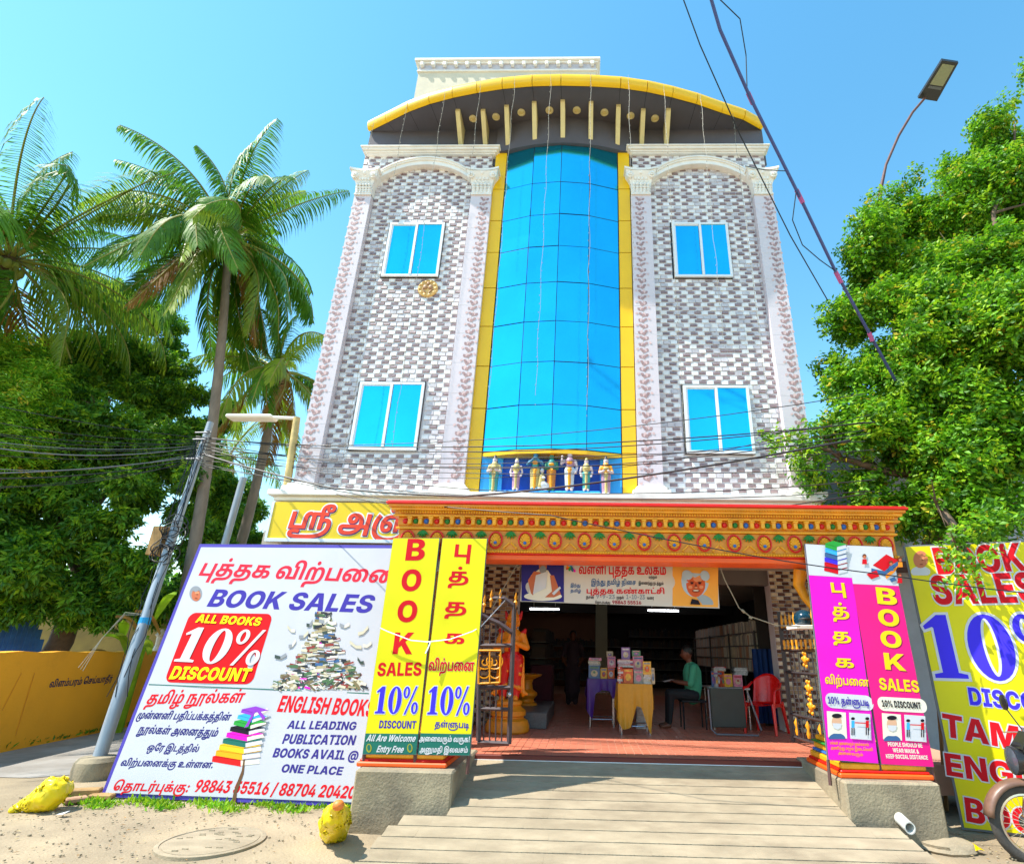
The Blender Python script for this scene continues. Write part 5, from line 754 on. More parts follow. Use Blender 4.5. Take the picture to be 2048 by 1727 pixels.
# roof room behind
tl, tr = W(840, 128, y=2.2), W(1192, 128, y=2.2)
rr_ = MB(); rr_.box((tl.x, 2.2, 12.1), (tr.x, 5.2, tl.z)); rr_.build('roof_room', M['render'], bld)
for k, (za, zb, e) in enumerate(((.0, .09, .12), (-.06, 0, .06), (-.36, -.30, .04))):
    mb = MB(); mb.bevbox((tl.x - e, 2.2 - e, tl.z + za), (tr.x + e, 5.3, tl.z + zb), .01); mb.build('parapet_band', M['white'], bld)
mb = MB(); mb.box((tl.x, 2.19, tl.z - .3), (tr.x, 2.2, tl.z - .06)); mb.build('frieze', M['bt'], bld)
n = 16
for k in range(n):
    x = tl.x + .1 + (tr.x - tl.x - .2) * k / (n - 1); mb = MB(); mb.bevbox((x - .05, 2.08, tl.z - .2), (x + .05, 2.19, tl.z - .06), .015); mb.build('dentil', M['white'], bld)
# round gold emblem under the upper left window
e = W(856, 577, y=-.03); em = MB(); Mx = Matrix.Rotation(R_(90), 4, 'X')
em.lathe((e.x, -.02, e.z), [(.19, 0), (.19, .02), (.17, .035), (.155, .02), (.02, .02)], 28, 0, Mx)
for k in range(10):
    a = 2 * math.pi * k / 10; em.ball((e.x + .15 * math.cos(a), -.045, e.z + .15 * math.sin(a)), (.03, .015, .03), 0, 7, 5)
for s in (-1, 1):
    em.ball((e.x + s * .05, -.05, e.z + .02), (.045, .02, .05), 1, 8, 6); em.tube([(e.x + s * .03, -.05, e.z - .1), (e.x + s * .09, -.05, e.z - .03), (e.x + s * .06, -.05, e.z + .07)], .012, 6, 1)
em.ball((e.x, -.05, e.z + .1), (.03, .02, .04), 1, 8, 6)
o = em.build('wall_emblem', [mat('emblem_gold', 'd9b26a', .4, .1, 8), mat('emblem_dark', 'a8805a', .5)], sm=40); tag(o, 'round gold emblem fixed to the mosaic below the upper left window', 'emblem')
# festoon light strings hanging from the roof edge
FS = [(130, 375, 460, 11.0), (265, 290, 0, 4.4), (435, 240, 0, 4.2), (598, 195, 0, 9.0), (752, 180, 0, 4.9), (915, 165, 0, 5.0), (1095, 170, 0, 4.8), (1265, 180, 0, 7.2), (1425, 220, 0, 4.3), (1590, 260, 0, 6.2), (1735, 330, 0, 4.1)]
desc = ['nearest the left end of the roof', 'over the left bay, outer one', 'over the middle of the left bay', 'at the inner left bay edge', 'over the left yellow strip', 'over the left of the blue glass', 'over the right of the blue glass', 'over the right yellow strip', 'over the upper right window', 'over the right bay, outer one', 'nearest the right end of the roof']
for (x, y, _, zend), dsc in zip(FS, desc):
    p = W(700 + x / 2.2756, 80 + y / 2.2756, z=12.1); mb = MB(); rnd = random.Random(x); path = []
    k = 0; z = 11.95; yw = min(p.y - .06, -.34); path.append((p.x, p.y - .09, 12.1))
    while z > zend:
        path.append((p.x + .012 * math.sin(k * 1.3) + .01 * rnd.random(), yw, z)); z -= .25; k += 1
    mb.tube(path, .003, 4)
    z = 11.9
    while z > zend: mb.cbox((p.x + .012 * rnd.uniform(-1, 1), yw, z), (.009, .009, .02)); z -= .16
    o = mb.build('light_string', M['fila']); tag(o, 'thin string of small bulbs down the facade, ' + dsc, 'light string', 'light strings hanging from the roof edge')
# ================================================================= ground floor: sign, portico beam, jambs, room
sg = thing('shop_sign', 'yellow sign board with big red Tamil lettering under the white ledge, left of the portico', 'sign')
O_ = W(535, 1072, y=-.34); sb = Board((O_.x, -.34, 3.16), (1, 0, 0), (0, 0, 1), sg)
my = mat('sign_yellow', 'f2cc10', .35, .04, 2); mw = mat('print_white', 'f0efec', .4, .02, 4)
sb.slab(0, 0, 2.75, .56, .06, my, 'sign_panel')
sb.slab(-.03, -.05, 2.75, 0, .09, M['alu'], 'sign_frame', .012); sb.slab(-.035, 0, -.0, .56, .09, M['alu'], 'sign_frame', .012)
mr = mat('print_red', 'e41410', .4, .04, 3); mor = mat('print_orange_red', 'ee3c10', .4, .04, 3)
sb.text('ஸ்ரீ அஞ்ச', (572, 1055), (856, 1066), (585, 1013), mor, halo=mw, hw=.055, slant=.1, h=.004, shadow=mat('print_dark_violet', '3a1a6a', .5, 0))
# wall and shutters behind the white board, soffit of the upper floor
gf = thing('ground_floor', 'dark ground floor shop front with an open entrance framed by mosaic pillars', 'shop front')
mb = MB(); mb.box((-5.0, -.2, 3.05), (4.75, 13.2, 3.3)); mb.build('floor_slab', M['sidew'], gf)
mb = MB(); mb.box((-4.9, -.12, 2.7), (-2.4, -.02, 3.05)); mb.build('lintel', M['render'], gf)
mb = MB(); mb.box((-4.9, 0, -.1), (-2.0, .1, 3.05)); mb.box((-2.0, 0, .5), (-1.9, 1.5, 3.05)); mb.box((4.6, 1.0, .5), (4.75, 13, 3.05)); mb.build('side_wall', M['render'], gf)
mb = MB(); mb.box((-4.7, -.03, .3), (-2.7, 0, 2.6))
for k in range(46): mb.box((-4.7, -.045, .3 + k * .05), (-2.7, -.03, .335 + k * .05))
mb.build('rolling_shutter', M['steel'], gf, kind='stuff')
YJ = 1.5
xl0, xl1 = W(968, 1200, y=YJ).x, W(1034, 1250, y=YJ).x
xr0, xr1 = W(1548, 1250, y=YJ).x, W(1606, 1250, y=YJ).x
for nm, a, b_ in (('jamb', xl0 - .2, xl1), ('jamb', xr0, xr1 + .25)):
    mb = MB(); mb.box((a, YJ + .002, .3), (b_, YJ + .3, 3.05)); j_ = mb.build(nm, M['grout'], gf)
    brick_field(a, b_, .5, 3.04, YJ, lambda *q: True, j_, .125, .062, 'mosaic', ('cm1', 'cm2', 'cm3'))
fl = MB(); fl.box((-3.2, -1.15, .2), (4.75, 13.1, .5)); o = fl.build('floor', M['tileJ'], gf)
# red floor tiles, the near rows as pieces with sunk joints
tm = MB(); tz = .505
y = -1.14; ty_ = 0
while y < 9:
    x = -1.9
    while x < 3.6:
        if y < 4 or True: tm.box((x, y, .5), (min(x + .092, 3.6), y + .285, tz + random.random() * .0015))
        x += .1
    y += .3
tm.build('floor_tile', M['tileR'], gf, kind='stuff')
nos = MB(); nos.bevbox((-1.35, -1.2, .38), (2.55, -1.145, .506), .008); nos.build('step_edge', mat('maroon_step', '6a2418', .5, .1, 5), gf)
nos = MB(); nos.box((-1.35, -1.21, .452), (2.55, -1.2005, .459)); nos.build('step_strip', M['alu'], gf)
# room shell
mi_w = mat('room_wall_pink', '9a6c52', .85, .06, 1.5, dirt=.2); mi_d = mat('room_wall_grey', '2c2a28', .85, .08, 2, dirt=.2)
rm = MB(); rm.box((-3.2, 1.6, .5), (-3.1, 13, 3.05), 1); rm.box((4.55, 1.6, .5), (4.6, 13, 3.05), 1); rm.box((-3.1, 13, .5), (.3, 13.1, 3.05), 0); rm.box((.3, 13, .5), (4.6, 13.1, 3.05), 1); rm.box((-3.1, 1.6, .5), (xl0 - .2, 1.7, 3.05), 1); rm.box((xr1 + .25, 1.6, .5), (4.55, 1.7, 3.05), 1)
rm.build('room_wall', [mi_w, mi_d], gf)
px_ = W(1203, 1250, y=9.5).x; pl = MB(); pl.box((px_ - .18, 9.5, .5), (px_ + .18, 9.9, 3.05)); pl.build('room_pillar', mat('pillar_paint', '8d8a72', .8, .06, 2), gf)
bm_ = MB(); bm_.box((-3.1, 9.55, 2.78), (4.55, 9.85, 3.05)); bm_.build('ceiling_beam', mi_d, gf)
lb = MB(); lb.box((xl1, YJ + .05, W(1480, 1168, y=YJ).z), (xr0, YJ + .25, 3.05)); lb.build('entrance_lintel', mat('lintel_grey', '6a6460', .8, .06, 2), gf)
# tube lights (lit)
tubeE = mat('lit_tube', 'f4f8ff', .5, 0, emit=8)
for (xa, xb, yp, lab) in ((1060, 1118, 1217, 'lit white tube light on the ceiling, left of the shop room'), (1296, 1357, 1220, 'lit white tube light on the ceiling, right of the shop room')):
    y_ = 8.2; a, b_ = W(xa, yp, y=y_), W(xb, yp, y=y_); t = thing('tube_light', lab, 'tube light')
    mb = MB(); mb.tube([(a.x, y_, a.z), (b_.x, y_, a.z)], .02, 8); mb.build('tube', tubeE, t)
    mb = MB(); mb.box((a.x - .03, y_ - .03, a.z + .025), (b_.x + .03, y_ + .03, a.z + .07)); mb.box((a.x + .1, y_ - .01, a.z + .07), (a.x + .12, y_ + .01, 3.05)); mb.box((b_.x - .12, y_ - .01, a.z + .07), (b_.x - .1, y_ + .01, 3.05)); mb.build('fitting', M['alu'], t)
# ---------------- painted portico beam standing in front of the shop
po = thing('portico_beam', 'golden carved portico beam with a red top edge and painted dots and medallions', 'portico')
XA, XB, YF, YB = -2.28, 3.62, -2.0, -1.62
def band(z0, z1, e, m, name='band', r=.006):
    mb = MB(); mb.bevbox((XA - e, YF - e, z0), (XB + e, YB + e, z1), r); return mb.build(name, m, po)
band(2.64, 2.70, .0, M['orange'], 'lower_band'); band(2.70, 2.715, .03, M['red']); 
band(2.715, 2.75, .02, M['gold'])
band(2.75, 2.985, -.0, M['gold2'], 'frieze'); band(2.985, 3.01, .035, M['gold']); band(3.01, 3.03, .015, M['gold2'])
band(3.03, 3.13, .02, M['gold2'], 'frieze'); band(3.13, 3.155, .075, M['gold']); band(3.155, 3.2, .06, M['gold2']); band(3.2, 3.235, .1, M['gold']); band(3.235, 3.27, .13, M['gold2'])
band(3.27, 3.295, .155, M['red'], 'top_edge'); band(3.295, 3.31, .14, M['red'], 'top_edge')
rope = MB(); n = 190
for k in range(n):
    x = XA + (XB - XA) * (k + .5) / n; rope.ball((x, YF - .03, 2.733), (.0135, .014, .014), 0, 6, 4)
    rope.ball((x, YF - .095, 3.178), (.012, .02, .016), 0, 5, 4); rope.ball((x, YF - .115, 3.235), (.012, .02, .012), 0, 5, 4)
rope.build('rope_moulding', M['gold'], po, kind='stuff')
nd = 46; cols = ('red', 'green', 'bdot')
for k in range(nd):
    x = XA + .07 + (XB - XA - .14) * k / (nd - 1)
    mb = MB(); Mx = Matrix.Rotation(R_(90), 4, 'X'); mb.lathe((x, YF - .015, 3.08), [(.034, 0), (.032, .018), (.02, .03), (.004, .034)], 12, 0, Mx); mb.build('painted_dot', M[cols[k % 3]], po, sm=50)
    if k < nd - 1:
        x2 = x + (XB - XA - .14) / (nd - 1) / 2
        mb = MB(); mb.bevbox((x2 - .022, YF - .075, 3.035), (x2 + .022, YF - .015, 3.13), .008); mb.bevbox((x2 - .03, YF - .085, 3.105), (x2 + .03, YF - .015, 3.13), .006); mb.build('dentil', M['gold'], po)
nm_ = 17
for k in range(nm_):
    x = XA + .12 + (XB - XA - .24) * k / (nm_ - 1); z = 2.868; mb = MB()
    N = 20
    for q in range(N):
        a0, a1 = 2 * math.pi * q / N, 2 * math.pi * (q + 1) / N
        mb.tube([(x + .078 * math.cos(a0), YF - .022, z + .095 * math.sin(a0)), (x + .078 * math.cos(a1), YF - .022, z + .095 * math.sin(a1))], .011, 5)
    md_ = mb.build('medallion', M['red'], po)
    mb = MB(); 
    for q in range(9):
        a = math.pi * (q / 8); mb.tube([(x, YF - .012, z - .035), (x + .06 * math.cos(a), YF - .03, z - .03 + .105 * math.sin(a))], [.006, .013], 5)
    mb.lathe((x, YF - .003, z), [(.07, 0), (.065, .012), (.01, .014)], 14, 0, Matrix.Rotation(R_(90), 4, 'X')); mb.build('shell', M['gold'], md_)
    mb = MB(); mb.ball((x, YF - .035, z - .035), .02, 0, 8, 6); mb.build('hub', M['bdot'], md_)
    if k < nm_ - 1:
        x2 = x + (XB - XA - .24) / (nm_ - 1) / 2; mb = MB()
        for a in (-.9, -.45, 0, .45, .9):
            d = Vector((math.sin(a), 0, -math.cos(a))); mb.tube([Vector((x2, YF - .012, 2.97)), Vector((x2, YF - .03, 2.97)) + d * .05, Vector((x2, YF - .02, 2.97)) + d * .09], [.012, .018, .003], 5)
        mb.build('leaf_ornament', M['green'], po)
        mb = MB()
        for s in (-1, 1): mb.tube([(x2 + s * .01, YF - .012, 2.84), (x2 + s * .05, YF - .016, 2.80), (x2 + s * .085, YF - .016, 2.775), (x2 + s * .06, YF - .016, 2.765)], .009, 5)
        mb.build('scroll', M['gold'], po)
# columns and their painted bases
for cx, nm in ((-1.86, 'l'), (2.98, 'r')):
    mb = MB(); mb.lathe((cx, -1.72, 0), [(.17, .82), (.15, .9), (.14, 1.0), (.13, 2.1), (.14, 2.15), (.16, 2.17), (.16, 2.2), (.13, 2.22), (.15, 2.3), (.2, 2.4), (.24, 2.44), (.24, 2.5)], 20); mb.build('column', M['pil'] if cx > 0 else M['gold'], po, sm=40)
    mb = MB(); mb.bevbox((cx - .26, -1.98, 2.5), (cx + .26, -1.5, 2.64), .02); mb.build('column_cap', M['white'], po)
    for k, (z0, z1, e, m) in enumerate(((.53, .575, .46, 'orange'), (.575, .6, .44, 'red'), (.6, .66, .42, 'gold'), (.66, .69, .40, 'bdot'), (.69, .75, .38, 'gold'), (.75, .77, .4, 'green'), (.77, .82, .36, 'gold'))):
        mb = MB(); mb.bevbox((cx - e, -1.76 - e, z0), (cx + e, -1.72 + e * .9, z1), .012); mb.build('column_base', M[m], po)
bk = MB(); bk.tube([(2.62, -1.62, 2.62), (2.58, -1.6, 2.45), (2.64, -1.6, 2.3), (2.74, -1.62, 2.18)], [.09, .07, .05, .06], 8); bk.build('bracket_scroll', M['gold'], po, sm=50)
# ================================================================= printed boards
def pm(n, c): return mat('print_' + n, c, .6, .03, 3, spec=.2)
PR, PV, PB, PW, PY_, PG = pm('scarlet', (.62, .004, .012)), pm('violet', '3c2a9a'), pm('blue', '4030e0'), pm('paper', (.60, .60, .63)), pm('bright_yellow', 'f6ea00'), pm('teal', '1f6a5c')
PK, PS, PSK, PH, PO, PGY, PGR = pm('ink', '1a1420'), pm('steel_blue', '3a5f8c'), pm('skin', 'c06a48'), pm('hair_white', 'd6dde4'), pm('orange', 'f08a20'), pm('grey', '8c8f94'), pm('leaf_green', '2c9a3c')
PN, PM, PL, PCY, P_BROWN, PCR = pm('navy', '2a1a70'), pm('magenta', 'ee10b8'), pm('lime_yellow', 'cfc400'), pm('cyan', '3aa8e8'), pm('brown', '6a3a20'), pm('cream', 'e6dcc8')
def E_(cx, cy, rx, ry, n=20, a0=0, a1=360, rot=0):
    o = []
    for i in range(n):
        a = R_(a0 + (a1 - a0) * i / (n if a1 - a0 == 360 else n - 1)); x, y = rx * math.cos(a), ry * math.sin(a); c, s = math.cos(R_(rot)), math.sin(R_(rot))
        o.append((cx + x * c - y * s, cy + x * s + y * c))
    return o
def rrect(x0, y0, x1, y1, r, n=5):
    o = []
    for cx, cy, a in ((x1 - r, y0 + r, -90), (x1 - r, y1 - r, 0), (x0 + r, y1 - r, 90), (x0 + r, y0 + r, 180)):
        for i in range(n + 1): b = R_(a + 90 * i / n); o.append((cx + r * math.cos(b), cy + r * math.sin(b)))
    return o
def legs(bd, pts, m, name='board_leg'):
    for (u, v0, v1) in pts:
        mb = MB(); a, b_ = bd.pt(u, v0, -.03), bd.pt(u, v1, -.03); mb.tube([a, b_], .018, 4); mb.build(name, m, bd.root)
# ---------- the big white leaning board
wb = thing('book_sale_board', 'large white board with a violet edge advertising book sales, leaning beside the steel pole', 'billboard')
BL, BR_ = W(200, 1592, z=.02), W(700, 1612, z=.02); TL_ = min((W(398, 1087, y=-1.2 + .01 * k) for k in range(110)), key=lambda p: abs((p - BL).dot((BR_ - BL).normalized())))
B1 = orient_board(BL, BR_, TL_, wb); B1.rip, B1.kk = .003, 5.; LN, HT = (BR_ - BL).length + .1, (TL_ - BL).dot(B1.uy)
B1.slab(0, 0, LN, HT, .03, mat('flex_edge_violet', '4434a0', .5, .04, 3), 'board_frame')
B1.slab(.05, .04, LN, HT - .05, .002, mat('flex_white', (.52, .52, .56), .5, .04, .9, .35, 2.2, spec=.3), 'board_face', .003)
B1.lay = .0045
mb = MB()
for u in (.3, LN * .5, LN - .3):
    a, b_ = B1.pt(u, .1, -.06), B1.pt(u, HT - .1, -.06); mb.tube([a, b_], .025, 4)
for v in (.3, HT * .5, HT - .3):
    a, b_ = B1.pt(.05, v, -.04), B1.pt(LN - .05, v, -.04); mb.tube([a, b_], .02, 4)
mb.build('timber_frame', mat('timber', '9a7448', .8, .15, 8), wb)
mb = MB(); mb.tube([B1.pt(.4, HT * .8, -.06), (BL.x + .5, .25, .02)], .025, 5); mb.build('prop', MATS['timber'], wb)
B1.text('புத்தக விற்பனை', (394, 1150), (790, 1166), (398, 1118), pm('faded_red', 'd8203a'), slant=.12)
B1.text('BOOK SALES', (411, 1212), (742, 1225), (414, 1178), PN and pm('indigo', '3a2f98'), slant=.18)
def pin(bd, items, name, h=.0045): return bd.polys(items, h, name, .0012, True)
def face(bd, cx, cy, s, hair, skin, name='portrait', glasses=False, robe=None, ymax=9999):
    it = []
    if robe: it.append((E_(cx, cy + s * 1.35, s * 1.15, s * .65), robe))
    it += [(E_(cx, cy - s * .1, s * .86, s * 1.02), hair), (E_(cx + s * .04, cy + s * .12, s * .60, s * .80), skin)]
    lt = pm('skin_light', 'd98a60'); dk = pm('skin_dark', '7a3420')
    it += [(E_(cx + s * .18, cy - s * .22, s * .30, s * .20), lt), ([(cx - s * .5, cy - s * .55), (cx, cy - s * .30), (cx + s * .55, cy - s * .55), (cx + s * .3, cy - s * .8), (cx - s * .3, cy - s * .8)], hair if not glasses else skin)]
    for q in ((-1, 1) if s > 25 else ()):
        it += [(E_(cx + s * (.04 + q * .24), cy - s * .02, s * .14, s * .035), dk), (E_(cx + s * (.04 + q * .24), cy + s * .07, s * .10, s * .05), PK), (E_(cx + s * (.04 + q * .34), cy + s * .30, s * .13, s * .10), lt)]
    it += [([(cx + s * .04, cy + s * .02), (cx + s * .15, cy + s * .34), (cx - s * .06, cy + s * .36)], dk), (E_(cx + s * .05, cy + s * .33, s * .1, s * .05), lt), (E_(cx + s * .04, cy + s * .54, s * .24, s * .09), dk), (E_(cx + s * .04, cy + s * .52, s * .17, s * .035), PCR), (E_(cx - s * .5, cy - s * .45, s * .34, s * .3, 14, 0, 360, 30), hair), (E_(cx + s * .6, cy - s * .4, s * .28, s * .34, 14, 0, 360, -20), hair)] if s > 25 else [(E_(cx + s * .2, cy, s * .12, s * .05), dk), (E_(cx + s * .08, cy + s * .5, s * .2, s * .05), dk)]
    it = [([(x, min(y, ymax)) for x, y in c], m) for c, m in it]
    pin(bd, it, name)
face(B1, 392, 1188, 15, PGY, PSK, robe=None, ymax=1213)
# discount badge, outline in board axes
c0, c1, c2, c3 = (326, 1362), (509, 1368), (547, 1227), (383, 1218)
u0 = B1.px(*c0); u1 = B1.px(*c1); u3 = B1.px(*c3); u2 = B1.px(*c2)
rb = rrect(u0[0] + 0.02, min(u0[1], u1[1]), u2[0], u2[1], .09); B1.polys([(rb, pm('badge_red', (.66, .0, .004)))], .005, 'discount_badge')
B1.text('ALL BOOKS', (391, 1244), (520, 1251), (394, 1228), PY_, slant=.12, h=.0115); B1.text('DISCOUNT', (337, 1357), (497, 1362), (344, 1332), PY_, slant=.12, h=.0115)
B1.text('10%', (344, 1321), (517, 1330), (358, 1254), PW, serif=True, slant=.1, h=.0115)
B1.polys([([B1.px(298, 1367), B1.px(738, 1385), B1.px(738, 1387), B1.px(298, 1369)], PG)], .005, 'divider')
B1.text('தமிழ் நூல்கள்', (291, 1407), (484, 1404), (296, 1383), PR, slant=.2)
for t, a, b_, c in (('முன்னனி பதிப்பக்கத்தின்', (272, 1436), (459, 1440), (275, 1421)), ('நூல்கள் அனைத்தும்', (274, 1465), (434, 1472), (277, 1449)), ('ஒரே இடத்தில்', (292, 1500), (396, 1503), (294, 1486)), ('விற்பனைக்கு உள்ளன.', (240, 1530), (425, 1535), (243, 1516))):
    B1.text(t, a, b_, c, pm('ink_blue', '2a2470'), slant=.2)
B1.text('தொடர்புக்கு:', (224, 1579), (376, 1583), (227, 1560), PR, slant=.15)
B1.text('98843 55516 / 88704 20420', (386, 1582), (708, 1596), (391, 1558), PR, slant=.15)
B1.text('ENGLISH BOOKS', (552, 1422), (744, 1432), (556, 1390), PR, slant=.1)
for t, a, b_, c in (('ALL LEADING', (573, 1456), (711, 1459), (576, 1440)), ('PUBLICATION', (563, 1486), (709, 1489), (566, 1467)), ('BOOKS AVAIL @', (544, 1513), (715, 1519), (547, 1495)), ('ONE PLACE', (561, 1543), (684, 1549), (564, 1527))):
    B1.text(t, a, b_, c, pm('ink_violet', '33297e'), slant=.12)
# heap of printed books, and the tall stack
rnd = random.Random(11); it = []; pal = [pm('book%s' % n_, c_) for n_, c_ in (('one', '6a5a44'), ('two', 'a89a78'), ('three', '3c4a44'), ('four', 'c8c0a8'), ('five', '8a3a34'), ('six', '4a6a48'), ('seven', '2c3038'), ('eight', 'd8d0c0'), ('nine', '7a7050'))] + [PM, PS]
for k in range(520):
    v = rnd.random() ** 1.7; y = 1375 - v * 150; wd = 8 + 88 * (1 - v) ** 1.5; x = 640 + rnd.uniform(-1, 1) * wd + v * 8
    a = rnd.uniform(-.3, .3) if v > .15 else rnd.uniform(-.9, .9); L, H = rnd.uniform(5, 10), rnd.uniform(1.6, 3.2)
    p = [(x + (dx * math.cos(a) - dy * math.sin(a)), y + (dx * math.sin(a) + dy * math.cos(a))) for dx, dy in ((-L, -H), (L, -H), (L, H), (-L, H))]
    it.append((p, rnd.choice(pal[:9] + pal[:9] + pal[:9] + [PM, PS])))
    if k % 3 == 0: it.append(([(x + (dx * math.cos(a) - dy * math.sin(a)), y + (dx * math.sin(a) + dy * math.cos(a))) for dx, dy in ((-L * .9, 0), (L * .9, 0), (L * .9, H * .8), (-L * .9, H * .8))], PW))
for x, y in ((583, 1258), (620, 1247), (665, 1245), (690, 1250), (727, 1262), (608, 1270), (585, 1288), (712, 1290), (735, 1289), (562, 1312), (722, 1322), (650, 1240)):
    a = rnd.uniform(-.7, .7); L = rnd.uniform(7, 13)
    for s in (-1, 1): it.append(([(x, y), (x + s * L * math.cos(a), y - 5 + s * L * math.sin(a)), (x + s * L * math.cos(a) * 1.05, y + 2 + s * L * math.sin(a)), (x, y + 6)], rnd.choice((PGY, pal[7], pal[2], pal[3]))))
mb = MB(); ms = []
for i, (c, m) in enumerate(it):
    if m not in ms: ms.append(m)
    c = [B1.px(*p) for p in c]; mb.add([B1.pt(u, v, .0045 + i * .000012) for u, v in c], [tuple(range(len(c)))], ms.index(m))
mb.build('book_heap_print', ms, wb, kind='stuff')
it = []; x0, y0 = 425, 1531
cols = [pm('stack_red', 'e01818'), pm('stack_yellow', 'f0a818'), pm('stack_orange', 'f0c020'), PG, PM, PK, PGR, PCY, pm('stack_violet', '8a3ab8'), PW]
for k, c in enumerate(cols[:9]):
    xl = 424 + k * 7.6; yb_ = 1528 - k * 12.2; xr = 482 + k * 3.6; hgt = 13.5 - k * .5
    it.append(([(xl, yb_ - 6), (xr, yb_ + 4 - k * .4), (xr, yb_ - hgt + 3 - k * .4), (xl + 2, yb_ - hgt - 5 + 2)], c)); it.append(([(xr, yb_ + 2), (xr + 38 - k * 1.2, yb_ - 2 - k), (xr + 36 - k * 1.2, yb_ - hgt + 3 - k), (xr, yb_ - hgt + 6)], PW if k % 2 else PCR)); it.append(([(xl + 2, yb_ - hgt - 3), (xr, yb_ - hgt + 4), (xr + 38 - k, yb_ - hgt - 1), (xl + 30, yb_ - hgt - 9)], c))
it.append(([(492, 1455), (516, 1412), (534, 1434), (530, 1440), (515, 1420), (500, 1452)], pm('stack_violet', '8a3ab8')))
pin(B1, it, 'book_stack_print')
# torn strip and stains at the middle of the board
it = [([(464, 1603), (468, 1580), (484, 1540), (490, 1502), (492, 1504), (488, 1545), (474, 1584), (472, 1604)], pm('rust_stain', '6a4a30'))]
pin(B1, it, 'torn_patch', .007)
# ---------- yellow standing banners (two panels side by side)
def standee(name, label, quad, cat='banner'):
    t = thing(name, label, cat); bl, br, tl = quad
    b_ = orient_board(bl, br, tl, t); b_.rip, b_.kk = .003, 8.; return b_
yA = [W(724, 1508, y=-2.22), W(833, 1509, y=-2.22), W(789, 1075, y=-2.12)]
b2 = standee('yellow_banner', 'tall yellow banner reading book sales downwards in red English letters, nearest the white board', yA)
flY = mat('flex_yellow', (.74, .66, .0), .45, .05, 1.1, .45, 3, spec=.3)
def panel(bd, w_, h_, m, fm): bd.slab(0, 0, w_, h_, .02, fm, 'frame'); bd.slab(.006, .006, w_ - .006, h_ - .006, .0015, m, 'face', .0025); bd.lay = .004
w1_, h1_ = (yA[1] - yA[0]).length, (yA[2] - yA[0]).dot(b2.uy)
xoff = (yA[2] - yA[0]).dot(b2.ux)
panel(b2, w1_, h1_, flY, M['wireg'])
for t, y_ in (('B', 1120), ('O', 1181), ('O', 1243), ('K', 1307)):
    cx = {1120: 828, 1181: 820, 1243: 812, 1307: 803}[y_]; hh = 42
    b2.text(t, (cx - 21, y_), (cx + 22, y_), (cx - 21, y_ - hh), PR)
b2.text('SALES', (753, 1351), (843, 1350), (756, 1325), PR)
b2.text('10%', (747, 1425), (836, 1426), (752, 1373), PB, serif=True, halo=PW, hw=.035)
b2.text('DISCOUNT', (757, 1455), (832, 1456), (759, 1440), PV)
b2.slab(.006, .006, w1_ - .006, b2.px(780, 1466)[1], .001, PG, 'green_strip', .0036)
b2.text('All Are Welcome', (732, 1481), (830, 1482), (734, 1468), PW, slant=.3, h=.006); b2.text('Entry Free', (752, 1503), (806, 1504), (754, 1490), PW, slant=.3, h=.006)
for cx in (738, 820): pin(b2, [(E_(cx, 1495, 5.5, 9), pm('olive', '9a9a30')), (E_(cx, 1494, 3.2, 6), PG)], 'hands_mark', .006)
yB = [W(835, 1509, y=-2.22), W(940, 1511, y=-2.22), W(880, 1076, y=-2.12)]
b3 = standee('yellow_banner', 'tall yellow banner with red Tamil letters running down, nearest the entrance', yB)
w2_, h2_ = (yB[1] - yB[0]).length, h1_
panel(b3, w2_, h2_, flY, M['wireg'])
b3.text('பு', (905, 1113), (944, 1114), (907, 1081), PR)
b3.text('த்', (895, 1163), (938, 1164), (897, 1136), PR); b3.text('த', (888, 1224), (934, 1225), (890, 1197), PR); b3.text('க', (886, 1286), (930, 1287), (888, 1260), PR)
b3.text('விற்பனை', (856, 1340), (948, 1341), (859, 1318), PR, halo=PW, hw=.02)
b3.text('10%', (852, 1427), (940, 1428), (857, 1373), PB, serif=True, halo=PW, hw=.035)
b3.text('தள்ளுபடி', (869, 1453), (938, 1455), (871, 1440), PV)
b3.slab(.006, .006, w2_ - .006, b3.px(880, 1466)[1], .001, PG, 'green_strip', .0036)
b3.text('அனைவரும் வருக!', (838, 1481), (940, 1483), (840, 1470), PW, h=.006); b3.text('அனுமதி இலவசம்', (839, 1503), (936, 1504), (841, 1492), PW, h=.006)
legs(b2, [(.01, -.16, 0), (w1_ - .02, -.14, 0)], M['rust']); legs(b3, [(w2_ - .02, -.16, 0)], M['rust'])
# white cord tied across the yellow banners
mb = MB(); q = [W(760, 1255, y=-2.23), W(775, 1262, y=-2.235), W(822, 1280, y=-2.24), W(855, 1283, y=-2.24), W(900, 1278, y=-2.235), W(945, 1262, y=-2.22), W(962, 1252, y=-2.1), W(1010, 1200, y=-1.6)]
mb.tube(q, .006, 5); mb.tube([W(862, 1281, y=-2.24), W(856, 1296, y=-2.245), W(851, 1306, y=-2.25)], .008, 5); o = mb.build('white_cord', M['alu'], sm=50); tag(o, 'white cord tied across the two yellow banners', 'cord')
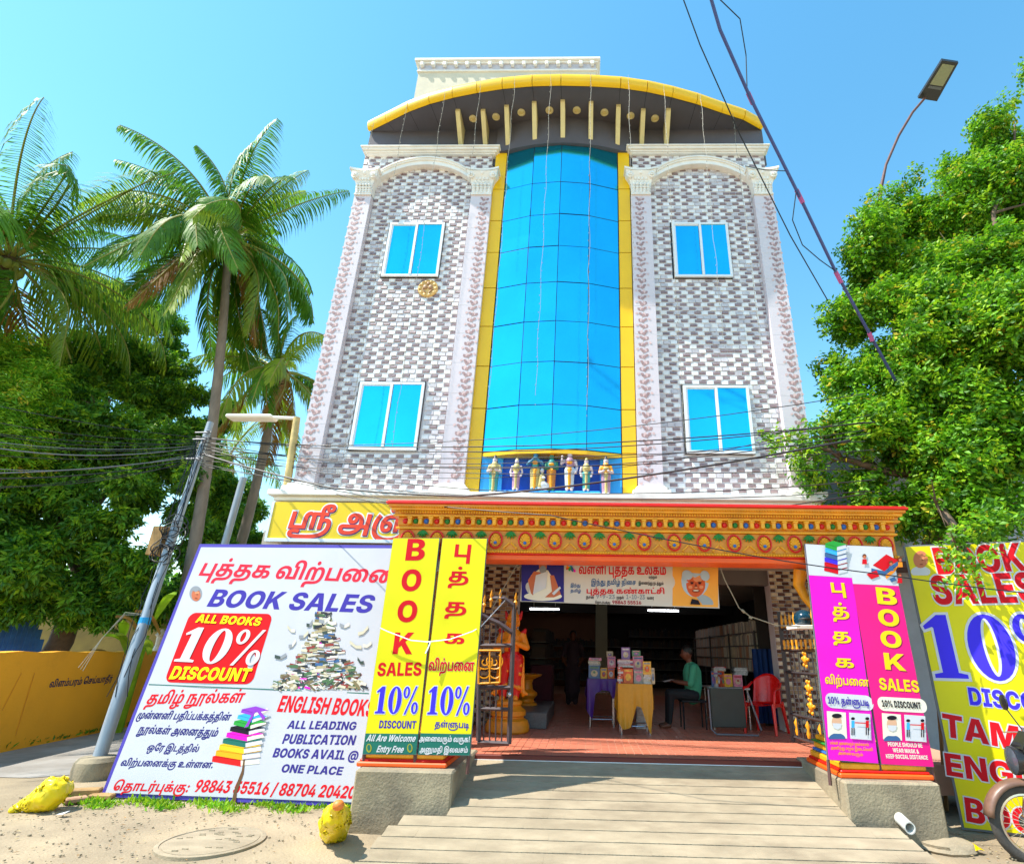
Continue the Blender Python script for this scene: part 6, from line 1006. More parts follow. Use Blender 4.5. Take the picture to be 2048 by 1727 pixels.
# ---------- pink standing banners
def pink(quad, name, label, fm):
    t = standee(name, label, quad); w_, h_ = (quad[1] - quad[0]).length, (quad[2] - quad[0]).dot(t.uy); panel(t, w_, h_, fm, M['wireg']); return t, w_, h_
flM = mat('flex_magenta', (.80, .0, .50), .45, .05, 1.1, .4, 3, spec=.3); flP = mat('flex_hot_pink', (.80, .003, .20), .45, .05, 1.1, .4, 3, spec=.3)
qA = [W(1656, 1519, y=-2.20), W(1758, 1527, y=-2.20), W(1622, 1087, y=-2.08)]
b4, w4, h4 = pink(qA, 'pink_banner', 'tall magenta banner with a book stack picture and yellow Tamil letters, beside the gate', flM)
b4.slab(.006, b4.px(1625, 1150)[1], w4 - .006, h4 - .006, .001, PW, 'white_header', .0036)
it = []
for k, c in enumerate((PR, PR, PB, PS, PCY, PGR)):
    x, y = 1668 - k * .8, 1148 - k * 9.2
    it += [([(x - 20 + k, y - 7), (x + 8, y), (x + 8, y - 8), (x - 20 + k, y - 15)], c), ([(x + 8, y), (x + 26, y - 5), (x + 26, y - 12), (x + 8, y - 8)], PW), ([(x - 20 + k, y - 15), (x + 8, y - 8), (x + 28, y - 13), (x, y - 20)], c)]
pin(b4, it, 'book_stack_print', .006)
yl = pm('gold_yellow', 'eecc18'); sh = pm('shade_maroon', '8a1048')
b4.text('பு', (1660, 1184), (1694, 1185), (1659, 1159), yl, shadow=sh); b4.text('த்', (1664, 1231), (1700, 1233), (1663, 1207), yl, shadow=sh); b4.text('த', (1664, 1279), (1704, 1281), (1663, 1257), yl, shadow=sh); b4.text('க', (1670, 1333), (1710, 1335), (1669, 1310), yl, shadow=sh)
b4.text('விற்பனை', (1650, 1366), (1738, 1372), (1649, 1349), yl, shadow=sh)
def pill(bd, x0, y0, x1, y1, m, sk=0): a = bd.px(x0, y1); b_ = bd.px(x1, y0 + sk); bd.polys([(rrect(a[0], min(a[1], b_[1]) , b_[0], b_[1], (b_[1] - a[1]) * .46), m)], .0045, 'pill')
pill(b4, 1652, 1385, 1744, 1414, PW, 6); b4.text('10% தள்ளுபடி', (1655, 1406), (1738, 1411), (1654, 1392), PV, h=.0095)
def masks(bd, x, y, sc=1.):
    it = [([(x, y), (x + 38, y + 3), (x + 41, y + 55), (x + 3, y + 52)], PCR), (E_(x + 21, y + 56, 17, 12, 14, 180, 360), PS), (E_(x + 20, y + 22, 10, 14), pm('skin_pale', 'd8a888')), (E_(x + 20, y + 9.5, 10, 4.5), PK), ([(x + 11, y + 24), (x + 30, y + 25), (x + 28, y + 34), (x + 21, y + 37), (x + 13, y + 33)], PW),
          ([(x + 44, y + 3), (x + 86, y + 6), (x + 89, y + 58), (x + 47, y + 55)], PW)]
    for k, (dx, c) in enumerate(((52, PCY), (80, PR))):
        it += [(E_(x + dx, y + 15, 4, 3), PK), ([(x + dx - 3, y + 19), (x + dx + 3, y + 19), (x + dx + 3, y + 33), (x + dx - 3, y + 33)], c), ([(x + dx - 3, y + 33), (x + dx - 1, y + 33), (x + dx - 1, y + 48), (x + dx - 3, y + 48)], PK), ([(x + dx + 1, y + 33), (x + dx + 3, y + 33), (x + dx + 3, y + 48), (x + dx + 1, y + 48)], PK)]
    it.append(([(x + 55, y + 22), (x + 78, y + 23), (x + 78, y + 25), (x + 55, y + 24)], PR))
    pin(bd, it, 'safety_pictures', .0046)
masks(b4, 1653, 1421)
for k, t in enumerate(('மக்கள் அனைவரும் முகக்கவசம்', 'அணிந்து சமூக இடைவெளி', 'கடைபிடிக்க வேண்டும்'[:0] or 'அனைவரும்')):
    xa = (1660, 1661, 1676)[k]; xb = (1738, 1746, 1726)[k]; b4.text(t, (xa, 1487 + k * 10), (xb, 1491 + k * 10), (xa, 1481 + k * 10), PO)
qB = [W(1762, 1528, y=-2.20), W(1869, 1534, y=-2.20), W(1714, 1090, y=-2.08)]
b5, w5, h5 = pink(qB, 'pink_banner', 'tall hot pink banner with cartoon readers and yellow English letters, nearest the tree', flP)
b5.slab(.006, b5.px(1730, 1168)[1], w5 - .006, h5 - .006, .001, PW, 'white_header', .0036)
it = [([(1745, 1130), (1772, 1108), (1795, 1120), (1768, 1142)], PR), ([(1742, 1136), (1768, 1142), (1795, 1122), (1796, 1130), (1770, 1152), (1742, 1143)], PS), ([(1770, 1150), (1796, 1130), (1790, 1142), (1772, 1158)], PO), ([(1732, 1148), (1752, 1140), (1758, 1152), (1742, 1158)], PR), ([(1778, 1158), (1788, 1152), (1792, 1160), (1782, 1164)], PS)]
for x, y, c in ((1728, 1112, PR), (1799, 1118, PO), (1798, 1150, PR), (1780, 1126, PS)):
    it += [(E_(x, y, 4, 4.5), P_BROWN), (E_(x, y + 2, 3, 3), PSK), ([(x - 4, y + 6), (x + 4, y + 6), (x + 5, y + 16), (x - 5, y + 16)], c)]
pin(b5, it, 'cartoon_readers_print', .006)
for t, xa, y_ in (('B', 1751, 1206), ('O', 1756, 1249), ('O', 1761, 1292), ('K', 1767, 1337)): b5.text(t, (xa, y_), (xa + 46, y_ + 4), (xa - 1, y_ - 32), yl, shadow=sh)
b5.text('SALES', (1759, 1378), (1840, 1384), (1758, 1355), yl, shadow=sh)
pill(b5, 1757, 1391, 1850, 1420, PCR, 6); b5.text('10% DISCOUNT', (1763, 1412), (1842, 1417), (1762, 1399), PK, h=.0095)
masks(b5, 1763, 1425)
for k, t in enumerate(('PEOPLE SHOULD BE', 'WEAR MASK &', 'KEEP SOCIAL DISTANCE')):
    xa = (1776, 1786, 1772)[k]; xb = (1845, 1838, 1856)[k]; b5.text(t, (xa, 1491 + k * 12), (xb, 1494 + k * 12), (xa, 1483 + k * 12), PCR)
legs(b4, [(.01, -.22, 0)], M['rust']); legs(b5, [(.0, -.2, 0), (w5 - .01, -.2, 0)], M['rust'])
# ---------- big yellow board on the right
rb_ = thing('yellow_sale_board', 'huge yellow board with red and blue book sale lettering under the street tree', 'billboard')
q0 = W(1925, 1658, z=.02); q1 = Vector((q0.x + 2.4 * math.cos(R_(-20)), q0.y + 2.4 * math.sin(R_(-20)), .02))
tY = q0.y + .12; qt = W(1812, 1090, y=tY)
B6 = orient_board(q0, q1, qt, rb_); B6.rip, B6.kk = .003, 5.; h6 = (qt - q0).dot(B6.uy)
flR = mat('flex_yellow_right', (.72, .62, .0), .45, .05, 1.0, .4, 3, spec=.3)
B6.slab(0, 0, 2.4, h6, .03, M['wireg'], 'board_frame'); B6.slab(.02, .02, 2.38, h6 - .02, .002, flR, 'board_face', .003)
mb = MB()
for u in (.2, 1.2, 2.2): mb.tube([B6.pt(u, 0, -.05), B6.pt(u, h6, -.05)], .025, 4); mb.tube([B6.pt(u, h6 * .85, -.05), B6.pt(u, 0, -.05) + Vector((.1, .8, 0))], .025, 4)
mb.build('timber_frame', MATS['timber'], rb_)
B6.lay = .006
B6.text('BOOK', (1873, 1148), (2056, 1140), (1868, 1096), PR, halo=PW, hw=.05)
B6.text('SALES', (1868, 1208), (2085, 1203), (1864, 1152), PR, halo=PW, hw=.05)
B6.text('10%', (1862, 1353), (2180, 1362), (1852, 1232), PB, serif=True, halo=PW, hw=.04)
B6.text('DISCOUNT', (1938, 1408), (2170, 1432), (1935, 1374), PB, halo=PW, hw=.05)
B6.text('TAMIL', (1885, 1470), (2120, 1515), (1872, 1424), PR, halo=PW, hw=.05)
B6.text('ENGLISH', (1890, 1548), (2210, 1600), (1882, 1504), PR, halo=PW, hw=.05)
B6.text('BOOKS', (1930, 1640), (2180, 1690), (1920, 1592), PR, halo=PW, hw=.05)
it_f = face(B6, 1841, 1120, 17, pm('bald_skin', 'c87a58'), pm('bald_skin', 'c87a58'), glasses=True, robe=PW, ymax=1150)
# ---------- cloth banner hanging over the entrance
hb = thing('hanging_banner', 'wide printed cloth banner with two portraits hanging over the shop entrance', 'banner')
YH = -1.45
h0, h1, h2 = W(1040, 1202, y=YH), W(1439, 1216, y=YH - .02), W(1042, 1118, y=YH)
B7 = orient_board(h0, h1, h2, hb); B7.rip, B7.kk = .005, 7.; w7, h7 = (h1 - h0).length, (h2 - h0).dot(B7.uy) + .04
B7.slab(0, 0, w7, h7, .002, mat('flex_banner', 'd8d0c4', .45, .03, 2, .2, 4, trans=.25), 'cloth')
B7.lay = .0045
pa = lambda *a: [B7.px(*p) for p in a]
def rect(x0, y0, x1, y1, m): return ([(x0, y0), (x1, y0 + (x1 - x0) * .02), (x1, y1 + (x1 - x0) * .03), (x0, y1)], m)
it = [rect(1043, 1112, 1128, 1201, pm('banner_violet', '2c2878')), rect(1345, 1116, 1436, 1211, pm('banner_orange', 'eaa040')),
      (E_(1086, 1192, 38, 9), PCR), ([(1058, 1190), (1062, 1150), (1078, 1138), (1096, 1140), (1108, 1160), (1118, 1190)], PCR), ([(1062, 1186), (1056, 1160), (1068, 1142), (1082, 1144), (1078, 1168), (1066, 1190)], PSK), ([(1100, 1150), (1108, 1150), (1122, 1188), (1108, 1194), (1090, 1194), (1104, 1182)], PSK), (E_(1086, 1132, 8, 11), PSK), (E_(1086, 1139, 7, 8), PGY), (E_(1086, 1123, 8, 5), PK), ([(1072, 1150), (1096, 1142), (1092, 1176), (1066, 1188)], PW), ([(1104, 1186), (1120, 1172), (1122, 1176), (1108, 1190)], PW)]
for k in range(6): it.append((E_(1141 + 5 * math.cos(k), 1136 - 4 * k * .5 + 3, 3, 7, 12, 0, 360, -50 + 25 * k), (PM, PS, PGR, PR, PO, PCY)[k]))
pin(B7, it, 'banner_pictures', .0045)
face(B7, 1390, 1164, 32, pm('hair_bluish', 'a8bccc'), pm('skin_warm', 'cc5a30'), robe=pm('coat_grey', '9aa4a8'), ymax=1209)
pin(B7, [([(1383, 1197), (1396, 1200), (1400, 1209), (1380, 1208)], PK)], 'collar_print', .025)
B7.text('வள்ளி புத்தக உலகம்', (1157, 1147), (1333, 1149), (1157, 1128), PR)
for t, a, b_, c, m in (('இந்து தமிழ் திசை', (1182, 1168), (1272, 1169), (1182, 1158), PS), ('இணைந்து நடத்தும்', (1277, 1168), (1327, 1169), (1277, 1162), PK), ('மற்றும்', (1297, 1156), (1314, 1156), (1297, 1151), PK), ('புத்தக கண்காட்சி', (1172, 1186), (1330, 1187), (1172, 1175), PR), ('நாள்', (1172, 1196), (1188, 1197), (1172, 1190), PK), ('9-9-23', (1192, 1196), (1230, 1197), (1192, 1188), PGY), ('முதல்', (1233, 1197), (1248, 1197), (1233, 1191), PK), ('1-10-23', (1252, 1197), (1290, 1198), (1252, 1188), PGY), ('வரை', (1294, 1198), (1308, 1198), (1294, 1192), PK), ('98843 55516', (1224, 1207), (1283, 1208), (1224, 1200), pm('dark_red', 'a02030')), ('தொடர்புக்கு:', (1190, 1206), (1221, 1207), (1190, 1201), PK), ('இந்து', (1141, 1172), (1161, 1173), (1141, 1166), PS), ('தமிழ்', (1141, 1183), (1162, 1184), (1141, 1177), PS)):
    B7.text(t, a, b_, c, m)
mb = MB(); mb.tube([W(1436, 1122, y=YH), W(1450, 1160, y=YH), W(1478, 1215, y=-1.3), W(1500, 1232, y=-1.2), W(1552, 1250, y=-1.0), W(1600, 1252, y=-.9)], .007, 5); mb.tube([W(1484, 1219, y=-1.28), W(1489, 1224, y=-1.26)], .016, 6); mb.tube([W(1499, 1233, y=-1.2), W(1504, 1236, y=-1.2)], .016, 6)
o = mb.build('tie_rope', M['fila'], sm=50); tag(o, 'sagging rope with knots tied from the hanging banner to the right jamb', 'rope')
mb = MB(); mb.tube([W(1042, 1116, y=YH), W(1030, 1135, y=-1.4), W(1010, 1170, y=-1.4), W(985, 1215, y=-1.5)], .006, 5); o = mb.build('tie_rope', M['fila'], sm=50); tag(o, 'rope slanting from the hanging banner down to the left gate', 'rope')
# ================================================================= painted figures in the niche over the portico
def statue_prims(x, y, z0, h, pose, c):
    """c: indices skin, top, skirt, gold, hair"""
    sk, top, dh, gd, hr = c; u = h
    P = lambda dx, dy, dz: (x + dx * u * .9, y + dy * u, z0 + dz * u)
    pr = []
    for s in (-1, 1):
        pr += [(P(s * .06, 0, .06), .05 * u, P(s * .055, 0, .28), .06 * u, dh), (P(s * .055, 0, .28), .06 * u, P(s * .045, 0, .5), .085 * u, dh), (P(s * .06, -.06, .03), .035 * u, P(s * .06, .0, .03), .035 * u, sk)]
    pr += [(P(0, 0, .50), .10 * u, P(0, 0, .56), .085 * u, gd), (P(0, 0, .56), .085 * u, P(0, 0, .72), .105 * u, top), (P(0, 0, .74), .06 * u, P(0, 0, .8), .04 * u, sk), ('e', P(0, -.01, .87), (.062 * u, .062 * u, .075 * u), sk),
           (P(0, 0, .92), .06 * u, P(0, 0, 1.0), .02 * u, gd if pose != 'woman' else hr), (P(0, .035, .9), .065 * u, P(0, .045, .78), .07 * u, hr), (P(0, -.065, .06), .022 * u, P(0, -.08, .48), .03 * u, gd), ('e', P(0, -.09, .66), (.07 * u, .025 * u, .04 * u), gd)]
    arm = {'fold': ((.14, 0, .72), (.17, -.04, .56), (.05, -.14, .56)), 'down': ((.14, 0, .72), (.19, 0, .56), (.16, -.06, .42)), 'up': ((.14, 0, .72), (.21, -.02, .64), (.19, -.08, .80)), 'woman': ((.13, 0, .72), (.18, -.03, .57), (.06, -.15, .58)), 'flute': ((.14, 0, .72), (.2, -.08, .62), (.02, -.13, .76))}
    for s in (-1, 1):
        a = arm[pose if not (pose == 'flute' and s > 0) else 'flute']
        if pose == 'up' and s > 0: a = arm['down']
        p = [P(s * q[0], q[1], q[2]) for q in a]
        pr += [(p[0], .042 * u, p[1], .034 * u, top if pose == 'woman' else sk), (p[1], .034 * u, p[2], .026 * u, sk), ('e', p[2], (.032 * u,) * 3, sk)]
    return pr
SKc = mat('statue_skin', (.62, .55, .56), .5, .05, 8); SKb = mat('statue_blue_skin', '3a7a9a', .5, .05, 8); SKg = mat('statue_green_skin', '2a7a58', .5, .05, 8)
TQ = mat('turquoise_paint', '3a9a94', .5, .1, 8); PKp = mat('pink_paint', (.42, .24, .34), .5, .1, 8); YP = mat('pale_yellow_paint', (.55, .46, .16), .5, .1, 8); HB = mat('black_hair_paint', '1c1a24', .5, .1, 8); WT = mat('white_cloth_paint', 'c8d4da', .5, .06, 8); OC = mat('ochre_cloth_paint', 'c07830', .5, .1, 8)
SK2 = (
 (985, 'woman', (SKc, YP, TQ, YP, HB), 'painted statue of a woman in a turquoise skirt, at the left niche end', .80),
 (1030, 'down', (SKc, YP, PKp, YP, HB), 'small painted statue with a pale pink skirt, first inside the blue niche from the left', .68),
 (1068, 'flute', (SKb, TQ, YP, M['gold'], HB), 'blue skinned statue in yellow dhoti with raised arm, second in the blue niche', .84),
 (1101, 'fold', (SKg, TQ, OC, M['gold'], HB), 'green skinned statue with tall gold crown in the middle of the niche', .80),
 (1138, 'up', (SKc, PKp, WT, M['gold'], HB), 'pale statue in white trousers with gold crown and raised hand, right of the green one', .86),
 (1172, 'down', (SKc, YP, TQ, YP, HB), 'small statue in turquoise skirt, last inside the dark blue niche on the right', .70),
 (1212, 'woman', (SKc, M['gold'], PKp, YP, HB), 'painted statue of a woman in a pink skirt, at the right niche end', .80))
for x, pose, mats_, lab, h in SK2:
    p = W(x, 992, y=-.2); z0 = LZ + .05 if 1000 < x < 1200 else LZ - .01
    fz = figure('deity_statue', statue_prims(p.x, -.2, z0, h * .81, pose, (0, 1, 2, 3, 4)), .011, list(mats_))
    tag(fz, lab, 'statue')
p = W(1083, 985, y=-.2); z0 = LZ + .05
fz = figure('kneeling_statue', [((p.x - .05, -.2, z0 + .04), .05, (p.x + .09, -.2, z0 + .04), .045, 0), ((p.x - .02, -.2, z0 + .08), .06, (p.x, -.21, z0 + .24), .05, 1), ('e', (p.x, -.22, z0 + .33), (.035, .035, .04), 0), ((p.x, -.2, z0 + .36), .03, (p.x, -.2, z0 + .41), .01, 1), ((p.x - .03, -.22, z0 + .22), .02, (p.x + .05, -.27, z0 + .2), .016, 0), ((p.x + .08, -.2, z0 + .08), .06, (p.x + .02, -.2, z0 + .1), .07, 0)], .011, [WT, YP]); tag(fz, 'small seated white and yellow statue at the foot of the blue skinned statue', 'statue')
# ================================================================= guardian statue at the entrance
gp_ = W(1012, 1466, z=.5); gx, gy = gp_.x, gp_.y + .12
gs = thing('guardian_statue', 'life size gold guardian statue with red legs and folded hands on a gold lotus base', 'statue')
H = 1.50; zz = .5; mb = MB()
mb.lathe((gx, gy, zz), [(.30, 0), (.33, .03), (.33, .10), (.30, .17), (.24, .20), (.24, .22), (.27, .24), (.27, .30), (.21, .34), (.19, .37), (.21, .39), (.20, .43), (.15, .45)], 28); mb.build('lotus_base', M['gold2'], gs, sm=35)
GO = mat('bright_gold_paint', 'f08c10', .38, .1, 7, .2, 40)
b0 = zz + .43; hh = 1.25; q = lambda dx, dy, dz: (gx + dx, gy + dy, b0 + dz)
pr = []
for s in (-1, 1):
    pr += [(q(s * .10, -.05, .03), .045, q(s * .10, .05, .03), .045, 0), (q(s * .10, 0, .05), .06, q(s * .10, 0, .30), .075, 1), (q(s * .10, 0, .30), .075, q(s * .09, 0, .58), .11, 1), (q(s * .215, .01, .08), .03, q(s * .17, .02, .62), .035, 0), (q(s * .26, 0, .10), .03, q(s * .215, .01, .12), .04, 0)]
    for zq in (.18, .38, .5): pr.append((q(s * .05, -.05, zq + .04), .028, q(s * .16, -.05, zq), .028, 0))
    pr += [(q(s * .16, 0, .94), .06, q(s * .24, -.03, .76), .05, 0), (q(s * .24, -.03, .76), .05, q(s * .04, -.18, .84), .038, 0), (q(s * .03, -.19, .84), .035, q(s * .01, -.2, .96), .02, 0)]
pr += [(q(0, 0, .60), .14, q(0, 0, .68), .12, 1), (q(0, 0, .72), .12, q(0, 0, .92), .145, 0), (q(0, -.11, .88), .05, q(0, -.12, .7), .03, 1), (q(0, 0, 1.0), .055, q(0, 0, 1.05), .05, 0), ('e', q(0, -.01, 1.12), (.085, .09, .105), 0), (q(0, 0, 1.2), .095, q(0, 0, 1.3), .06, 0), (q(0, 0, 1.3), .05, q(0, 0, 1.38), .025, 0), ('e', q(0, -.1, 1.11), (.02, .025, .02), 0), ('e', q(-.03, -.085, 1.14), (.014, .012, .01), 2), ('e', q(.03, -.085, 1.14), (.014, .012, .01), 2)]
for s in (-1, 1):
    pr += [('e', q(s * .09, 0, 1.12), (.025, .03, .05), 0), (q(s * .1, .02, 1.2), .04, q(s * .13, .02, 1.3), .018, 1), (q(s * .17, 0, .97), .05, q(s * .2, 0, 1.02), .03, 1)]
figure('body', pr, .013, [GO, mat('statue_red', 'd00c08', .4, .06, 6), M['black']], gs)
# gold pot stand and low stone platform behind it
sp_ = thing('brass_pedestal', 'stacked gold ringed pedestal standing on the floor behind the guardian statue', 'pedestal')
p = W(1062, 1435, z=.5); mb = MB(); mb.lathe((p.x - .08, p.y - .3, .5), [(.24, 0), (.25, .05), (.19, .1), (.19, .14), (.23, .2), (.2, .27), (.14, .3), (.14, .34), (.2, .4), (.2, .44), (.12, .5), (.1, .6), (.12, .66), (.26, .72), (.28, .75), (.1, .76)], 24); mb.build('ringed_stand', M['gold2'], sp_, sm=35)
pl = W(1048, 1457, z=.5); mb = MB(); mb.bevbox((xl1 - .25, pl.y, .5), (W(1088, 1455, z=.5).x + .05, pl.y + 2.2, .74), .015); o = mb.build('granite_platform', mat('granite', '5a5c60', .35, .2, 40)); tag(o, 'low grey granite platform on the floor left of the shop entrance', 'platform')
# ================================================================= gates
def gate_left():
    t = thing('iron_gate', 'open dark iron gate leaf with curved top and gold scroll panel, left of the entrance', 'gate'); y = -1.02
    m = mat('iron_brown', '4c4246', .45, .1, 10); P = lambda a, b: W(a, b, y=y)
    def bar(pts, r, nm, mm=m): mb = MB(); mb.tube([P(*q_) for q_ in pts], r, 4); return mb.build(nm, mm, t)
    bar([(1029, 1204), (1018, 1487)], .03, 'stile'); bar([(958, 1208), (957, 1480)], .03, 'stile')
    bar([(955, 1483), (1018, 1486)], .025, 'rail'); bar([(957, 1374), (1022, 1374)], .025, 'rail'); bar([(958, 1290), (1025, 1290)], .025, 'rail'); bar([(957, 1416), (1020, 1418)], .022, 'rail')
    bar([(958, 1225), (975, 1236), (998, 1246), (1024, 1264)], .03, 'curved_rail'); bar([(985, 1196), (1008, 1196), (1030, 1212)], .028, 'curved_rail')
    for x in (968, 980, 992, 1004): bar([(x, 1228 + (x - 960) * .6), (x - 1, 1290)], .009, 'bar'); bar([(x, 1416), (x - 1, 1484)], .009, 'bar'); bar([(x, 1375), (x, 1416)], .009, 'bar')
    for x, y0 in ((968, 1190), (982, 1180), (1000, 1178), (1031, 1185)):
        a = P(x, y0 + 24); mb = MB(); mb.lathe((a.x, y, a.z), [(.012, -.06), (.014, 0), (.03, .03), (.012, .06), (.022, .09), (.002, .16)], 8); mb.build('spear_finial', M['gold'], t, sm=40)
    a, b = P(958, 1366), P(1000, 1300); mb = MB()
    for q0, q1 in (((958, 1366), (1000, 1364)), ((1000, 1364), (1002, 1300)), ((1002, 1300), (958, 1300)), ((958, 1300), (958, 1366))): mb.tube([P(*q0) + Vector((0, -.03, 0)), P(*q1) + Vector((0, -.03, 0))], .012, 4)
    mb.build('panel_frame', M['gold'], t); mb = MB()
    for s in (-1, 1):
        for r0, cx, cz in ((16, 980 + s * 10, 1322), (11, 980 + s * 11, 1345), (6, 980 + s * 9, 1324)):
            mb.tube([P(cx + r0 * math.cos(a_), cz + r0 * math.sin(a_) * .95) + Vector((0, -.03, 0)) for a_ in [R_(-60 + 270 * k / 14) * s + (math.pi if s < 0 else 0) for k in range(15)]], .008, 5)
    mb.tube([P(980, 1300) + Vector((0, -.03, 0)), P(980, 1364) + Vector((0, -.03, 0))], .01, 5); mb.build('scroll_work', M['gold'], t)
    c = P(1020, 1388); mb = MB(); mb.ball((c.x, y - .04, c.z), (.025, .02, .03)); mb.build('padlock', M['steel'], t, sm=50)
gate_left()
def gate_right():
    t = thing('iron_gate', 'dark iron gate with rows of gold spear heads and bosses, beside the pink banners', 'gate')
    m = mat('iron_dark', '3a3436', .4, .1, 10); A_, B_ = W(1592, 1484, z=.52), W(1645, 1494, z=.52); B_ = Vector((B_.x - .05, -.95, .52)); A_ = Vector((A_.x, .35, .52))
    d = B_ - A_; L = d.length; d.normalize(); H_ = 1.75
    P = lambda u, v: A_ + d * (u * L) + Vector((0, 0, v))
    for u in (0, 1): mb = MB(); mb.tube([P(u, 0), P(u, H_)], .028, 4); mb.build('stile', m, t)
    for v in (.06, .35, .9, 1.2, 1.5): mb = MB(); mb.tube([P(0, v), P(1, v)], .02, 4); mb.build('rail', m, t)
    n = 10
    for k in range(n):
        u = (k + .5) / n; mb = MB(); mb.tube([P(u, .06), P(u, 1.5)], .009, 4); mb.build('bar', m, t)
        for v in (1.5, 1.2): a = P(u, v); mb = MB(); mb.lathe(tuple(a), [(.012, 0), (.022, .02), (.012, .05), (.02, .08), (.018, .14), (.002, .22 if v > 1.3 else .14)], 7); mb.build('spear_head', M['gold'], t, sm=40)
    for v in (1.08, .72, .5):
        a = P(.5, v); mb = MB(); mb.ball(tuple(a), (.04, .05, .06)); 
        for q_ in range(6): mb.ball(tuple(a + d * (.07 * math.cos(q_)) + Vector((0, 0, .09 * math.sin(q_)))), .025, 0, 6, 4)
        mb.build('gold_boss', M['gold'], t, sm=50)
    for k in range(4): a = P((k + .5) / 4, .2); mb = MB(); mb.lathe(tuple(a), [(.02, -.1), (.03, -.05), (.015, 0), (.035, .05), (.002, .11)], 7); mb.build('gold_boss', M['gold'], t, sm=50)
gate_right()
# helmet on a ledge beside the right gate
p = W(1607, 1238, y=-.5); hm = thing('helmet', 'dark blue motorcycle helmet on a small ledge above the right gate', 'helmet')
mb = MB(); mb.ball((0, 0, 0), (.13, .15, .13), 0, 18, 12); mb.v = [v if v[2] > -.075 else (v[0] * .92, v[1] * .92, -.075 - (v[2] + .075) * .1) for v in mb.v]; o = mb.build('shell', mat('helmet_blue', '12384a', .12, .05, 5, coat=.5), hm, sm=50); o.location = p
mb = MB(); mb.ball((0, -.012, .0), (.122, .146, .05), 0, 18, 8); o = mb.build('visor', M['black'], hm, sm=50); o.location = p
mb = MB(); mb.bevbox((p.x - .16, -.65, p.z - .13), (p.x + .25, -.24, p.z - .078), .006); o = mb.build('wall_shelf', M['white']); tag(o, 'small white ledge carrying the blue helmet', 'ledge')
# ================================================================= inside the shop
def book(w_, d_, h_, cover, page=None):        # lying along x: spine to the viewer; parts: cover, pages
    mb = MB(); mb.box((-w_ / 2, -d_ / 2, 0), (w_ / 2, d_ / 2, h_), 0)
    mb.box((-w_ / 2 + .004, -d_ / 2 - .0015, .004), (w_ / 2 - .004, -d_ / 2 - .0004, h_ - .004), 1)
    return mb
bc = [mat('cover_' + n, c, .35, .25, 30) for n, c in (('orange', 'c8541c'), ('pink', 'c87890'), ('yellow', 'd0a030'), ('red', 'a82420'), ('blue', '40608c'), ('cream', 'b8a888'), ('grey', '8c8c88'), ('green', '4c7c58'), ('violet', '7a5c98'), ('white', 'b8b8b8'))]
cn_ = ('orange', 'pink', 'yellow', 'red', 'blue', 'cream', 'grey', 'green', 'violet', 'white')
pgm = mat('page_edge', 'cfc6b0', .8, .05, 30)
def upright(px0, px1, ptop, pbot, y, ci, lab, grp='books displayed on the two front tables'):
    a, b = W(px0, pbot, y=y), W(px1, ptop, y=y); mb = MB(); th = .03 + .02 * random.random()
    mb.bevbox((a.x, y, a.z), (b.x, y + th, b.z), .003, 0); w_, h_ = b.x - a.x, b.z - a.z
    rn = random.Random(px0)                              # printed cover: title band and a picture
    c2 = rn.choice([k for k in range(10) if k != ci]); c3 = rn.choice([k for k in range(10) if k != ci])
    mb.box((a.x + w_ * .12, y - .0012, a.z + h_ * .78), (b.x - w_ * .12, y - .0002, a.z + h_ * .9), 1)
    mb.prism(E_(a.x + w_ * .5, a.z + h_ * .42, w_ * .3, h_ * .24, 12), 'y', y - .0012, y - .0002, 2)
    mb.prism(E_(a.x + w_ * .5, a.z + h_ * .5, w_ * .12, h_ * .1, 8), 'y', y - .0022, y - .0012, 1)
    o = mb.build('book', [bc[ci], bc[c2], bc[c3]]); tag(o, lab, 'book', grp); return o
def lying(px0, px1, pbot, y, n, cols, lab, hpx=3.4, grp='books displayed on the two front tables'):
    a, b = W(px0, pbot, y=y), W(px1, pbot, y=y); z = a.z; sc = (b.x - a.x) / (px1 - px0)
    for k in range(n):
        h_ = hpx * sc * random.uniform(.85, 1.15); j = random.uniform(-.008, .008); mb = MB()
        mb.box((a.x + j, y, z), (b.x + j, y + .17, z + h_ - .001), 0); mb.box((a.x + j + .01, y - .001, z + h_ * .25), (b.x + j - .04, y - .0002, z + h_ * .7), 1)
        o = mb.build('book', [bc[cols[k % len(cols)]], bc[9]])
        tag(o, lab % ('bottom', 'second', 'third', 'fourth', 'fifth', 'sixth', 'seventh', 'eighth', 'ninth', 'tenth')[k], 'book', grp); z += h_
def table(px0, px1, ptop, pfoot, y, dep, name, lab):
    t = thing(name, lab, 'table'); a, b = W(px0, ptop, y=y), W(px1, ptop, y=y); zt = a.z
    mb = MB(); mb.bevbox((a.x, y, zt - .025), (b.x, y + dep, zt), .004); mb.build('tabletop', M['alu'], t)
    for x in (a.x + .04, b.x - .04):
        for yy2 in (y + .03, y + dep - .03): mb = MB(); mb.tube([(x, yy2, .502), (x, yy2, zt - .026)], .014, 8); mb.build('leg', M['steel'], t, sm=50)
    for x0, x1, yy2, z in ((a.x + .04, b.x - .04, y + .03, .62), (a.x + .04, b.x - .04, y + dep - .03, .62), (a.x + .04, b.x - .04, y + .03, zt - .2)): mb = MB(); mb.tube([(x0, yy2, z), (x1, yy2, z)], .01, 6); mb.build('stretcher', M['steel'], t, sm=50)
    return a, b, zt
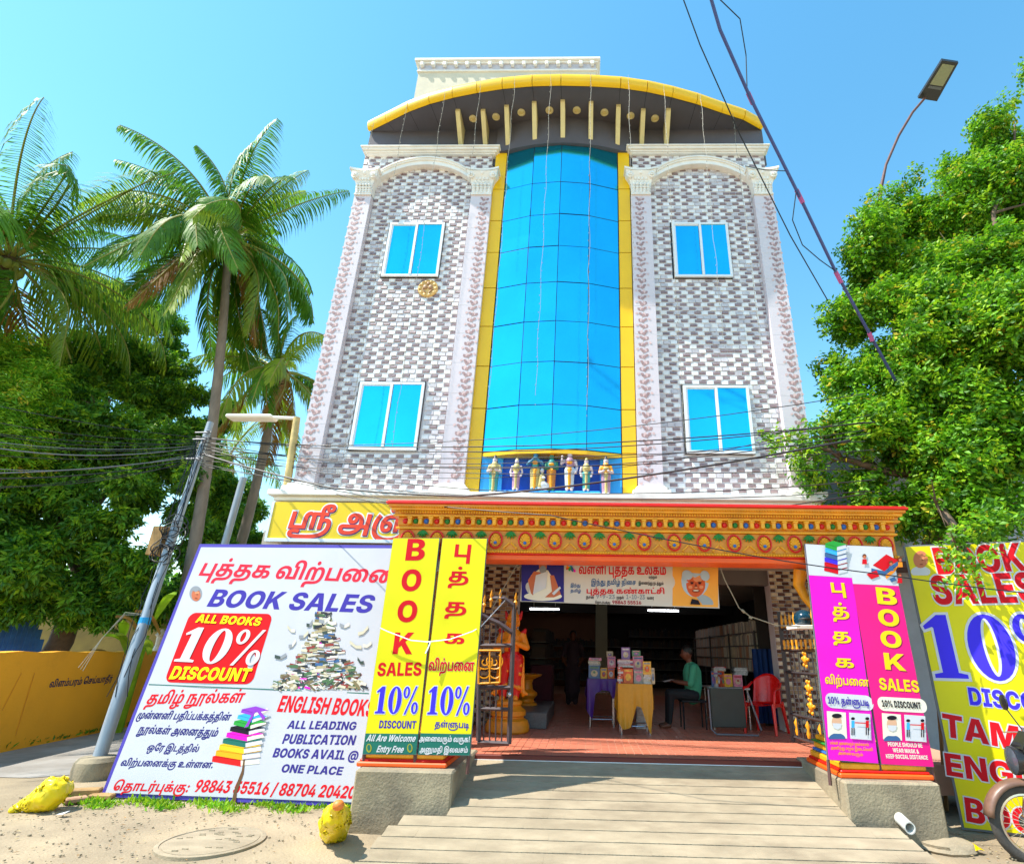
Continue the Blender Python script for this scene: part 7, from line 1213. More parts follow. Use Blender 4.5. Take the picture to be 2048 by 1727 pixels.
def cloth(name, lab, m, a, b, zt, y, dep, drops):
    """cloth over a table: drops = hanging length along the perimeter, front left to right, then the sides"""
    mb = MB(); n = 26; pts = []
    per = [((a.x - .01) + (b.x - a.x + .02) * k / n, y - .012) for k in range(n + 1)]
    side = [(b.x + .012, y + dep * k / 8) for k in range(1, 9)]; left = [(a.x - .012, y + dep * k / 8) for k in range(8, 0, -1)]
    ring_ = left + per + side; N = len(ring_)
    mb.box((a.x - .01, y - .01, zt + .001), (b.x + .01, y + dep, zt + .006))
    rows = 9; V = []
    for r in range(rows + 1):
        for i, (x, yy2) in enumerate(ring_):
            u = i / (N - 1); dl_ = np.interp(u, [q_[0] for q_ in drops], [q_[1] for q_ in drops]); t = r / rows
            wv = .014 * math.sin(u * 46) * t + .012 * math.sin(u * 17 + 2 * t) * t
            fx = -1 if i < len(left) else (1 if i >= len(left) + len(per) else 0); fy = -1 if fx == 0 else 0
            V.append((x + fx * (wv + .02 * t), yy2 + fy * (wv + .03 * t), zt + .005 - dl_ * t))
    mb.add(V, [(r * N + i, r * N + i + 1, (r + 1) * N + i + 1, (r + 1) * N + i) for r in range(rows) for i in range(N - 1)])
    o = mb.build(name, m, sm=60); tag(o, lab, 'tablecloth')
    return o
a, b, zt = table(1176, 1232, 1357, 1447, 1.55, .5, 'display_table', 'steel legged display table under the purple cloth, left of the two front tables')
cloth('purple_cloth', 'purple cloth draped over the left front display table', mat('purple_satin', '4a1880', .42, .1, 5, trans=.1), a, b, zt, 1.55, .5, [(0, .2), (.2, .5), (.3, .62), (.36, .22), (.5, .17), (.66, .18), (.72, .3), (1, .15)])
Y1 = 1.62
for t in ((1177, 1200, 1330, 1357, 4, 'small book with an orange and blue cover, front left corner of the purple table'), (1201, 1214, 1335, 1357, 2, 'small yellow and orange book in the middle of the purple table front'), (1215, 1229, 1334, 1357, 0, 'orange book with a figure on its cover, right on the purple table front'), (1215, 1231, 1312, 1334, 1, 'pink book standing on the orange one, right on the purple table')): upright(t[0], t[1], t[2], t[3], Y1, t[4], t[5])
lying(1177, 1201, 1330, Y1 + .02, 3, (6, 5), '%s of the thin books piled over the front left corner of the purple table', 3.6); upright(1178, 1203, 1315, 1320, Y1, 1, 'flat pink book on the left pile of the purple table'); upright(1213, 1226, 1302, 1313, Y1 + .1, 5, 'tan book behind the pink one on the purple table')
a, b, zt = table(1237, 1303, 1367, 1466, .72, .5, 'display_table', 'steel legged display table under the mustard cloth, right of the two front tables')
cloth('mustard_cloth', 'mustard yellow cloth draped over the right front display table', mat('mustard_satin', 'c89008', .45, .1, 5, trans=.1), a, b, zt, .72, .5, [(0, .3), (.18, .5), (.26, .62), (.40, .60), (.52, .30), (.60, .32), (.72, .62), (.76, .7), (.80, .35), (1, .3)])
Y2 = .78
for t in ((1247, 1266, 1336, 1366, 0, 'orange and red book with a seated figure, centre of the mustard table front'), (1268, 1286, 1339, 1367, 6, 'pale picture book right of the centre on the mustard table'), (1286, 1302, 1322, 1348, 2, 'yellow book with a figure standing high at the right end of the mustard table'), (1266, 1286, 1311, 1340, 1, 'pink picture book standing high on the mustard table'), (1303, 1309, 1335, 1367, 5, 'narrow cream book at the far right end of the mustard table'), (1243, 1260, 1294, 1319, 8, 'purple book propped on top of the tall pile on the mustard table'), (1264, 1281, 1300, 1312, 7, 'green book behind the pink picture book on the mustard table')): upright(t[0], t[1], t[2], t[3], Y2 + (.1 if t[2] < 1315 else 0), t[4], t[5])
lying(1236, 1246, 1367, Y2, 7, (3, 9, 0), '%s of the red and white books at the left end of the mustard table', 4.6)
lying(1236, 1266, 1333, Y2 + .05, 5, (9, 3, 8), '%s of the large books piled in the middle of the mustard table', 3.0)
lying(1287, 1302, 1367, Y2, 4, (9, 5), '%s of the white books at the right end of the mustard table', 4.6)
p = W(1290, 1458, z=.5)
for k in range(9):
    mb = MB(); mb.box((p.x - .13 + random.uniform(-.02, .02), p.y + .02, .502 + k * .05), (p.x + .10 + random.uniform(-.03, .02), p.y + .24, .548 + k * .05)); o = mb.build('paper_bundle', bc[9]); tag(o, ('%s bundle of white paper stacked on the floor under the mustard table' % ('lowest', 'second', 'third', 'fourth', 'fifth', 'sixth', 'seventh', 'eighth', 'topmost')[k]), 'paper bundle', 'paper bundles under the table')
# right table with books, laptop cloth, folded frame in front
a, b, zt = table(1420, 1500, 1374, 1470, 1.6, .7, 'cash_table', 'table with white cover and books beside the seated man')
Y3 = 1.66
for k, (x0, x1, c, l_) in enumerate(((1424, 1428, 4, 'blue'), (1428, 1431, 9, 'white'), (1431, 1436, 9, 'broad white'), (1436, 1440, 3, 'dark red'), (1440, 1444, 0, 'orange'), (1444, 1448, 0, 'second orange'))): upright(x0, x1 - .3, 1341, 1373, Y3, c, '%s upright book spine in the row on the cash table' % l_, 'books on the cash table')
upright(1449, 1464, 1347, 1373, Y3, 2, 'yellow and orange book facing out on the cash table', 'books on the cash table'); upright(1468, 1484, 1349, 1372, Y3, 1, 'pink flowered book leaning at the right of the cash table', 'books on the cash table')
lying(1428, 1452, 1341, Y3 + .2, 3, (5, 9, 3), '%s of the flat books lying on the row on the cash table', 3, 'books on the cash table'); lying(1470, 1496, 1349, Y3 + .25, 4, (9, 6), '%s of the grey papers piled at the back of the cash table', 3.4, 'books on the cash table')
fb = thing('folded_table', 'folded grey green table standing on its tubular frame in front of the cash table', 'folding table'); y = .85
a, b = W(1425, 1458, y=y), W(1487, 1376, y=y); mb = MB(); mb.bevbox((a.x, y, .62), (b.x, y + .03, b.z), .01); mb.build('tabletop', mat('dull_green_board', '2e3a36', .6, .15, 6), fb)
mb = MB(); mb.tube([(a.x + .05, y - .03, .53), (a.x - .02, y - .02, .6), (a.x - .03, y - .02, b.z - .02)], .013, 7); mb.tube([(a.x + .05, y - .03, .53), (b.x + .15, y - .05, .53), (b.x + .2, y - .05, .6), (b.x + .05, y - .02, b.z - .05)], .013, 7); mb.build('tubular_frame', M['wireg'], fb, sm=50)
# red plastic chair
def plastic_chair(c, rz):
    t = thing('plastic_chair', 'red plastic armchair at the right side of the shop entrance', 'chair', None, c); m = mat('red_plastic', 'e00808', .28, .03, 3, spec=.6); t.rotation_euler = (0, 0, rz)
    def sheet(f, nu, nv, nm, th=.006):
        V = [f(i / nu, j / nv) for j in range(nv + 1) for i in range(nu + 1)]; mb = MB(); mb.add(V, [(j * (nu + 1) + i, j * (nu + 1) + i + 1, (j + 1) * (nu + 1) + i + 1, (j + 1) * (nu + 1) + i) for j in range(nv) for i in range(nu)])
        o = mb.build(nm, m, t, sm=60); md = o.modifiers.new('thickness', 'SOLIDIFY'); md.thickness = th; return o
    sheet(lambda u, v: ((u - .5) * .44, -.22 + v * .44, .42 + .02 * math.cos((u - .5) * 5) * -1 + .015 * v * -1), 12, 8, 'seat')
    sheet(lambda u, v: ((u - .5) * (.46 - .03 * v), .21 + .07 * v - .10 * (2 * u - 1) ** 2, .40 + v * (.46 - .10 * (2 * u - 1) ** 2)), 14, 10, 'backrest')
    for s in (-1, 1):
        mb = MB(); mb.tube([(s * .24, -.20, .42), (s * .26, -.20, .60), (s * .26, -.14, .645), (s * .26, .02, .65), (s * .24, .16, .72)], [.02, .02, .024, .024, .02], 7, flat=.8); mb.build('armrest', m, t, sm=60)
        mb = MB(); mb.tube([(s * .22, -.20, .43), (s * .25, -.25, 0)], [.032, .022], 6); mb.build('leg', m, t, sm=60)
        mb = MB(); mb.tube([(s * .21, .20, .45), (s * .25, .27, 0)], [.034, .022], 6); mb.build('leg', m, t, sm=60)
        mb = MB(); mb.prism([(-.2, .43), (.2, .43), (.22, .36), (0, .385), (-.22, .36)], 'x', s * .215, s * .225); mb.build('apron', m, t)
    return t
p = W(1548, 1472, z=.505); plastic_chair((p.x, p.y + .35, .507), R_(-38))
# bookshelf along the right wall, and shelves along the back
def shelf(t, x0, x1, y0, y1, zs, alongy, m):
    for z in zs: mb = MB(); mb.box((x0, y0, z - .02), (x1, y1, z)); mb.build('shelf_board', m, t)
sm_ = mat('shelf_steel', '5a5a58', .5, .1, 6); XS = W(1505, 1250, y=3.0).x
sh_ = thing('bookshelf', 'long steel bookshelf with four rows of pale books along the right wall', 'bookshelf')
zsh = [W(1505, q_, y=3.0).z for q_ in (1343, 1316, 1289, 1262)]
shelf(sh_, XS, XS + .35, 3.0, 9.5, zsh, True, sm_)
for yy2 in (3.0, 5.1, 7.2, 9.5): mb = MB(); mb.box((XS + .3, yy2 - .02, .5), (XS + .34, yy2 + .02, zsh[-1] + .25)); mb.box((XS + .0, yy2 - .02, .5), (XS + .03, yy2 + .02, zsh[-1] + .02)); mb.build('upright', sm_, sh_)
pale = [mat('spine_' + n, c, .6, .1, 12) for n, c in (('ivory', (.80, .72, .55)), ('dust', (.55, .50, .42)), ('clay', (.60, .34, .22)), ('ash', (.40, .38, .36)), ('bone', (.88, .84, .72)))]
for r, z in enumerate(zsh):
    y = 3.03; k = 0
    while y < (5.9 if r < 3 else 5.7):
        d_ = random.uniform(.028, .05); h_ = random.uniform(.19, .24); mb = MB(); mb.box((XS + .03 + random.uniform(0, .02), y, z + .001), (XS + .2, y + d_ - .004, z + h_)); o = mb.build('shelf_book', random.choice(pale))
        tag(o, 'pale upright book on the %s shelf of the long bookshelf at the right wall' % ('lowest', 'second lowest', 'third', 'top')[r], 'book', 'books on shelf %s of the right bookshelf' % ('one', 'two', 'three', 'four')[r]); y += d_ + (.12 if random.random() < .04 else 0.003)
mb = MB()
for z in zsh:
    y = 6.0
    while y < 9.3: d_ = random.uniform(.03, .05); mb.box((XS + .03, y, z + .001), (XS + .2, y + d_ - .004, z + random.uniform(.18, .24)), random.randrange(3)); y += d_
mb.build('book_row', pale[1:4], sh_, kind='stuff')
mb = MB()
for x0, x1, yb_, nrow in ((-2.2, 1.2, 12.3, 4), (1.5, 4.4, 12.4, 5)):
    for r in range(nrow):
        z = .75 + r * .36; mb.box((x0, yb_, z - .03), (x1, yb_ + .3, z), 0); x = x0
        while x < x1 - .05: w_ = random.uniform(.03, .07); mb.box((x, yb_ + .03, z), (x + w_ - .005, yb_ + .25, z + random.uniform(.16, .28)), random.choice((1, 2, 3))); x += w_
o = mb.build('back_shelves', [sm_] + [mat('dim_book_' + n, c, .7, .2, 12) for n, c in (('grey', '3c3c38'), ('umber', '4a3a30'), ('slate', '30343a'))]); tag(o, 'rows of dim books on shelves along the back wall', 'books', kind='stuff')
ls = thing('side_bookshelf', 'dark bookshelf crowded with books behind the guardian statue, left in the room', 'bookshelf'); q0 = W(1070, 1290, y=5.0)
shelf(ls, q0.x - .1, q0.x + .25, 5.0, 8.6, [.8, 1.15, 1.5, 1.85], True, sm_)
mb = MB()
for z in (.8, 1.15, 1.5, 1.85):
    y = 5.0
    while y < 8.5: d_ = random.uniform(.03, .06); mb.box((q0.x - .08, y, z), (q0.x + .24, y + d_ - .006, z + random.uniform(.18, .3)), random.randrange(3)); y += d_
mb.build('book_row', [MATS['dim_book_grey'], MATS['dim_book_umber'], MATS['dim_book_slate']], ls, kind='stuff')
# maroon covered counter, blue curtain
mb = MB(); p0, p1 = W(1058, 1400, y=4.2), W(1105, 1330, y=4.2); mb.bevbox((p0.x, 4.2, .5), (p1.x, 5.0, p1.z), .02); o = mb.build('covered_counter', mat('maroon_cloth', '4a1424', .8, .2, 4)); tag(o, 'counter under a dark maroon cloth, left in the dim room', 'counter')
mb = MB(); y = 2.2; xs_ = [W(1503, 1300, y=y).x + .5 * k / 20 for k in range(21)]; zt_, zb_ = 1.75, .55
V = [(x + (.0), y + .04 * math.sin(k * 1.7), z) for z in (zb_, zt_) for k, x in enumerate(xs_)]; mb.add(V, [(k, k + 1, 22 + k, 21 + k) for k in range(20)])
o = mb.build('blue_curtain', mat('blue_cloth', '123c78', .7, .15, 5), sm=60); tag(o, 'blue cloth curtain hanging beside the right bookshelf', 'curtain')
mb = MB(); mb.box((W(1518, 1300, y=2.3).x, 2.28, .5), (4.5, 2.34, 3.0)); o = mb.build('partition', MATS['room_wall_grey']); tag(o, 'dark partition behind the red chair at the right of the room', 'partition')
# seated man reading
mp = W(1392, 1460, z=.5); mx, my_ = mp.x, mp.y + .25
mn = thing('person', 'man in a green shirt and dark trousers sitting sideways reading a paper', 'person')
SKn = mat('skin_brown', '6a3c28', .5, .08, 8); SH = mat('green_shirt', '3f9a78', .8, .08, 6, .2, 30); TR = mat('dark_trousers', '14161c', .8, .1, 6); HR = mat('black_hair', '0c0a0a', .5, .1, 30)
q = lambda dx, dy, dz: (mx + dx, my_ + dy, .5 + dz); pr = []
for s in (-1, 1):
    o_ = s * .09
    pr += [(q(.02, o_, .50), .10, q(-.36, o_ * 1.2, .52), .075, 1), (q(-.36, o_ * 1.2, .52), .072, q(-.40, o_ * 1.2, .10), .045, 1), (q(-.40, o_ * 1.2, .05), .04, q(-.53, o_ * 1.2, .03), .032, 0)]
    pr += [(q(.03, s * .17, .93), .062, q(-.04, s * .22, .68), .055, 0 + 2), (q(-.04, s * .22, .68), .042, q(-.24, s * .13, .70), .03, 0), ('e', q(-.28, s * .11, .71), (.05, .035, .025), 0)]
pr += [(q(.02, 0, .48), .13, q(.04, 0, .62), .145, 2), (q(.04, 0, .62), .15, q(.03, 0, .86), .16, 2), (q(.03, -.13, .93), .065, q(.03, .13, .93), .065, 2), (q(.0, 0, .98), .05, q(-.02, 0, 1.06), .048, 0), ('e', q(-.05, 0, 1.15), (.095, .08, .115), 0), ('e', q(-.03, 0, 1.19), (.10, .086, .10), 3), ('e', q(-.145, 0, 1.12), (.02, .016, .022), 0), ('e', q(-.04, -.082, 1.14), (.018, .012, .028), 0)]
figure('body', pr, .014, [SKn, TR, SH, HR], mn)
for s in (-1, 1):
    for k in range(4):
        mb = MB(); b0_ = Vector(q(-.31, s * .11 + (k - 1.5) * .017, .715)); mb.tube([b0_, b0_ + Vector((-.035, 0, .012)), b0_ + Vector((-.055, 0, -.006)), b0_ + Vector((-.05, 0, -.022))], [.009, .0085, .008, .006], 6); mb.build('finger', SKn, mn, sm=60)
    mb = MB(); b0_ = Vector(q(-.27, s * .07, .72)); mb.tube([b0_, b0_ + Vector((-.03, -s * .015, .015)), b0_ + Vector((-.05, -s * .01, .008))], [.011, .01, .007], 6); mb.build('thumb', SKn, mn, sm=60)
mb = MB(); mb.quad(q(-.46, -.16, .70), q(-.30, -.16, .735), q(-.30, .16, .735), q(-.46, .16, .70)); mb.quad(q(-.46, -.16, .698), q(-.46, .16, .698), q(-.30, .16, .733), q(-.30, -.16, .733)); o = mb.build('newspaper', bc[6]); tag(o, 'paper held open by the seated man', 'paper')
mb = MB(); mb.bevbox((mx - .2, my_ - .2, .90), (mx + .22, my_ + .2, .93), .006)
for dx in (-.17, .19):
    for dy in (-.17, .17): mb.tube([(mx + dx, my_ + dy, .5), (mx + dx, my_ + dy, .9)], .012, 5)
o = mb.build('stool', TR); tag(o, 'dark stool under the seated man', 'stool')
# standing person far back in the dim room
fx = W(1144, 1400, y=5.6); q = lambda dx, dy, dz: (fx.x + dx, 5.6 + dy, .5 + dz); pr = []
for s in (-1, 1): pr += [(q(s * .08, 0, .06), .06, q(s * .09, 0, .85), .12, 1), (q(s * .18, 0, 1.3), .055, q(s * .24, 0, 1.02), .045, 1), (q(s * .24, 0, 1.02), .04, q(s * .16, -.12, .85), .03, 0)]
pr += [(q(0, 0, .3), .19, q(0, 0, .85), .15, 1), (q(0, 0, .85), .14, q(0, 0, 1.25), .15, 1), (q(0, 0, 1.35), .05, q(0, 0, 1.42), .05, 0), ('e', q(0, 0, 1.5), (.08, .09, .11), 0), ('e', q(0, .02, 1.53), (.09, .09, .1), 2)]
o = figure('person', pr, .02, [SKn, mat('dark_saree', '3a2c38', .8, .2, 4), HR]); tag(o, 'person in dark clothes standing far back in the dim room', 'person')
# ================================================================= trees and plants
def leafmesh(name, C, D, N_, L, Wd, mi, mats, parent=None, fold=.25):
    """many small leaves in one mesh: centres C, directions D, normals N_, lengths, widths"""
    n = len(C); S = np.cross(D, N_); S /= np.maximum(1e-6, np.linalg.norm(S, axis=1))[:, None]
    a = C; b = C + D * (L * .5)[:, None] + S * (Wd * .5)[:, None] + N_ * (fold * Wd * .5)[:, None]; c = C + D * L[:, None] - N_ * (L * .12)[:, None]; d = C + D * (L * .5)[:, None] - S * (Wd * .5)[:, None] + N_ * (fold * Wd * .5)[:, None]
    V = np.stack([a, b, c, d], 1).reshape(-1, 3); me = bpy.data.meshes.new(name)
    me.vertices.add(4 * n); me.vertices.foreach_set('co', V.ravel()); me.loops.add(6 * n); me.polygons.add(2 * n)
    base = np.arange(n)[:, None] * 4; idx = (base + np.array([[0, 1, 2, 0, 2, 3]])).ravel()
    me.loops.foreach_set('vertex_index', idx.astype(np.int32)); me.polygons.foreach_set('loop_start', (np.arange(2 * n) * 3).astype(np.int32))
    me.polygons.foreach_set('material_index', np.repeat(mi, 2).astype(np.int32))
    for m in mats: me.materials.append(m)
    me.update(); me.validate()
    return link(name, me, parent)
def unit(v): return v / np.maximum(1e-6, np.linalg.norm(v, axis=1))[:, None]
def foliage(name, blobs, ncl, per, L0, W0, mats, parent, rng, pinnate=False, hang=.25, shell=.55, wts=(.5, .3, .15, .05)):
    """blobs: centre, radius, weight; clusters of leaves on twigs spread through each blob's volume, mostly near its surface"""
    w_ = np.array([b[2] * b[1] ** 2 for b in blobs]); w_ = w_ / w_.sum(); bi = rng.choice(len(blobs), ncl, p=w_)
    cen = np.array([tuple(b[0]) for b in blobs])[bi]; rad = np.array([b[1] for b in blobs])[bi]
    d = unit(rng.normal(size=(ncl, 3))); lump = 1 + .22 * np.sin(d[:, 0] * 7 + bi) * np.cos(d[:, 2] * 6 + bi * 2)
    r = (shell + (1 - shell) * rng.random(ncl) ** .5) * rad * lump
    r = np.where(rng.random(ncl) < .05, r * rng.uniform(1.0, 1.22, ncl), r)
    P = cen + d * r[:, None] * np.array([1, 1, .85])
    T = unit(d + rng.normal(size=(ncl, 3)) * .6 + np.array([0, 0, -hang])); S = unit(np.cross(T, rng.normal(size=(ncl, 3)) * .5 + np.array([0, 0, 1.])))
    Cs, Ds, Ns, Ls, Ws, Ms = [], [], [], [], [], []; cm = rng.choice(len(mats), ncl, p=wts)
    for k in range(per):
        f = (k // 2 + 1) / (per / 2 + 1); s = 1 if k % 2 else -1
        if pinnate: C = P + T * (f * L0 * 3.0) + rng.normal(size=P.shape) * .006; D = unit(T * .45 + S * s + rng.normal(size=P.shape) * .22 - np.array([0, 0, .15]))
        else: C = P + rng.normal(size=P.shape) * .03; D = unit(T * .55 + rng.normal(size=P.shape) * .75 - np.array([0, 0, hang]))
        N_ = unit(np.cross(D, rng.normal(size=P.shape)) + np.array([0, -.25, 1.1])); N_ = unit(N_ - D * (N_ * D).sum(1)[:, None])
        Cs.append(C); Ds.append(D); Ns.append(N_); Ls.append(L0 * rng.uniform(.7, 1.25, ncl)); Ws.append(W0 * rng.uniform(.75, 1.2, ncl))
        Ms.append(np.where(rng.random(ncl) < .85, cm, rng.choice(len(mats), ncl, p=wts)))
    return leafmesh(name, np.concatenate(Cs), np.concatenate(Ds), np.concatenate(Ns), np.concatenate(Ls), np.concatenate(Ws), np.concatenate(Ms), mats, parent)
def limbs(root_pt, tops, r0, m, parent, rng, trunk_top=None):
    mb = MB(); root_pt = Vector(root_pt); tt = Vector(trunk_top)
    def wig(a, b, ra, rb, n=7, am=.06):
        L = (b - a).length; pts = [a.lerp(b, i / n) + Vector(rng.normal(size=3)) * (am * L * .3 * math.sin(math.pi * i / n)) for i in range(n + 1)]; return pts, [ra + (rb - ra) * i / n for i in range(n + 1)]
    p, r = wig(root_pt, tt, r0, r0 * .7); r[0] *= 1.35; mb.tube(p, r, 10); mb.build('trunk', m, parent, sm=60)
    for t in tops:
        t = Vector(t); mb = MB(); p, r = wig(tt, t, r0 * .5, r0 * .12, 7, .12); mb.tube(p, r, 7)
        for q_ in range(5):
            a = p[3 + q_ % 4]; b = a + (t - tt) * .12 + Vector(rng.normal(size=3)) * min(.35, (t - tt).length * .12); pp, rr_ = wig(a, b, r0 * .18, r0 * .04, 4, .1); mb.tube(pp, rr_, 5)
            for _ in range(3): c = pp[2]; e = b + Vector(rng.normal(size=3)) * .16; mb.tube([c, c.lerp(e, .5) + Vector((0, 0, .05)), e], [r0 * .07, r0 * .05, .004], 4)
        mb.build('limb', m, parent, sm=60)
def lf(n, c, c2=None): return mat('leaf_' + n, c, .5, .25, 3.5, spec=.4, trans=.42, col2=c2)
G1, G2, G3, G4 = lf('fresh', (.16, .40, .012)), lf('mid', (.065, .20, .012)), lf('light', (.32, .52, .016)), lf('yellowing', (.55, .45, .03))
D1, D2, D3 = lf('deep', (.05, .16, .014)), lf('dark', (.09, .25, .016)), lf('moss', (.18, .38, .02))
BK = mat('bark_brown', (.13, .085, .055), .9, .25, 8, .5, 40); BKg = mat('bark_grey', (.24, .19, .15), .9, .2, 6, .4, 40, stretch=(1, 1, .3))
rng = np.random.default_rng(5)
# --- big street tree on the right: blobs anchored where the crown stands, each at its own distance
tr = thing('street_tree', 'large bright green leafy tree covering the right side of the building and the yellow board', 'tree')
RB = [(1830, 440, 1.2, .95), (1960, 420, .6, 1.1), (1770, 530, .3, .85), (1900, 560, .2, 1.15), (2030, 560, -.4, 1.2), (1740, 640, -.2, .75), (1850, 700, -.3, 1.0), (1990, 730, -.8, 1.1), (1725, 760, -.2, .65), (1800, 830, -.4, .8), (1920, 870, -.8, .9),
      (2035, 900, -1.2, .85), (1700, 880, -.4, .5), (1610, 890, -.6, .3), (1555, 888, -.8, .17), (1735, 960, -.5, .5), (1660, 960, -.3, .34), (1610, 945, -.5, .16), (1860, 990, -.8, .6), (1990, 1000, -1.4, .6), (1680, 1020, -.3, .3), (1790, 1040, -.5, .35), (2010, 290, .4, .8), (1930, 330, .6, .55), (2045, 130, .2, .42), (2020, 200, .3, .18), (1900, 1075, -1.9, .16), (1945, 1120, -2.3, .12), (1965, 1040, -1.9, .24), (1915, 1160, -2.3, .09), (2060, 380, -.2, .9), (1735, 400, .6, .22), (1668, 640, .0, .25), (1668, 760, -.2, .22), (2070, 700, -1.4, 1.0), (1810, 380, .9, .4), (1760, 470, -.1, .5), (1850, 620, -.6, .8), (1790, 700, -.6, .7), (1950, 640, -.7, .9), (1880, 800, -.9, .7), (1760, 850, -.7, .6), (1830, 910, -.8, .6), (1970, 900, -1.3, .7), (1890, 1040, -.9, .4), (1960, 500, -.1, .9), (1770, 980, -.6, .4), (2000, 360, .1, .7)]
blobs = []
for x, y, d, r_ in RB: blobs.append((W(x, y, y=d), r_, 1.0))
sub = []
for c, r_, w_ in blobs:                                  # each mass breaks into smaller lumps with gaps between
    k = max(3, int(9 * r_)); 
    for _ in range(k):
        dd = unit(rng.normal(size=(1, 3)))[0]; sub.append((Vector(c) + Vector(dd * r_ * rng.uniform(.35, .95)), r_ * rng.uniform(.2, .42), 1.0))
foliage('crown', sub, 44000, 7, .088, .048, [G1, G2, G3, G4], tr, rng, pinnate=True, shell=.25, wts=(.44, .30, .22, .04))
tb = W(1858, 1130, y=-.7); limbs((tb.x + .1, -.7, -.1), [W(1830, 500, y=.8), W(1990, 480, y=.3), W(1760, 720, y=-.1), W(1960, 800, y=-.9), W(1620, 890, y=-.5), W(1940, 1120, y=-2.1), W(2030, 250, y=.2), W(1780, 1010, y=-.5)], .17, BK, tr, rng, W(1852, 960, y=-.7))
# --- palms
lfp = [lf('palm', (.15, .34, .02), (.07, .20, .015)), lf('palm_light', (.34, .46, .03), (.2, .33, .025)), lf('palm_dry', (.42, .22, .04), (.3, .14, .03))]
RAC = mat('frond_stalk', (.30, .28, .05), .5, .1, 5)
def frond_mesh(elev, L, droop, seed, ncut=62):
    rn = np.random.default_rng(seed); me_mb = MB(); pts = []; p = Vector((0, 0, 0)); a = elev; n = 22
    for i in range(n + 1):
        pts.append((p.copy(), a)); st = L / n; p = p + Vector((math.cos(a) * st, 0, math.sin(a) * st)); a -= droop / n * (1 + .8 * i / n); a = max(a, -1.45)
    me_mb.tube([q_[0] for q_ in pts], [.035 * (1 - .85 * i / n) + .004 for i in range(n + 1)], 5, 0)
    side_tw = rn.uniform(-.4, .4)
    for k in range(ncut):
        t = .12 + .88 * (k + .5) / ncut; f = t * n; i = min(int(f), n - 1); q0, a0 = pts[i]; q1, _ = pts[i + 1]; base = q0.lerp(q1, f - i)
        ll = .95 * math.sin(math.pi * (.16 + .8 * t)) ** .7 * (L / 3.6) * rn.uniform(.85, 1.1); fw = Vector((math.cos(a0), 0, math.sin(a0))); upv = Vector((-math.sin(a0), 0, math.cos(a0)))
        for s in (-1, 1):
            d = (fw * .55 + Vector((0, s, 0)) * .8 + upv * (-.15 + side_tw * s * .6) + Vector(rn.normal(size=3)) * .09).normalized(); pA = base; w0 = .022
            wv = fw.cross(d).cross(d).normalized() * w0 if True else None
            P_ = [pA]; dd = d.copy()
            for q_ in range(3): dd = (dd + Vector((0, 0, -.30 - .35 * (t > .2)))).normalized(); P_.append(P_[-1] + dd * (ll / 3))
            ws = [.6, 1.0, .75, .08]; V = []
            for j, pt in enumerate(P_): V += [pt + wv * ws[j], pt - wv * ws[j]]
            me_mb.add(V, [(0, 1, 3, 2), (2, 3, 5, 4), (4, 5, 7, 6)], 1)
    return me_mb
def palm(name, lab, crown, base, r0, L, nf, seed, dry=.1, light=.3, elevs=(-1.15, 1.25), nuts=10, ncut=62):
    t = thing(name, lab, 'palm tree', None); rn = np.random.default_rng(seed); base = Vector(base); crown = Vector(crown); mb = MB(); n = 40; pts = []; rr_ = []
    for i in range(n + 1):
        f = i / n; p = base.lerp(crown, f); p.x += .5 * math.sin(math.pi * f) * (1 if seed % 2 else -1) * .5; pts.append(p); rr_.append(r0 * (1.25 - .45 * f) * (1 + .045 * (i % 2)) * (1.25 if i == 0 else 1))
    mb.tube(pts, rr_, 12); mb.build('trunk', BKg, t, sm=30)
    var = []
    for k in range(7):
        e = elevs[0] + (elevs[1] - elevs[0]) * k / 6; mbf = frond_mesh(e + .25, L * (1 - .25 * (k > 5)), 1.25 - .35 * (k > 4), seed * 10 + k, ncut)
        for kind in range(3): me = bpy.data.meshes.new('frond'); me.from_pydata(mbf.v, [], mbf.f); me.materials.append(RAC); me.materials.append(lfp[kind]); me.polygons.foreach_set('material_index', mbf.mi); me.update(); var.append(me)
    for k in range(nf):
        ring_ = k % 7; kind = 2 if (ring_ == 0 and rn.random() < dry * 3) else (1 if rn.random() < light else 0)
        o = link('frond', var[ring_ * 3 + kind], t); az = k * 2.399 + rn.uniform(-.2, .2); o.location = crown + Vector((.1 * math.cos(az), .1 * math.sin(az), .05)); o.rotation_euler = (rn.uniform(-.6, .6), rn.uniform(-.16, .16), az); s = rn.uniform(.85, 1.1); o.scale = (s, s, s)
    for k in range(nuts):
        az = k * 1.9; mb = MB(); mb.ball((0, 0, 0), (.11, .11, .14), 0, 10, 7); o = mb.build('coconut', mat('coconut_green', (.30, .32, .05), .5, .2, 6), t, sm=60); o.location = crown + Vector((.28 * math.cos(az) * (1 + .3 * (k % 3)), .28 * math.sin(az), -.22 - .1 * (k % 3)))
    mb = MB()
    for k in range(9): az = k * .7; mb.tube([crown, crown + Vector((.2 * math.cos(az), .2 * math.sin(az), .15)), crown + Vector((.42 * math.cos(az), .42 * math.sin(az), -.1))], [.03, .025, .01], 5)
    mb.ball(tuple(crown - Vector((0, 0, .1))), (.22, .22, .3), 0, 10, 7); mb.build('crown_heart', mat('fibre_brown', (.16, .10, .05), .9, .3, 12, .4), t, sm=60)
    return t
c = W(458, 480, y=4.6); b = W(395, 930, y=4.6); dirv = (c - b) * ((c.z) / (c.z - b.z)); palm('coconut_palm', 'tall coconut palm with full crown standing between the white building and the left edge palm', c, c - dirv, .12, 3.9, 52, 3, .1, .35, nuts=16, ncut=70)
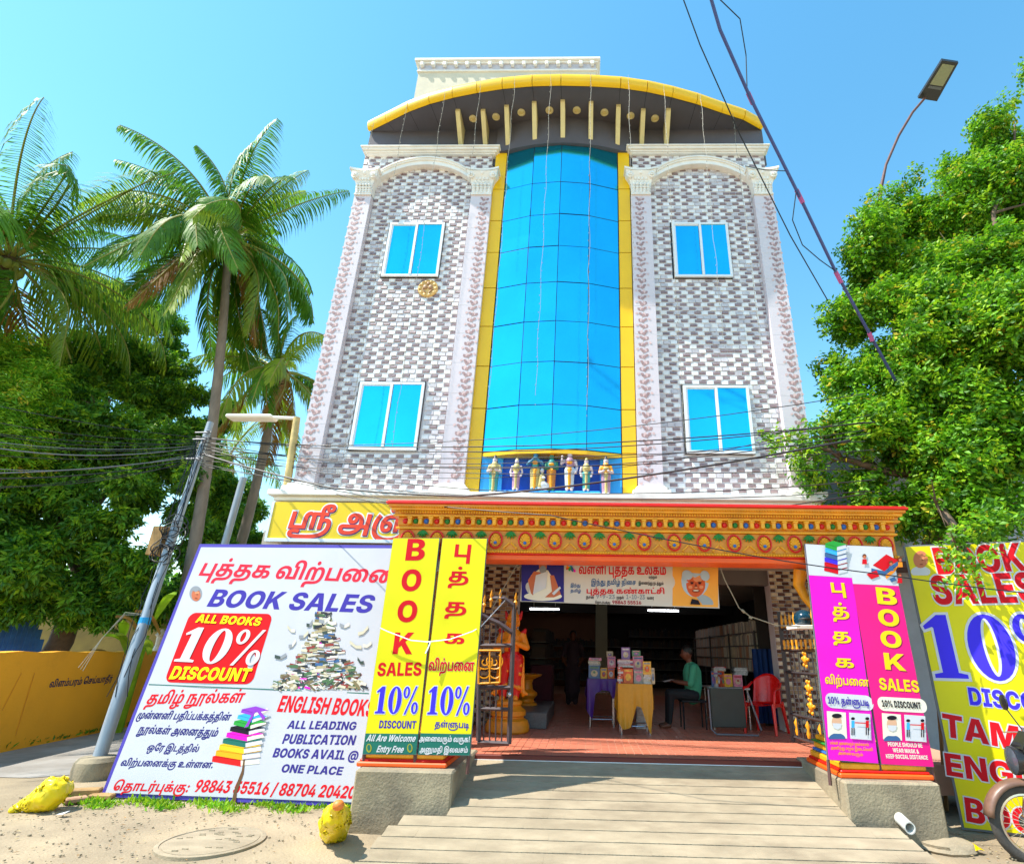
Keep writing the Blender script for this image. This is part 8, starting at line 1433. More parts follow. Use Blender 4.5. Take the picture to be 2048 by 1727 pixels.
c = W(15, 520, y=3.2); palm('coconut_palm', 'big coconut palm cut by the left edge of the picture, with long drooping green fronds', c, (c.x - .6, 3.3, 0), .18, 4.9, 48, 6, .12, .2, nuts=10)
c = W(558, 745, y=7.0); palm('coconut_palm', 'smaller yellowish coconut palm partly behind the left side of the tiled building', c, (c.x - .4, 7.2, 0), .13, 3.0, 26, 5, .4, .8, nuts=8, ncut=44)
c = W(455, 915, y=13.0); palm('coconut_palm', 'distant small coconut palm low above the white board', c, (c.x, 13, 0), .14, 3.0, 16, 8, .2, .5, nuts=0, ncut=34)
# --- mango tree mass on the left, behind the ochre wall
mg = thing('mango_tree', 'dense dark green mango tree filling the left behind the ochre wall', 'tree')
LB = [(60, 800, 4.5, 1.3), (180, 870, 4.2, 1.2), (300, 900, 5.0, 1.3), (90, 950, 3.6, 1.1), (220, 1000, 3.6, 1.1), (350, 1010, 4.8, 1.0), (40, 1080, 3.0, .9), (150, 1110, 3.2, .95), (270, 1100, 3.8, .9), (380, 1120, 5.5, .8), (250, 760, 6.5, 1.5), (150, 700, 7.0, 1.4), (330, 800, 6.5, 1.0), (10, 900, 3.0, 1.0), (460, 1010, 9.0, 1.0), (400, 870, 8.0, .9), (20, 740, 4.0, .9), (240, 620, 8.0, 1.3), (310, 660, 8.2, 1.0), (180, 560, 8.6, .9), (350, 730, 7.0, .7), (470, 1090, 10, 1.1), (120, 1190, 3.4, .7), (230, 1190, 4.0, .7), (30, 1170, 3.0, .7), (330, 1180, 5.0, .6), (420, 1080, 6.5, .8), (500, 1060, 11, 1.0), (400, 960, 7.5, .9), (440, 840, 9, .8), (300, 1230, 6.5, .8), (420, 1180, 8, .9), (-20, 1100, 2.6, .9), (20, 1200, 3.2, .6), (-60, 1000, 2.6, 1.1), (70, 1160, 3.6, .7), (170, 1200, 4.2, .6)]
blobs = []
for x, y, d, r_ in LB:
    c = W(x, y, y=d)
    for _ in range(max(4, int(6 * r_))): dd = unit(rng.normal(size=(1, 3)))[0]; blobs.append((c + Vector(dd * r_ * rng.uniform(.4, .9)), r_ * rng.uniform(.32, .55), 1.))
foliage('crown', blobs, 32000, 8, .17, .055, [D2, D1, D3, G3], mg, rng, shell=.3, hang=.35, wts=(.38, .18, .32, .12))
tb = W(115, 1290, y=4.6); limbs((tb.x, 4.6, -.1), [W(60, 850, y=4.3), W(220, 800, y=5.0), W(300, 950, y=5.0), W(100, 1000, y=3.8)], .28, BK, mg, rng, (tb.x + .1, 4.6, 3.0))
br = thing('light_tree', 'lighter feathery green tree at the left edge below the palm', 'tree'); blobs = []
for x, y, d, r_ in ((20, 820, 2.6, .7), (60, 770, 3.0, .6), (-20, 900, 2.4, .8), (30, 720, 3.2, .45)):
    c = W(x, y, y=d)
    for _ in range(6): dd = unit(rng.normal(size=(1, 3)))[0]; blobs.append((c + Vector(dd * r_ * .7), r_ * .5, 1.))
foliage('crown', blobs, 2600, 9, .13, .03, [G1, G3, D3, G4], br, rng, pinnate=True, shell=.3, wts=(.5, .35, .12, .03)); c = W(0, 1100, y=2.6); limbs((c.x, 2.6, 0), [W(20, 820, y=2.7), W(60, 780, y=3.0)], .08, BK, br, rng, W(5, 950, y=2.6))
# far tree masses behind everything, closing the horizon
ft = MB(); far = []
for k in range(64):
    x = -60 + k * 2.1 + random.uniform(-1, 1); far.append((Vector((x, 30 + random.uniform(-4, 6), random.uniform(1.5, 6.0))), random.uniform(2.2, 3.4), 1.))
o = foliage('distant_trees', far, 14000, 5, .55, .3, [D2, D1, D3, G2], None, rng, shell=.3, wts=(.4, .3, .2, .1)); tag(o, 'mass of distant green trees closing the horizon behind the street', 'trees', kind='stuff')
bt = thing('banana_plant', 'yellow green banana like plants behind the steel pole, beside the white board', 'plant')
for k, (x, y, e) in enumerate(((255, 1255, .9), (262, 1240, .5), (285, 1230, 1.1), (300, 1255, .7), (245, 1225, .8), (322, 1215, 1.0), (275, 1270, .3), (310, 1185, 1.2), (232, 1265, .4))):
    p0 = W(x, y + 50, y=3.4); az = random.uniform(-2.5, -.5); mb = MB(); n = 8; V = []; L = .6
    for i in range(n + 1):
        t = i / n; a = e - 1.3 * t; c_ = p0 + Vector((math.cos(az) * L * t, math.sin(az) * L * t, L * .7 * math.sin(min(1.6, 2.2 * t)) * e)); w_ = .09 * math.sin(math.pi * min(1, .1 + .88 * t)); sd = Vector((-math.sin(az), math.cos(az), 0)) * w_
        V += [c_ - sd + Vector((0, 0, -.05)), c_, c_ + sd + Vector((0, 0, -.05))]
    mb.add(V, [(3 * i + j, 3 * i + j + 1, 3 * i + j + 4, 3 * i + j + 3) for i in range(n) for j in (0, 1)]); mb.build('leaf', [lfp[1], G3, lfp[2]][k % 3], bt, sm=60)
mb = MB(); p0 = W(280, 1290, y=3.5); mb.tube([(p0.x, 3.5, 0), (p0.x + .05, 3.5, 1.8)], [.12, .08], 8); mb.build('stem', G3, bt)
# weeds and grass at the foot of the board, litter leaves
V0 = []; rngg = np.random.default_rng(9); n = 1500; u = rngg.random(n)
cl = rngg.choice(14, n); cx = np.linspace(-5.7, -2.6, 14)[cl] + rngg.normal(size=n) * .07; cy = -1.42 + rngg.normal(size=n) * .07 - .12 * (cl % 3); C = np.stack([cx, cy, np.full(n, .0)], 1)
D = unit(np.stack([rngg.normal(size=n) * .8, rngg.normal(size=n) * .8, np.ones(n)], 1)); N_ = unit(np.cross(D, rngg.normal(size=(n, 3))))
o = leafmesh('roadside_grass', C, D, N_, rngg.uniform(.03, .09, n), rngg.uniform(.012, .035, n), rngg.choice(2, n), [G1, G3]); tag(o, 'green weeds and grass growing along the foot of the white board', 'grass', kind='stuff')
n = 900; xw = rngg.uniform(1.2, 5.2, n); C = np.stack([-9.42 - .12 * (xw - 1.2) + rngg.normal(size=n) * .04 + .1, xw, np.full(n, .03)], 1); D = unit(np.stack([rngg.normal(size=n), rngg.normal(size=n), np.ones(n) * 1.2], 1)); N_ = unit(np.cross(D, rngg.normal(size=(n, 3))))
o = leafmesh('wall_weeds', C, D, N_, rngg.uniform(.05, .16, n), rngg.uniform(.02, .05, n), rngg.choice(2, n), [D2, D3]); tag(o, 'weeds growing along the foot of the ochre wall', 'weeds', kind='stuff')
n = 500; C = np.stack([rngg.uniform(-6.5, 5, n), rngg.uniform(-3.4, -1.5, n), np.full(n, .018)], 1)
C = C[(C[:, 0] < -2.3) | (C[:, 0] > 3.4)]; n = len(C); D = unit(np.stack([rngg.normal(size=n), rngg.normal(size=n), np.full(n, .05)], 1)); N_ = np.tile(np.array([0, 0, 1.]), (n, 1))
o = leafmesh('fallen_leaves', C, D, N_, rngg.uniform(.015, .05, n), rngg.uniform(.01, .025, n), rngg.choice(2, n), [mat('dry_leaf', (.30, .17, .06), .8, .3, 20), mat('dry_leaf_pale', (.42, .32, .16), .8, .3, 20)]); tag(o, 'dry leaves and scraps scattered on the dusty ground', 'litter', kind='stuff')
# ================================================================= compound wall, neighbours
wl = thing('ochre_wall', 'long ochre painted compound wall with a dark Tamil notice, along the left side street', 'wall')
wa, wb_ = Vector((-8.9, -1.2, 0)), Vector((-9.95, 6.6, 0)); dW = (wb_ - wa).normalized(); nW = Vector((dW.y, -dW.x, 0)); Lw = (wb_ - wa).length
HW = W(0, 1303, x=-9.2).z
mb = MB(); n = 40
for k in range(n):
    a, b = wa + dW * (Lw * k / n), wa + dW * (Lw * (k + 1) / n); h0, h1 = HW + .012 * math.sin(k * 1.3), HW + .012 * math.sin((k + 1) * 1.3)
    V = [a, b, b + Vector((0, 0, h1)), a + Vector((0, 0, h0))]; V += [v - nW * .22 for v in V]; mb.add(V, [(0, 1, 2, 3), (3, 2, 6, 7), (5, 4, 7, 6)] + ([(4, 0, 3, 7)] if k == 0 else []) + ([(1, 5, 6, 2)] if k == n - 1 else []))
mb.build('plastered_wall', M['wallor'], wl)
Bw = Board(wa + nW * .0, dW, (0, 0, 1), wl); Bw.lay = .003
Bw.text('விளம்பரம் செய்யாதீர்', (97, 1374), (223, 1362), (97, 1360), pm('notice_blue', '2a2a50'))
for x0, x1 in (((42, 1345), (3, 1420)), ((68, 1345), (30, 1470))): Bw.polys([([x0, (x0[0] + 1.3, x0[1]), (x1[0] + 1.3, x1[1]), x1], M['gold2'])], .004, 'streak', .001, True)
ew = MB(); ew.box((-30, 7.4, 0), (-6.9, 7.6, 2.4)); o = ew.build('olive_wall', mat('olive_plaster', (.20, .15, .035), .9, .2, 1.5, .3, 20, dirt=.5)); tag(o, 'stained olive yellow wall under the mango tree behind the ochre wall', 'wall')
sh2 = thing('blue_sheet_fence', 'blue corrugated sheet leaning behind the ochre wall at the left edge', 'sheet'); a, b = W(-150, 1290, y=3.0), W(95, 1290, y=3.9)
n = 22
for k in range(n):
    p, q_ = a.lerp(b, k / n), a.lerp(b, (k + 1) / n); mb = MB(); m_ = p.lerp(q_, .5) + Vector((0, -.05, 0)); h = 2.35 - .9 * max(0, (k - 15) / 7) ** 2
    for s0, s1 in ((p, m_), (m_, q_)): mb.quad((s0.x, s0.y, .2), (s1.x, s1.y, .2), (s1.x - .3, s1.y + .2, h), (s0.x - .3, s0.y + .2, h))
    mb.build('corrugation', mat('blue_sheet', (.03, .12, .34), .5, .2, 4, dirt=.4), sh2)
nb_ = thing('neighbour_house', 'grey neighbouring house half hidden behind the street tree on the right', 'house')
x0 = 4.95; mb = MB(); mb.box((x0, 1.2, 0), (14, 9, 5.6)); mb.build('wall', mat('grey_plaster', (.42, .43, .46), .9, .08, 1.5, .2, 30, dirt=.45), nb_)
mb = MB(); mb.bevbox((x0 - .2, .7, 3.0), (14, 1.3, 3.12), .01); mb.build('sunshade', M['rust'], nb_); mb = MB(); mb.bevbox((x0 - .1, 1.0, 5.6), (14, 9, 5.75), .02); mb.build('roof_slab', M['plinth'], nb_)
for x in (6.2, 8.6):
    for z in (1.2, 3.9): mb = MB(); mb.box((x, 1.17, z), (x + 1.1, 1.195, z + 1.1)); wn = mb.build('window', M['dark'], nb_); mb = MB(); mb.box((x, 1.15, z), (x + .06, 1.168, z + 1.1)); mb.box((x + .52, 1.15, z), (x + .58, 1.168, z + 1.1)); mb.box((x + 1.04, 1.15, z), (x + 1.1, 1.168, z + 1.1)); mb.build('window_frame', M['alu'], wn)
# white baluster post by the wall end
p = W(309, 1318, y=6.9); mb = MB(); mb.bevbox((p.x - .14, 6.8, 0), (p.x + .14, 7.0, p.z - .12), .01); mb.bevbox((p.x - .22, 6.7, p.z - .12), (p.x + .22, 7.1, p.z), .02); mb.bevbox((p.x - .17, 6.75, p.z), (p.x + .17, 7.05, p.z + .05), .02); mb.lathe((p.x, 6.9, p.z + .05), [(.08, 0), (.13, .12), (.08, .3), (.09, .5), (.14, .56), (.03, .7)], 12)
o = mb.build('gate_post', M['white']); tag(o, 'white moulded gate post showing between the steel pole and the white board', 'post')
# ================================================================= poles and lamps
pl_ = thing('utility_pole', 'leaning galvanised steel utility pole standing left of the white board', 'pole'); pb, pt = W(190, 1538, z=.1), W(421, 845, y=.32); pb = Vector((pb.x, pb.y, .0))
PT = lambda f: pb.lerp(pt, f)
mb = MB(); mb.tube([PT(0), PT(.33), PT(.34), PT(.66), PT(.67), PT(1)], [.082, .08, .07, .068, .056, .053], 18); mb.build('shaft', M['pole'], pl_, sm=40)
mb = MB(); mb.lathe((pb.x, pb.y, 0), [(.24, -.05), (.25, .12), (.24, .2), (.2, .25), (.05, .26)], 18); mb.build('concrete_base', M['plinth'], pl_, sm=30)
mb = MB(); p = PT(.60); mb.bevbox((p.x - .30, p.y - .08, p.z - .25), (p.x - .10, p.y + .08, p.z + .2), .01); mb.build('wooden_box', mat('old_timber', (.38, .22, .08), .8, .25, 8), pl_)
mb = MB(); rn = random.Random(4)
for k in range(9):
    c_ = PT(.57 + .02 * (k % 4)) + Vector((rn.uniform(-.06, .1), -.1, rn.uniform(-.1, .1))); R0 = rn.uniform(.12, .22); mb.tube([c_ + Vector((R0 * math.cos(a), .03 * math.sin(3 * a + k), R0 * .9 * math.sin(a))) for a in [2 * math.pi * i / 18 for i in range(19)]], .008, 5)
for k in range(7):
    f0 = rn.uniform(.6, .65); mb.tube([PT(f0 + (.93 - f0) * i / 8) + Vector((.1 * math.cos(k + i * .3) , -.1, 0)) for i in range(9)], .007, 4)
for k in range(4): mb.tube([PT(.18 + .05 * i) + Vector((.11 * math.cos(k * 1.5 + i * .5), -.1 * abs(math.sin(k + i)), 0)) for i in range(9)], .006, 4)
mb.build('cable_coil', M['wire'], pl_)
mb = MB(); p = PT(.37); mb.lathe(tuple(p - Vector((0, 0, .06))), [(.076, 0), (.077, .1)], 14); mb.build('blue_wrap', PCY, pl_)
mb = MB()
for k in range(3): mb.tube([PT(.385), PT(.38) + Vector((-.25, -.1, .05 - .02 * k)), PT(.34) + Vector((-.45, -.12, -.1)), PT(.24) + Vector((-.55 - .04 * k, -.12, .02 * k))], .004, 4)
mb.build('loose_string', M['fila'], pl_)
for fz_ in (.93, .86, .955):
    p = PT(fz_); mb = MB(); mb.tube([p + Vector((-.14, -.09, 0)), p + Vector((.14, -.09, .01))], .014, 6); mb.lathe(tuple(p + Vector((.1, -.12, -.04))), [(.012, 0), (.03, .02), (.018, .04), (.028, .06), (.01, .08)], 8); mb.build('insulator', M['wireg'], pl_)
q2 = thing('grey_post', 'thin leaning grey post behind the top of the white board', 'pole'); mb = MB(); mb.tube([W(432, 1150, y=2.6), W(487, 955, y=2.7)], .07, 10); a = W(432, 1150, y=2.6); mb.tube([(a.x - .5, 2.6, 0), a], .07, 10); mb.build('shaft', M['pole'], q2, sm=40)
lp = thing('street_lamp', 'rusty cream street lamp post with flat white head at the building corner', 'street lamp'); yL = -.15
a, b, c, d = W(572, 985, y=yL), W(594, 835, y=yL), W(590, 836, y=yL), W(458, 835, y=yL)
mb = MB(); mb.tube([(a.x, .0, 0), (a.x, yL, a.z), tuple(b)], [.07, .06, .055], 10); mb.build('post', mat('rusty_cream', (.62, .46, .18), .6, .3, 5, dirt=.5), lp, sm=40)
mb = MB(); mb.tube([c, (d.x + .75, yL, d.z + .01)], .03, 8); mb.build('arm', M['white'], lp); mb = MB(); mb.bevbox((d.x, yL - .12, d.z - .03), (d.x + .78, yL + .12, d.z + .03), .02); mb.build('lamp_head', M['white'], lp)
sl_ = thing('street_lamp', 'curved brown street lamp post with a black flat head above the street tree', 'street lamp'); yS = 1.6
P = lambda x, y: W(x, y, y=yS); zs_ = [(1790, 660), (1768, 520), (1759, 440), (1760, 385), (1772, 330), (1797, 272), (1825, 225), (1850, 196)]; pp = [P(*q_) for q_ in zs_]
mb = MB(); mb.tube([(pp[0].x - .3, yS, 0)] + pp, [.07, .06] + [.045] * 3 + [.032] * 4, 10); mb.build('post', M['rust'], sl_, sm=50)
zl = pp[-1].z; hd = [W(x, y, z=zl + .05) for x, y in ((1836, 197), (1884, 121), (1917, 126), (1874, 203))]; mb = MB()
V = [h + Vector((0, 0, dz)) for dz in (0, .07) for h in hd]; mb.add(V, [(0, 1, 2, 3), (7, 6, 5, 4), (0, 4, 5, 1), (1, 5, 6, 2), (2, 6, 7, 3), (3, 7, 4, 0)]); mb.build('lamp_head', mat('lamp_housing', (.03, .032, .035), .4, .1, 5), sl_)
L_ = lambda u, v: hd[0].lerp(hd[1], u).lerp(hd[3].lerp(hd[2], u), v) - Vector((0, 0, .006))
mb = MB(); mb.quad(L_(.40, .14), L_(.93, .14), L_(.93, .86), L_(.40, .86)); mb.build('lamp_lens', mat('lens_grey', (.34, .36, .22), .15, .05, 20), sl_)
mb = MB(); mb.quad(L_(.30, .14), L_(.37, .14), L_(.37, .86), L_(.30, .86)); mb.build('lamp_clip', M['wireg'], sl_)
# ================================================================= overhead cables
GRP = 'overhead cables crossing in front of the building'
def cable(pts, r, lab, m='wire', grp=GRP, sag=0., name='overhead_cable'):
    P_ = [W(x, y, y=d) for x, y, d in pts]; out = []
    for i in range(len(P_) - 1):
        for k in range(12): t = k / 12; q_ = P_[i].lerp(P_[i + 1], t); q_.z -= sag * 4 * t * (1 - t); out.append(q_)
    out.append(P_[-1]); mb = MB(); mb.tube(out, r, 5); o = mb.build(name, M[m], sm=60); tag(o, lab, 'cable', grp); return o
rc = [(884, 1640, 793, .3, .006), (872, 1640, 842, .35, .008), (876, 1660, 850, .25, .009), (890, 1640, 858, .4, .006), (880, 1650, 872, .5, .007), (898, 1640, 880, .2, .006), (905, 1660, 905, .25, .006), (920, 1640, 935, .15, .006), (893, 1660, 965, .45, .007), (930, 1650, 980, .3, .006), (886, 1650, 835, .75, .005), (900, 1640, 985, .7, .007)]
nth = ('topmost', 'second', 'third', 'fourth', 'fifth', 'sixth', 'seventh', 'eighth', 'ninth', 'tenth', 'eleventh', 'lowest')
for (ya, xb, yb2, sg_, r), k in zip(rc, sorted(range(12), key=lambda i: rc[i][2])): pass
order = sorted(range(12), key=lambda i: rc[i][2])
for rank, i in enumerate(order):
    ya, xb, yb2, sg_, r = rc[i]; cable([(392, ya, .25), (xb + 90, yb2 + (2 if i % 2 else -6), -1.9)], r, '%s of the cables from the steel pole across the facade, where they meet the tree' % nth[rank], sag=sg_)
cable([(395, 905, .25), (660, 975, -.8), (930, 992, -1.6), (1250, 957, -1.7), (1700, 880, -2.2)], .014, 'thickest black cable, curving up across the statues to the tree', sag=.02, grp=None)
cable([(395, 925, .25), (800, 1004, -1.9), (1100, 1030, -2.6), (1500, 1110, -2.7), (1780, 1150, -2.7), (2060, 1186, -2.7)], .006, 'thin cable sloping down in front of the golden beam to the pink banners', sag=.01, grp=None)
lc = [800, 828, 846, 858, 868, 872, 880, 893, 915, 938, 941, 950, 968]
for k, y_ in enumerate(lc): cable([(400 - 6 * (k % 3), 875 + 4 * k, .28), (-160, y_ + (y_ - 905) * .25, -1.0 - .2 * (k % 4))], .006 + .004 * (k in (5, 9, 10)), ('%s of the cables fanning from the steel pole to the left edge' % (nth + ('thirteenth',))[k]).replace('lowest', 'last but one').replace('thirteenth', 'lowest'), 'wireg' if k in (4, 5, 8, 9) else 'wire', 'cables fanning left from the steel pole', sag=.1 + .07 * (k % 3))
mu_ = mat('cable_blue', (.05, .07, .22), .5, .1, 8)
M['wireb'] = mu_; M['wirep'] = mat('cable_pink_tape', (.45, .08, .25), .5, .1, 8)
cable([(1405, -60, -4.4), (1440, 60, -4.0), (1500, 195, -3.5), (1600, 395, -2.8), (1672, 545, -2.2), (1790, 760, -1.1)], .022, 'thick blue black bundled cable running from the top edge down into the tree', 'wireb', 'cables in the upper right sky')
for x0, y0, x1, y1, d in ((1496, 186, 1506, 208, -3.49), (1593, 380, 1606, 406, -2.83), (1671, 543, 1683, 566, -2.2), (1738, 665, 1745, 682, -1.6)): cable([(x0, y0, d), (x1, y1, d + .06)], .03, 'pink tape wrapped round the thick cable, around %s' % {1496: 'its highest joint beside the roof edge', 1593: 'the joint beside the right capital', 1671: 'the joint where it nears the tree', 1738: 'the joint among the leaves'}[x0], 'wirep', None, name='tape_wrap')
cable([(1345, -60, -4.4), (1400, 90, -4.0), (1480, 270, -3.3), (1580, 470, -2.6), (1655, 600, -2.0)], .008, 'thin dark cable left of the thick one in the upper right sky', 'wire', 'cables in the upper right sky')
cable([(1420, -20, -4.2), (1480, 38, -4.0), (1492, 110, -3.7), (1494, 175, -3.55)], .007, 'short loose wire hanging beside the thick cable at the top', 'wire', 'cables in the upper right sky')
cable([(1490, 332, -3.1), (1530, 340, -3.1), (1570, 342, -3.0)], .006, 'short link wire across the right capital', 'wire', 'cables in the upper right sky'); cable([(1592, 385, -2.85), (1585, 440, -2.75), (1605, 490, -2.5), (1640, 520, -2.35), (1675, 545, -2.2)], .007, 'curved link wire between the two slanting cables', 'wire', 'cables in the upper right sky')
# ================================================================= small things on the ground
def sack(pts, lab, m, seed):
    mb = MB(); rn = random.Random(seed)
    t = thing('plastic_sack', lab, 'sack'); pr = [((a_[0], a_[1], a_[2]), a_[3], (b_[0], b_[1], b_[2]), b_[3], 0) for a_, b_ in zip(pts[:-1], pts[1:])]
    o = figure('sack_body', pr, .009, [m], t)
    for v in o.data.vertices: v.co += v.normal * (noise.noise(v.co * 6 + Vector((seed, 0, 0))) * .045 - abs(noise.noise(Vector((v.co.x * 13, v.co.y * 13, v.co.z * 5 + seed)))) * .028 + .006)
    return t
sy = mat('sack_yellow', (.72, .54, .0), .32, .1, 5, .6, 14, spec=.5)
def G(x, y, r, z): p = W(x, y, z=z); return (p.x, p.y, z, r)
sack([G(28, 1618, .02, .02), G(56, 1606, .07, .06), G(84, 1596, .12, .11), G(104, 1586, .155, .16), G(116, 1580, .13, .17)], 'crumpled yellow plastic sack slumped left of the steel pole base', sy, 3)
s2_ = sack([G(668, 1652, .14, .10), G(669, 1640, .13, .2), G(672, 1626, .085, .32), G(675, 1612, .035, .41)], 'full yellow plastic sack tied at the top, between the white board and the left plinth', sy, 8)
mb = MB(); p = W(676, 1612, z=.42); mb.ball((p.x, p.y, .43), (.05, .05, .04), 0, 8, 6); o = mb.build('tied_mouth', mat('sack_orange', (.75, .2, .03), .5, .2, 9), s2_, sm=50)
rn = random.Random(2)
for (x, y, dx, dz, rz_, m_, l_) in ((165, 1588, .34, .09, .35, 'bk1', 'orange brown wooden block lying beside the concrete pole base'), (205, 1590, .25, .05, .1, 'bk1', 'flat wooden offcut between the pole base and the white board'), (152, 1597, .2, .05, .9, 'bk2', 'broken brick lying in the dust below the wooden block')):
    p = W(x, y, z=.04); mb = MB(); mb.bevbox((-dx / 2, -.06, 0), (dx / 2, .06, dz), .012); o = mb.build('timber_block' if m_ == 'bk1' else 'brick_piece', MATS['old_timber'] if m_ == 'bk1' else mat('brick_red_dust', (.42, .24, .14), .9, .2, 8)); o.location = (p.x, p.y, .01); o.rotation_euler = (0, 0, rz_); tag(o, l_, 'timber' if m_ == 'bk1' else 'brick')
mb = MB()
for k in range(1600):
    x, y = rn.uniform(-7.5, 5), rn.uniform(-3.6, -1.3)
    if -2.4 < x < 3.6: continue
    r = rn.uniform(.004, .016) * (1 if rn.random() < .95 else 2); mb.ball((x, y, .012), (r, r * .8, r * .6), 0, 5, 3)
o = mb.build('gravel', M['ramp'], kind='stuff'); tag(o, 'small loose stones scattered over the dusty street', 'gravel', kind='stuff')
p = W(122, 1628, z=.02); mb = MB(); mb.add([(p.x - .05, p.y, .02), (p.x + .04, p.y - .03, .03), (p.x + .06, p.y + .03, .05), (p.x, p.y + .05, .02)], [(0, 1, 2), (0, 2, 3)]); o = mb.build('paper_scrap', PW); tag(o, 'white paper scrap on the dust below the pole base', 'litter')
for k, (x, y, c_) in enumerate(((1940, 1690, 'right of the flat stone'), (1955, 1700, 'under the motorcycle wheel side'))): p = W(x, y, z=.03); mb = MB(); mb.add([(p.x - .06, p.y, .02), (p.x, p.y - .04, .05), (p.x + .07, p.y, .03), (p.x + .02, p.y + .06, .06), (p.x - .04, p.y + .04, .02)], [(0, 1, 3, 4), (1, 2, 3)]); o = mb.build('plastic_scrap', sy); tag(o, 'torn yellow plastic scrap on the ground ' + c_, 'litter')
# ================================================================= motorcycle, nose to the left, at the right edge
mc = thing('motorcycle', 'dusty red motorcycle parked at the right edge with black headlamp and spoked front wheel', 'motorcycle')
wc = W(2050, 1702, y=-2.62); fx_, fy_ = wc.x + .10, -2.62; dirm = Vector((1, -.16, 0)).normalized(); sdm = Vector((-dirm.y, dirm.x, 0)); RWh = .28
base_ = Vector((fx_, fy_, 0)); Q = lambda u, s, z: base_ + dirm * u + sdm * s + Vector((0, 0, z))
tyre = mat('tyre_rubber', (.05, .045, .04), .8, .2, 20, .3, 40, dirt=.3); chrome = mat('dull_chrome', (.6, .58, .55), .2, .1, 8, metal=.9); mred = mat('motor_red', (.38, .02, .04), .22, .1, 4, coat=.5, dirt=.2); mblk = mat('motor_black', (.02, .02, .022), .25, .1, 6)
def wheel(u0, nm):
    mb = MB(); N = 36
    mb.tube([Q(u0 + RWh * math.cos(a), 0, RWh + RWh * math.sin(a)) for a in [2 * math.pi * i / N for i in range(N + 1)]], .045, 9, cap=False); wo = mb.build(nm, tyre, mc, sm=60)
    mb = MB(); mb.tube([Q(u0 + (RWh - .05) * math.cos(a), 0, RWh + (RWh - .05) * math.sin(a)) for a in [2 * math.pi * i / N for i in range(N + 1)]], .016, 6, cap=False); mb.build('rim', chrome, wo, sm=60)
    mb = MB()
    for i in range(24): a = 2 * math.pi * i / 24; mb.tube([Q(u0, (.03 if i % 2 else -.03), RWh), Q(u0 + (RWh - .055) * math.cos(a), 0, RWh + (RWh - .055) * math.sin(a))], .0028, 3)
    mb.tube([Q(u0, -.06, RWh), Q(u0, .06, RWh)], .06, 12); mb.build('hub_and_spokes', chrome, wo)
wheel(0, 'wheel'); wheel(1.25, 'wheel')
mb = MB(); V = []; cs = [(-.075, -.04), (-.06, -.012), (-.03, 0), (.03, 0), (.06, -.012), (.075, -.04)]
for i in range(17):
    a = R_(172 - 150 * i / 16); r = RWh + .07; V += [Q((r + d_) * math.cos(a), s_, RWh + (r + d_) * math.sin(a)) for s_, d_ in cs]
mb.add(V, [(i * 6 + j, i * 6 + j + 1, i * 6 + j + 7, i * 6 + j + 6) for i in range(16) for j in range(5)])
o = mb.build('mudguard', mat('dusty_mudguard', (.16, .085, .055), .4, .25, 6), mc, sm=60); o.modifiers.new('thickness', 'SOLIDIFY').thickness = .006
for s in (-.085, .085):
    mb = MB(); mb.tube([Q(0, s, RWh), Q(.10, s, .6), Q(.20, s, .86)], [.022, .026, .02], 8); mb.build('fork', chrome, mc, sm=60); mb = MB(); mb.lathe(tuple(Q(.07, s * 1.5, .74)), [(.01, -.03), (.028, -.01), (.028, .03), (.01, .045)], 10); mb.build('indicator', PO, mc, sm=50)
hm_ = Matrix.Translation(Q(.02, 0, .78)) @ dirm.to_track_quat('X', 'Z').to_matrix().to_4x4() @ Matrix.Rotation(R_(-90), 4, 'Y')
mb = MB(); mb.lathe((0, 0, 0), [(.02, -.16), (.08, -.1), (.11, -.02), (.12, .03), (.118, .045)], 18, 0, hm_); hl = mb.build('headlight', mblk, mc, sm=50); mb = MB(); mb.lathe((0, 0, 0), [(.112, .046), (.08, .062), (.01, .07)], 18, 0, hm_); mb.build('lens', mat('headlamp_glass', (.12, .14, .17), .05, 0, metal=.5), hl, sm=50)
mb = MB(); V = [Q(.04, -.10, .88), Q(.04, .10, .88), Q(.14, .08, 1.02), Q(.14, -.08, 1.02)]; mb.add(V, [(0, 1, 2, 3)]); o = mb.build('visor', mblk, mc); o.modifiers.new('thickness', 'SOLIDIFY').thickness = .008
mb = MB(); mb.bevbox(tuple(Q(.10, 0, .84) - Vector((.06, .09, 0))), tuple(Q(.10, 0, .84) + Vector((.12, .09, .09))), .02); mb.build('instrument_pod', mblk, mc)
mb = MB(); mb.tube([Q(.34, -.36, 1.0), Q(.26, -.26, 1.02), Q(.18, -.10, .95), Q(.18, .10, .95), Q(.26, .26, 1.02), Q(.34, .36, 1.0)], .013, 8); mb.build('handlebar', chrome, mc, sm=60)
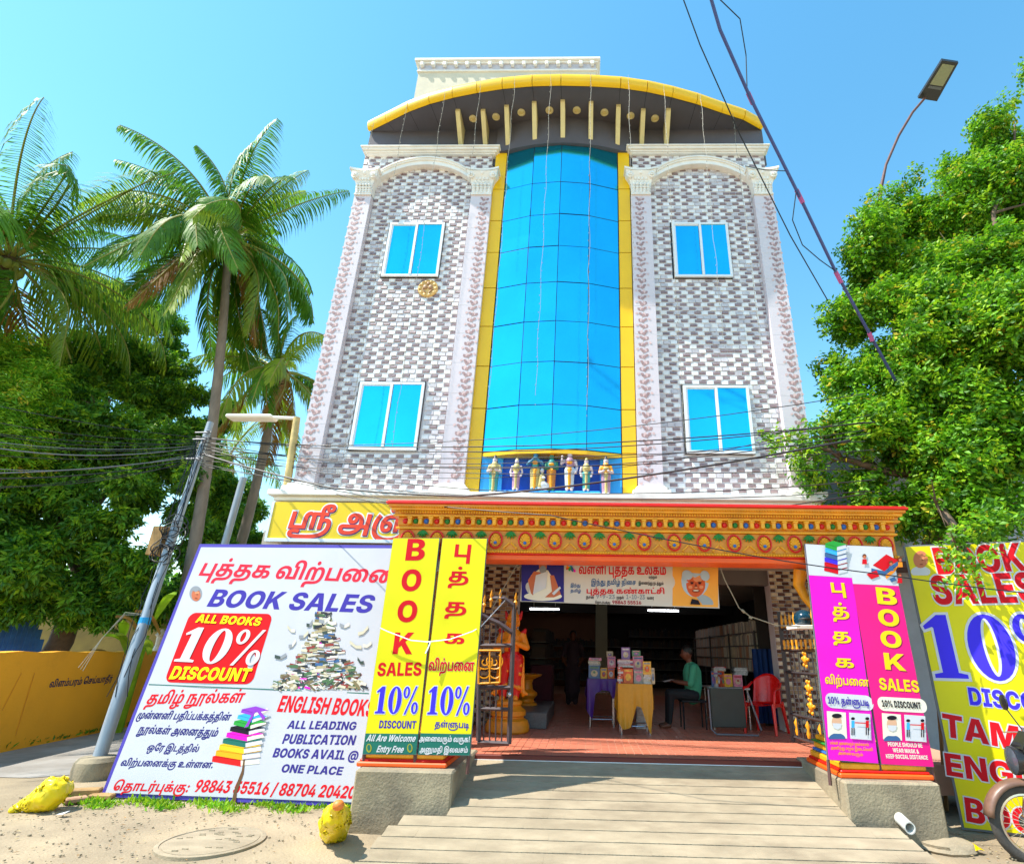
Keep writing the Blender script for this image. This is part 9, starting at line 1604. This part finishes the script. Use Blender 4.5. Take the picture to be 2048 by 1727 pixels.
for s in (-1, 1):
    mb = MB(); mb.tube([Q(.30, s * .30, 1.01), Q(.38, s * .40, .99)], .02, 8); mb.build('grip', mblk, mc); mb = MB(); mb.tube([Q(.24, s * .24, 1.02), Q(.20, s * .27, 1.12), Q(.17, s * .30, 1.2)], .006, 6); mr_ = mb.build('mirror', mblk, mc)
    mb = MB(); Mx = Matrix.Translation(Q(.17, s * .31, 1.25)) @ Matrix.Rotation(R_(35), 4, 'Y') @ Matrix.Scale(.6, 4, (0, 1, 0)); mb.lathe((0, 0, 0), [(.02, -.02), (.07, -.008), (.075, .004)], 14, 0, Matrix.Translation(Q(.17, s * .31, 1.25)) @ dirm.to_track_quat('X', 'Z').to_matrix().to_4x4() @ Matrix.Rotation(R_(90), 4, 'Y')); mb.build('mirror_head', mblk, mr_, sm=50)
    mb = MB(); mb.lathe((0, 0, 0), [(.068, .0045), (.01, .006)], 14, 0, Matrix.Translation(Q(.17, s * .31, 1.25)) @ dirm.to_track_quat('X', 'Z').to_matrix().to_4x4() @ Matrix.Rotation(R_(90), 4, 'Y')); mb.build('mirror_glass', chrome, mr_)
    mb = MB(); mb.tube([Q(.22, s * .2, 1.0), Q(.14, s * .34, .98), Q(.14, s * .40, .975)], .006, 5); mb.build('lever', chrome, mc)
fgm = figure('fuel_tank', [(tuple(Q(.32, 0, .80)), .12, tuple(Q(.66, 0, .80)), .10, 0), (tuple(Q(.30, .09, .66)), .07, tuple(Q(.5, .1, .68)), .06, 0), (tuple(Q(.30, -.09, .66)), .07, tuple(Q(.5, -.1, .68)), .06, 0)], .016, [mred], mc)
for s in (-1, 1): mb = MB(); mb.add([Q(.18, s * .12, .72), Q(.52, s * .15, .66), Q(.50, s * .14, .40), Q(.30, s * .13, .46)], [(0, 1, 2, 3)]); o = mb.build('side_cowl', mred, mc); o.modifiers.new('thickness', 'SOLIDIFY').thickness = .01
figure('seat', [(tuple(Q(.72, 0, .80)), .09, tuple(Q(1.3, 0, .84)), .10, 0)], .02, [mblk], mc)
mb = MB(); mb.bevbox(tuple(Q(.42, 0, .28) - Vector((.12, .12, 0))), tuple(Q(.60, 0, .28) + Vector((.14, .12, .32))), .04); mb.tube([Q(.35, -.1, .35), Q(.5, -.16, .22), Q(1.4, -.18, .3)], [.022, .03, .045], 10); mb.tube([Q(.25, 0, .75), Q(.35, 0, .3), Q(.95, 0, .32), Q(1.25, 0, .3)], .022, 7); mb.tube([Q(.2, 0, .86), Q(.8, 0, .7), Q(1.4, 0, .74)], .02, 7); mb.build('engine', chrome, mc, sm=40)
mb = MB(); mb.tube([Q(.7, -.1, .3), Q(.78, -.34, .02)], .012, 6); mb.build('side_stand', mblk, mc)
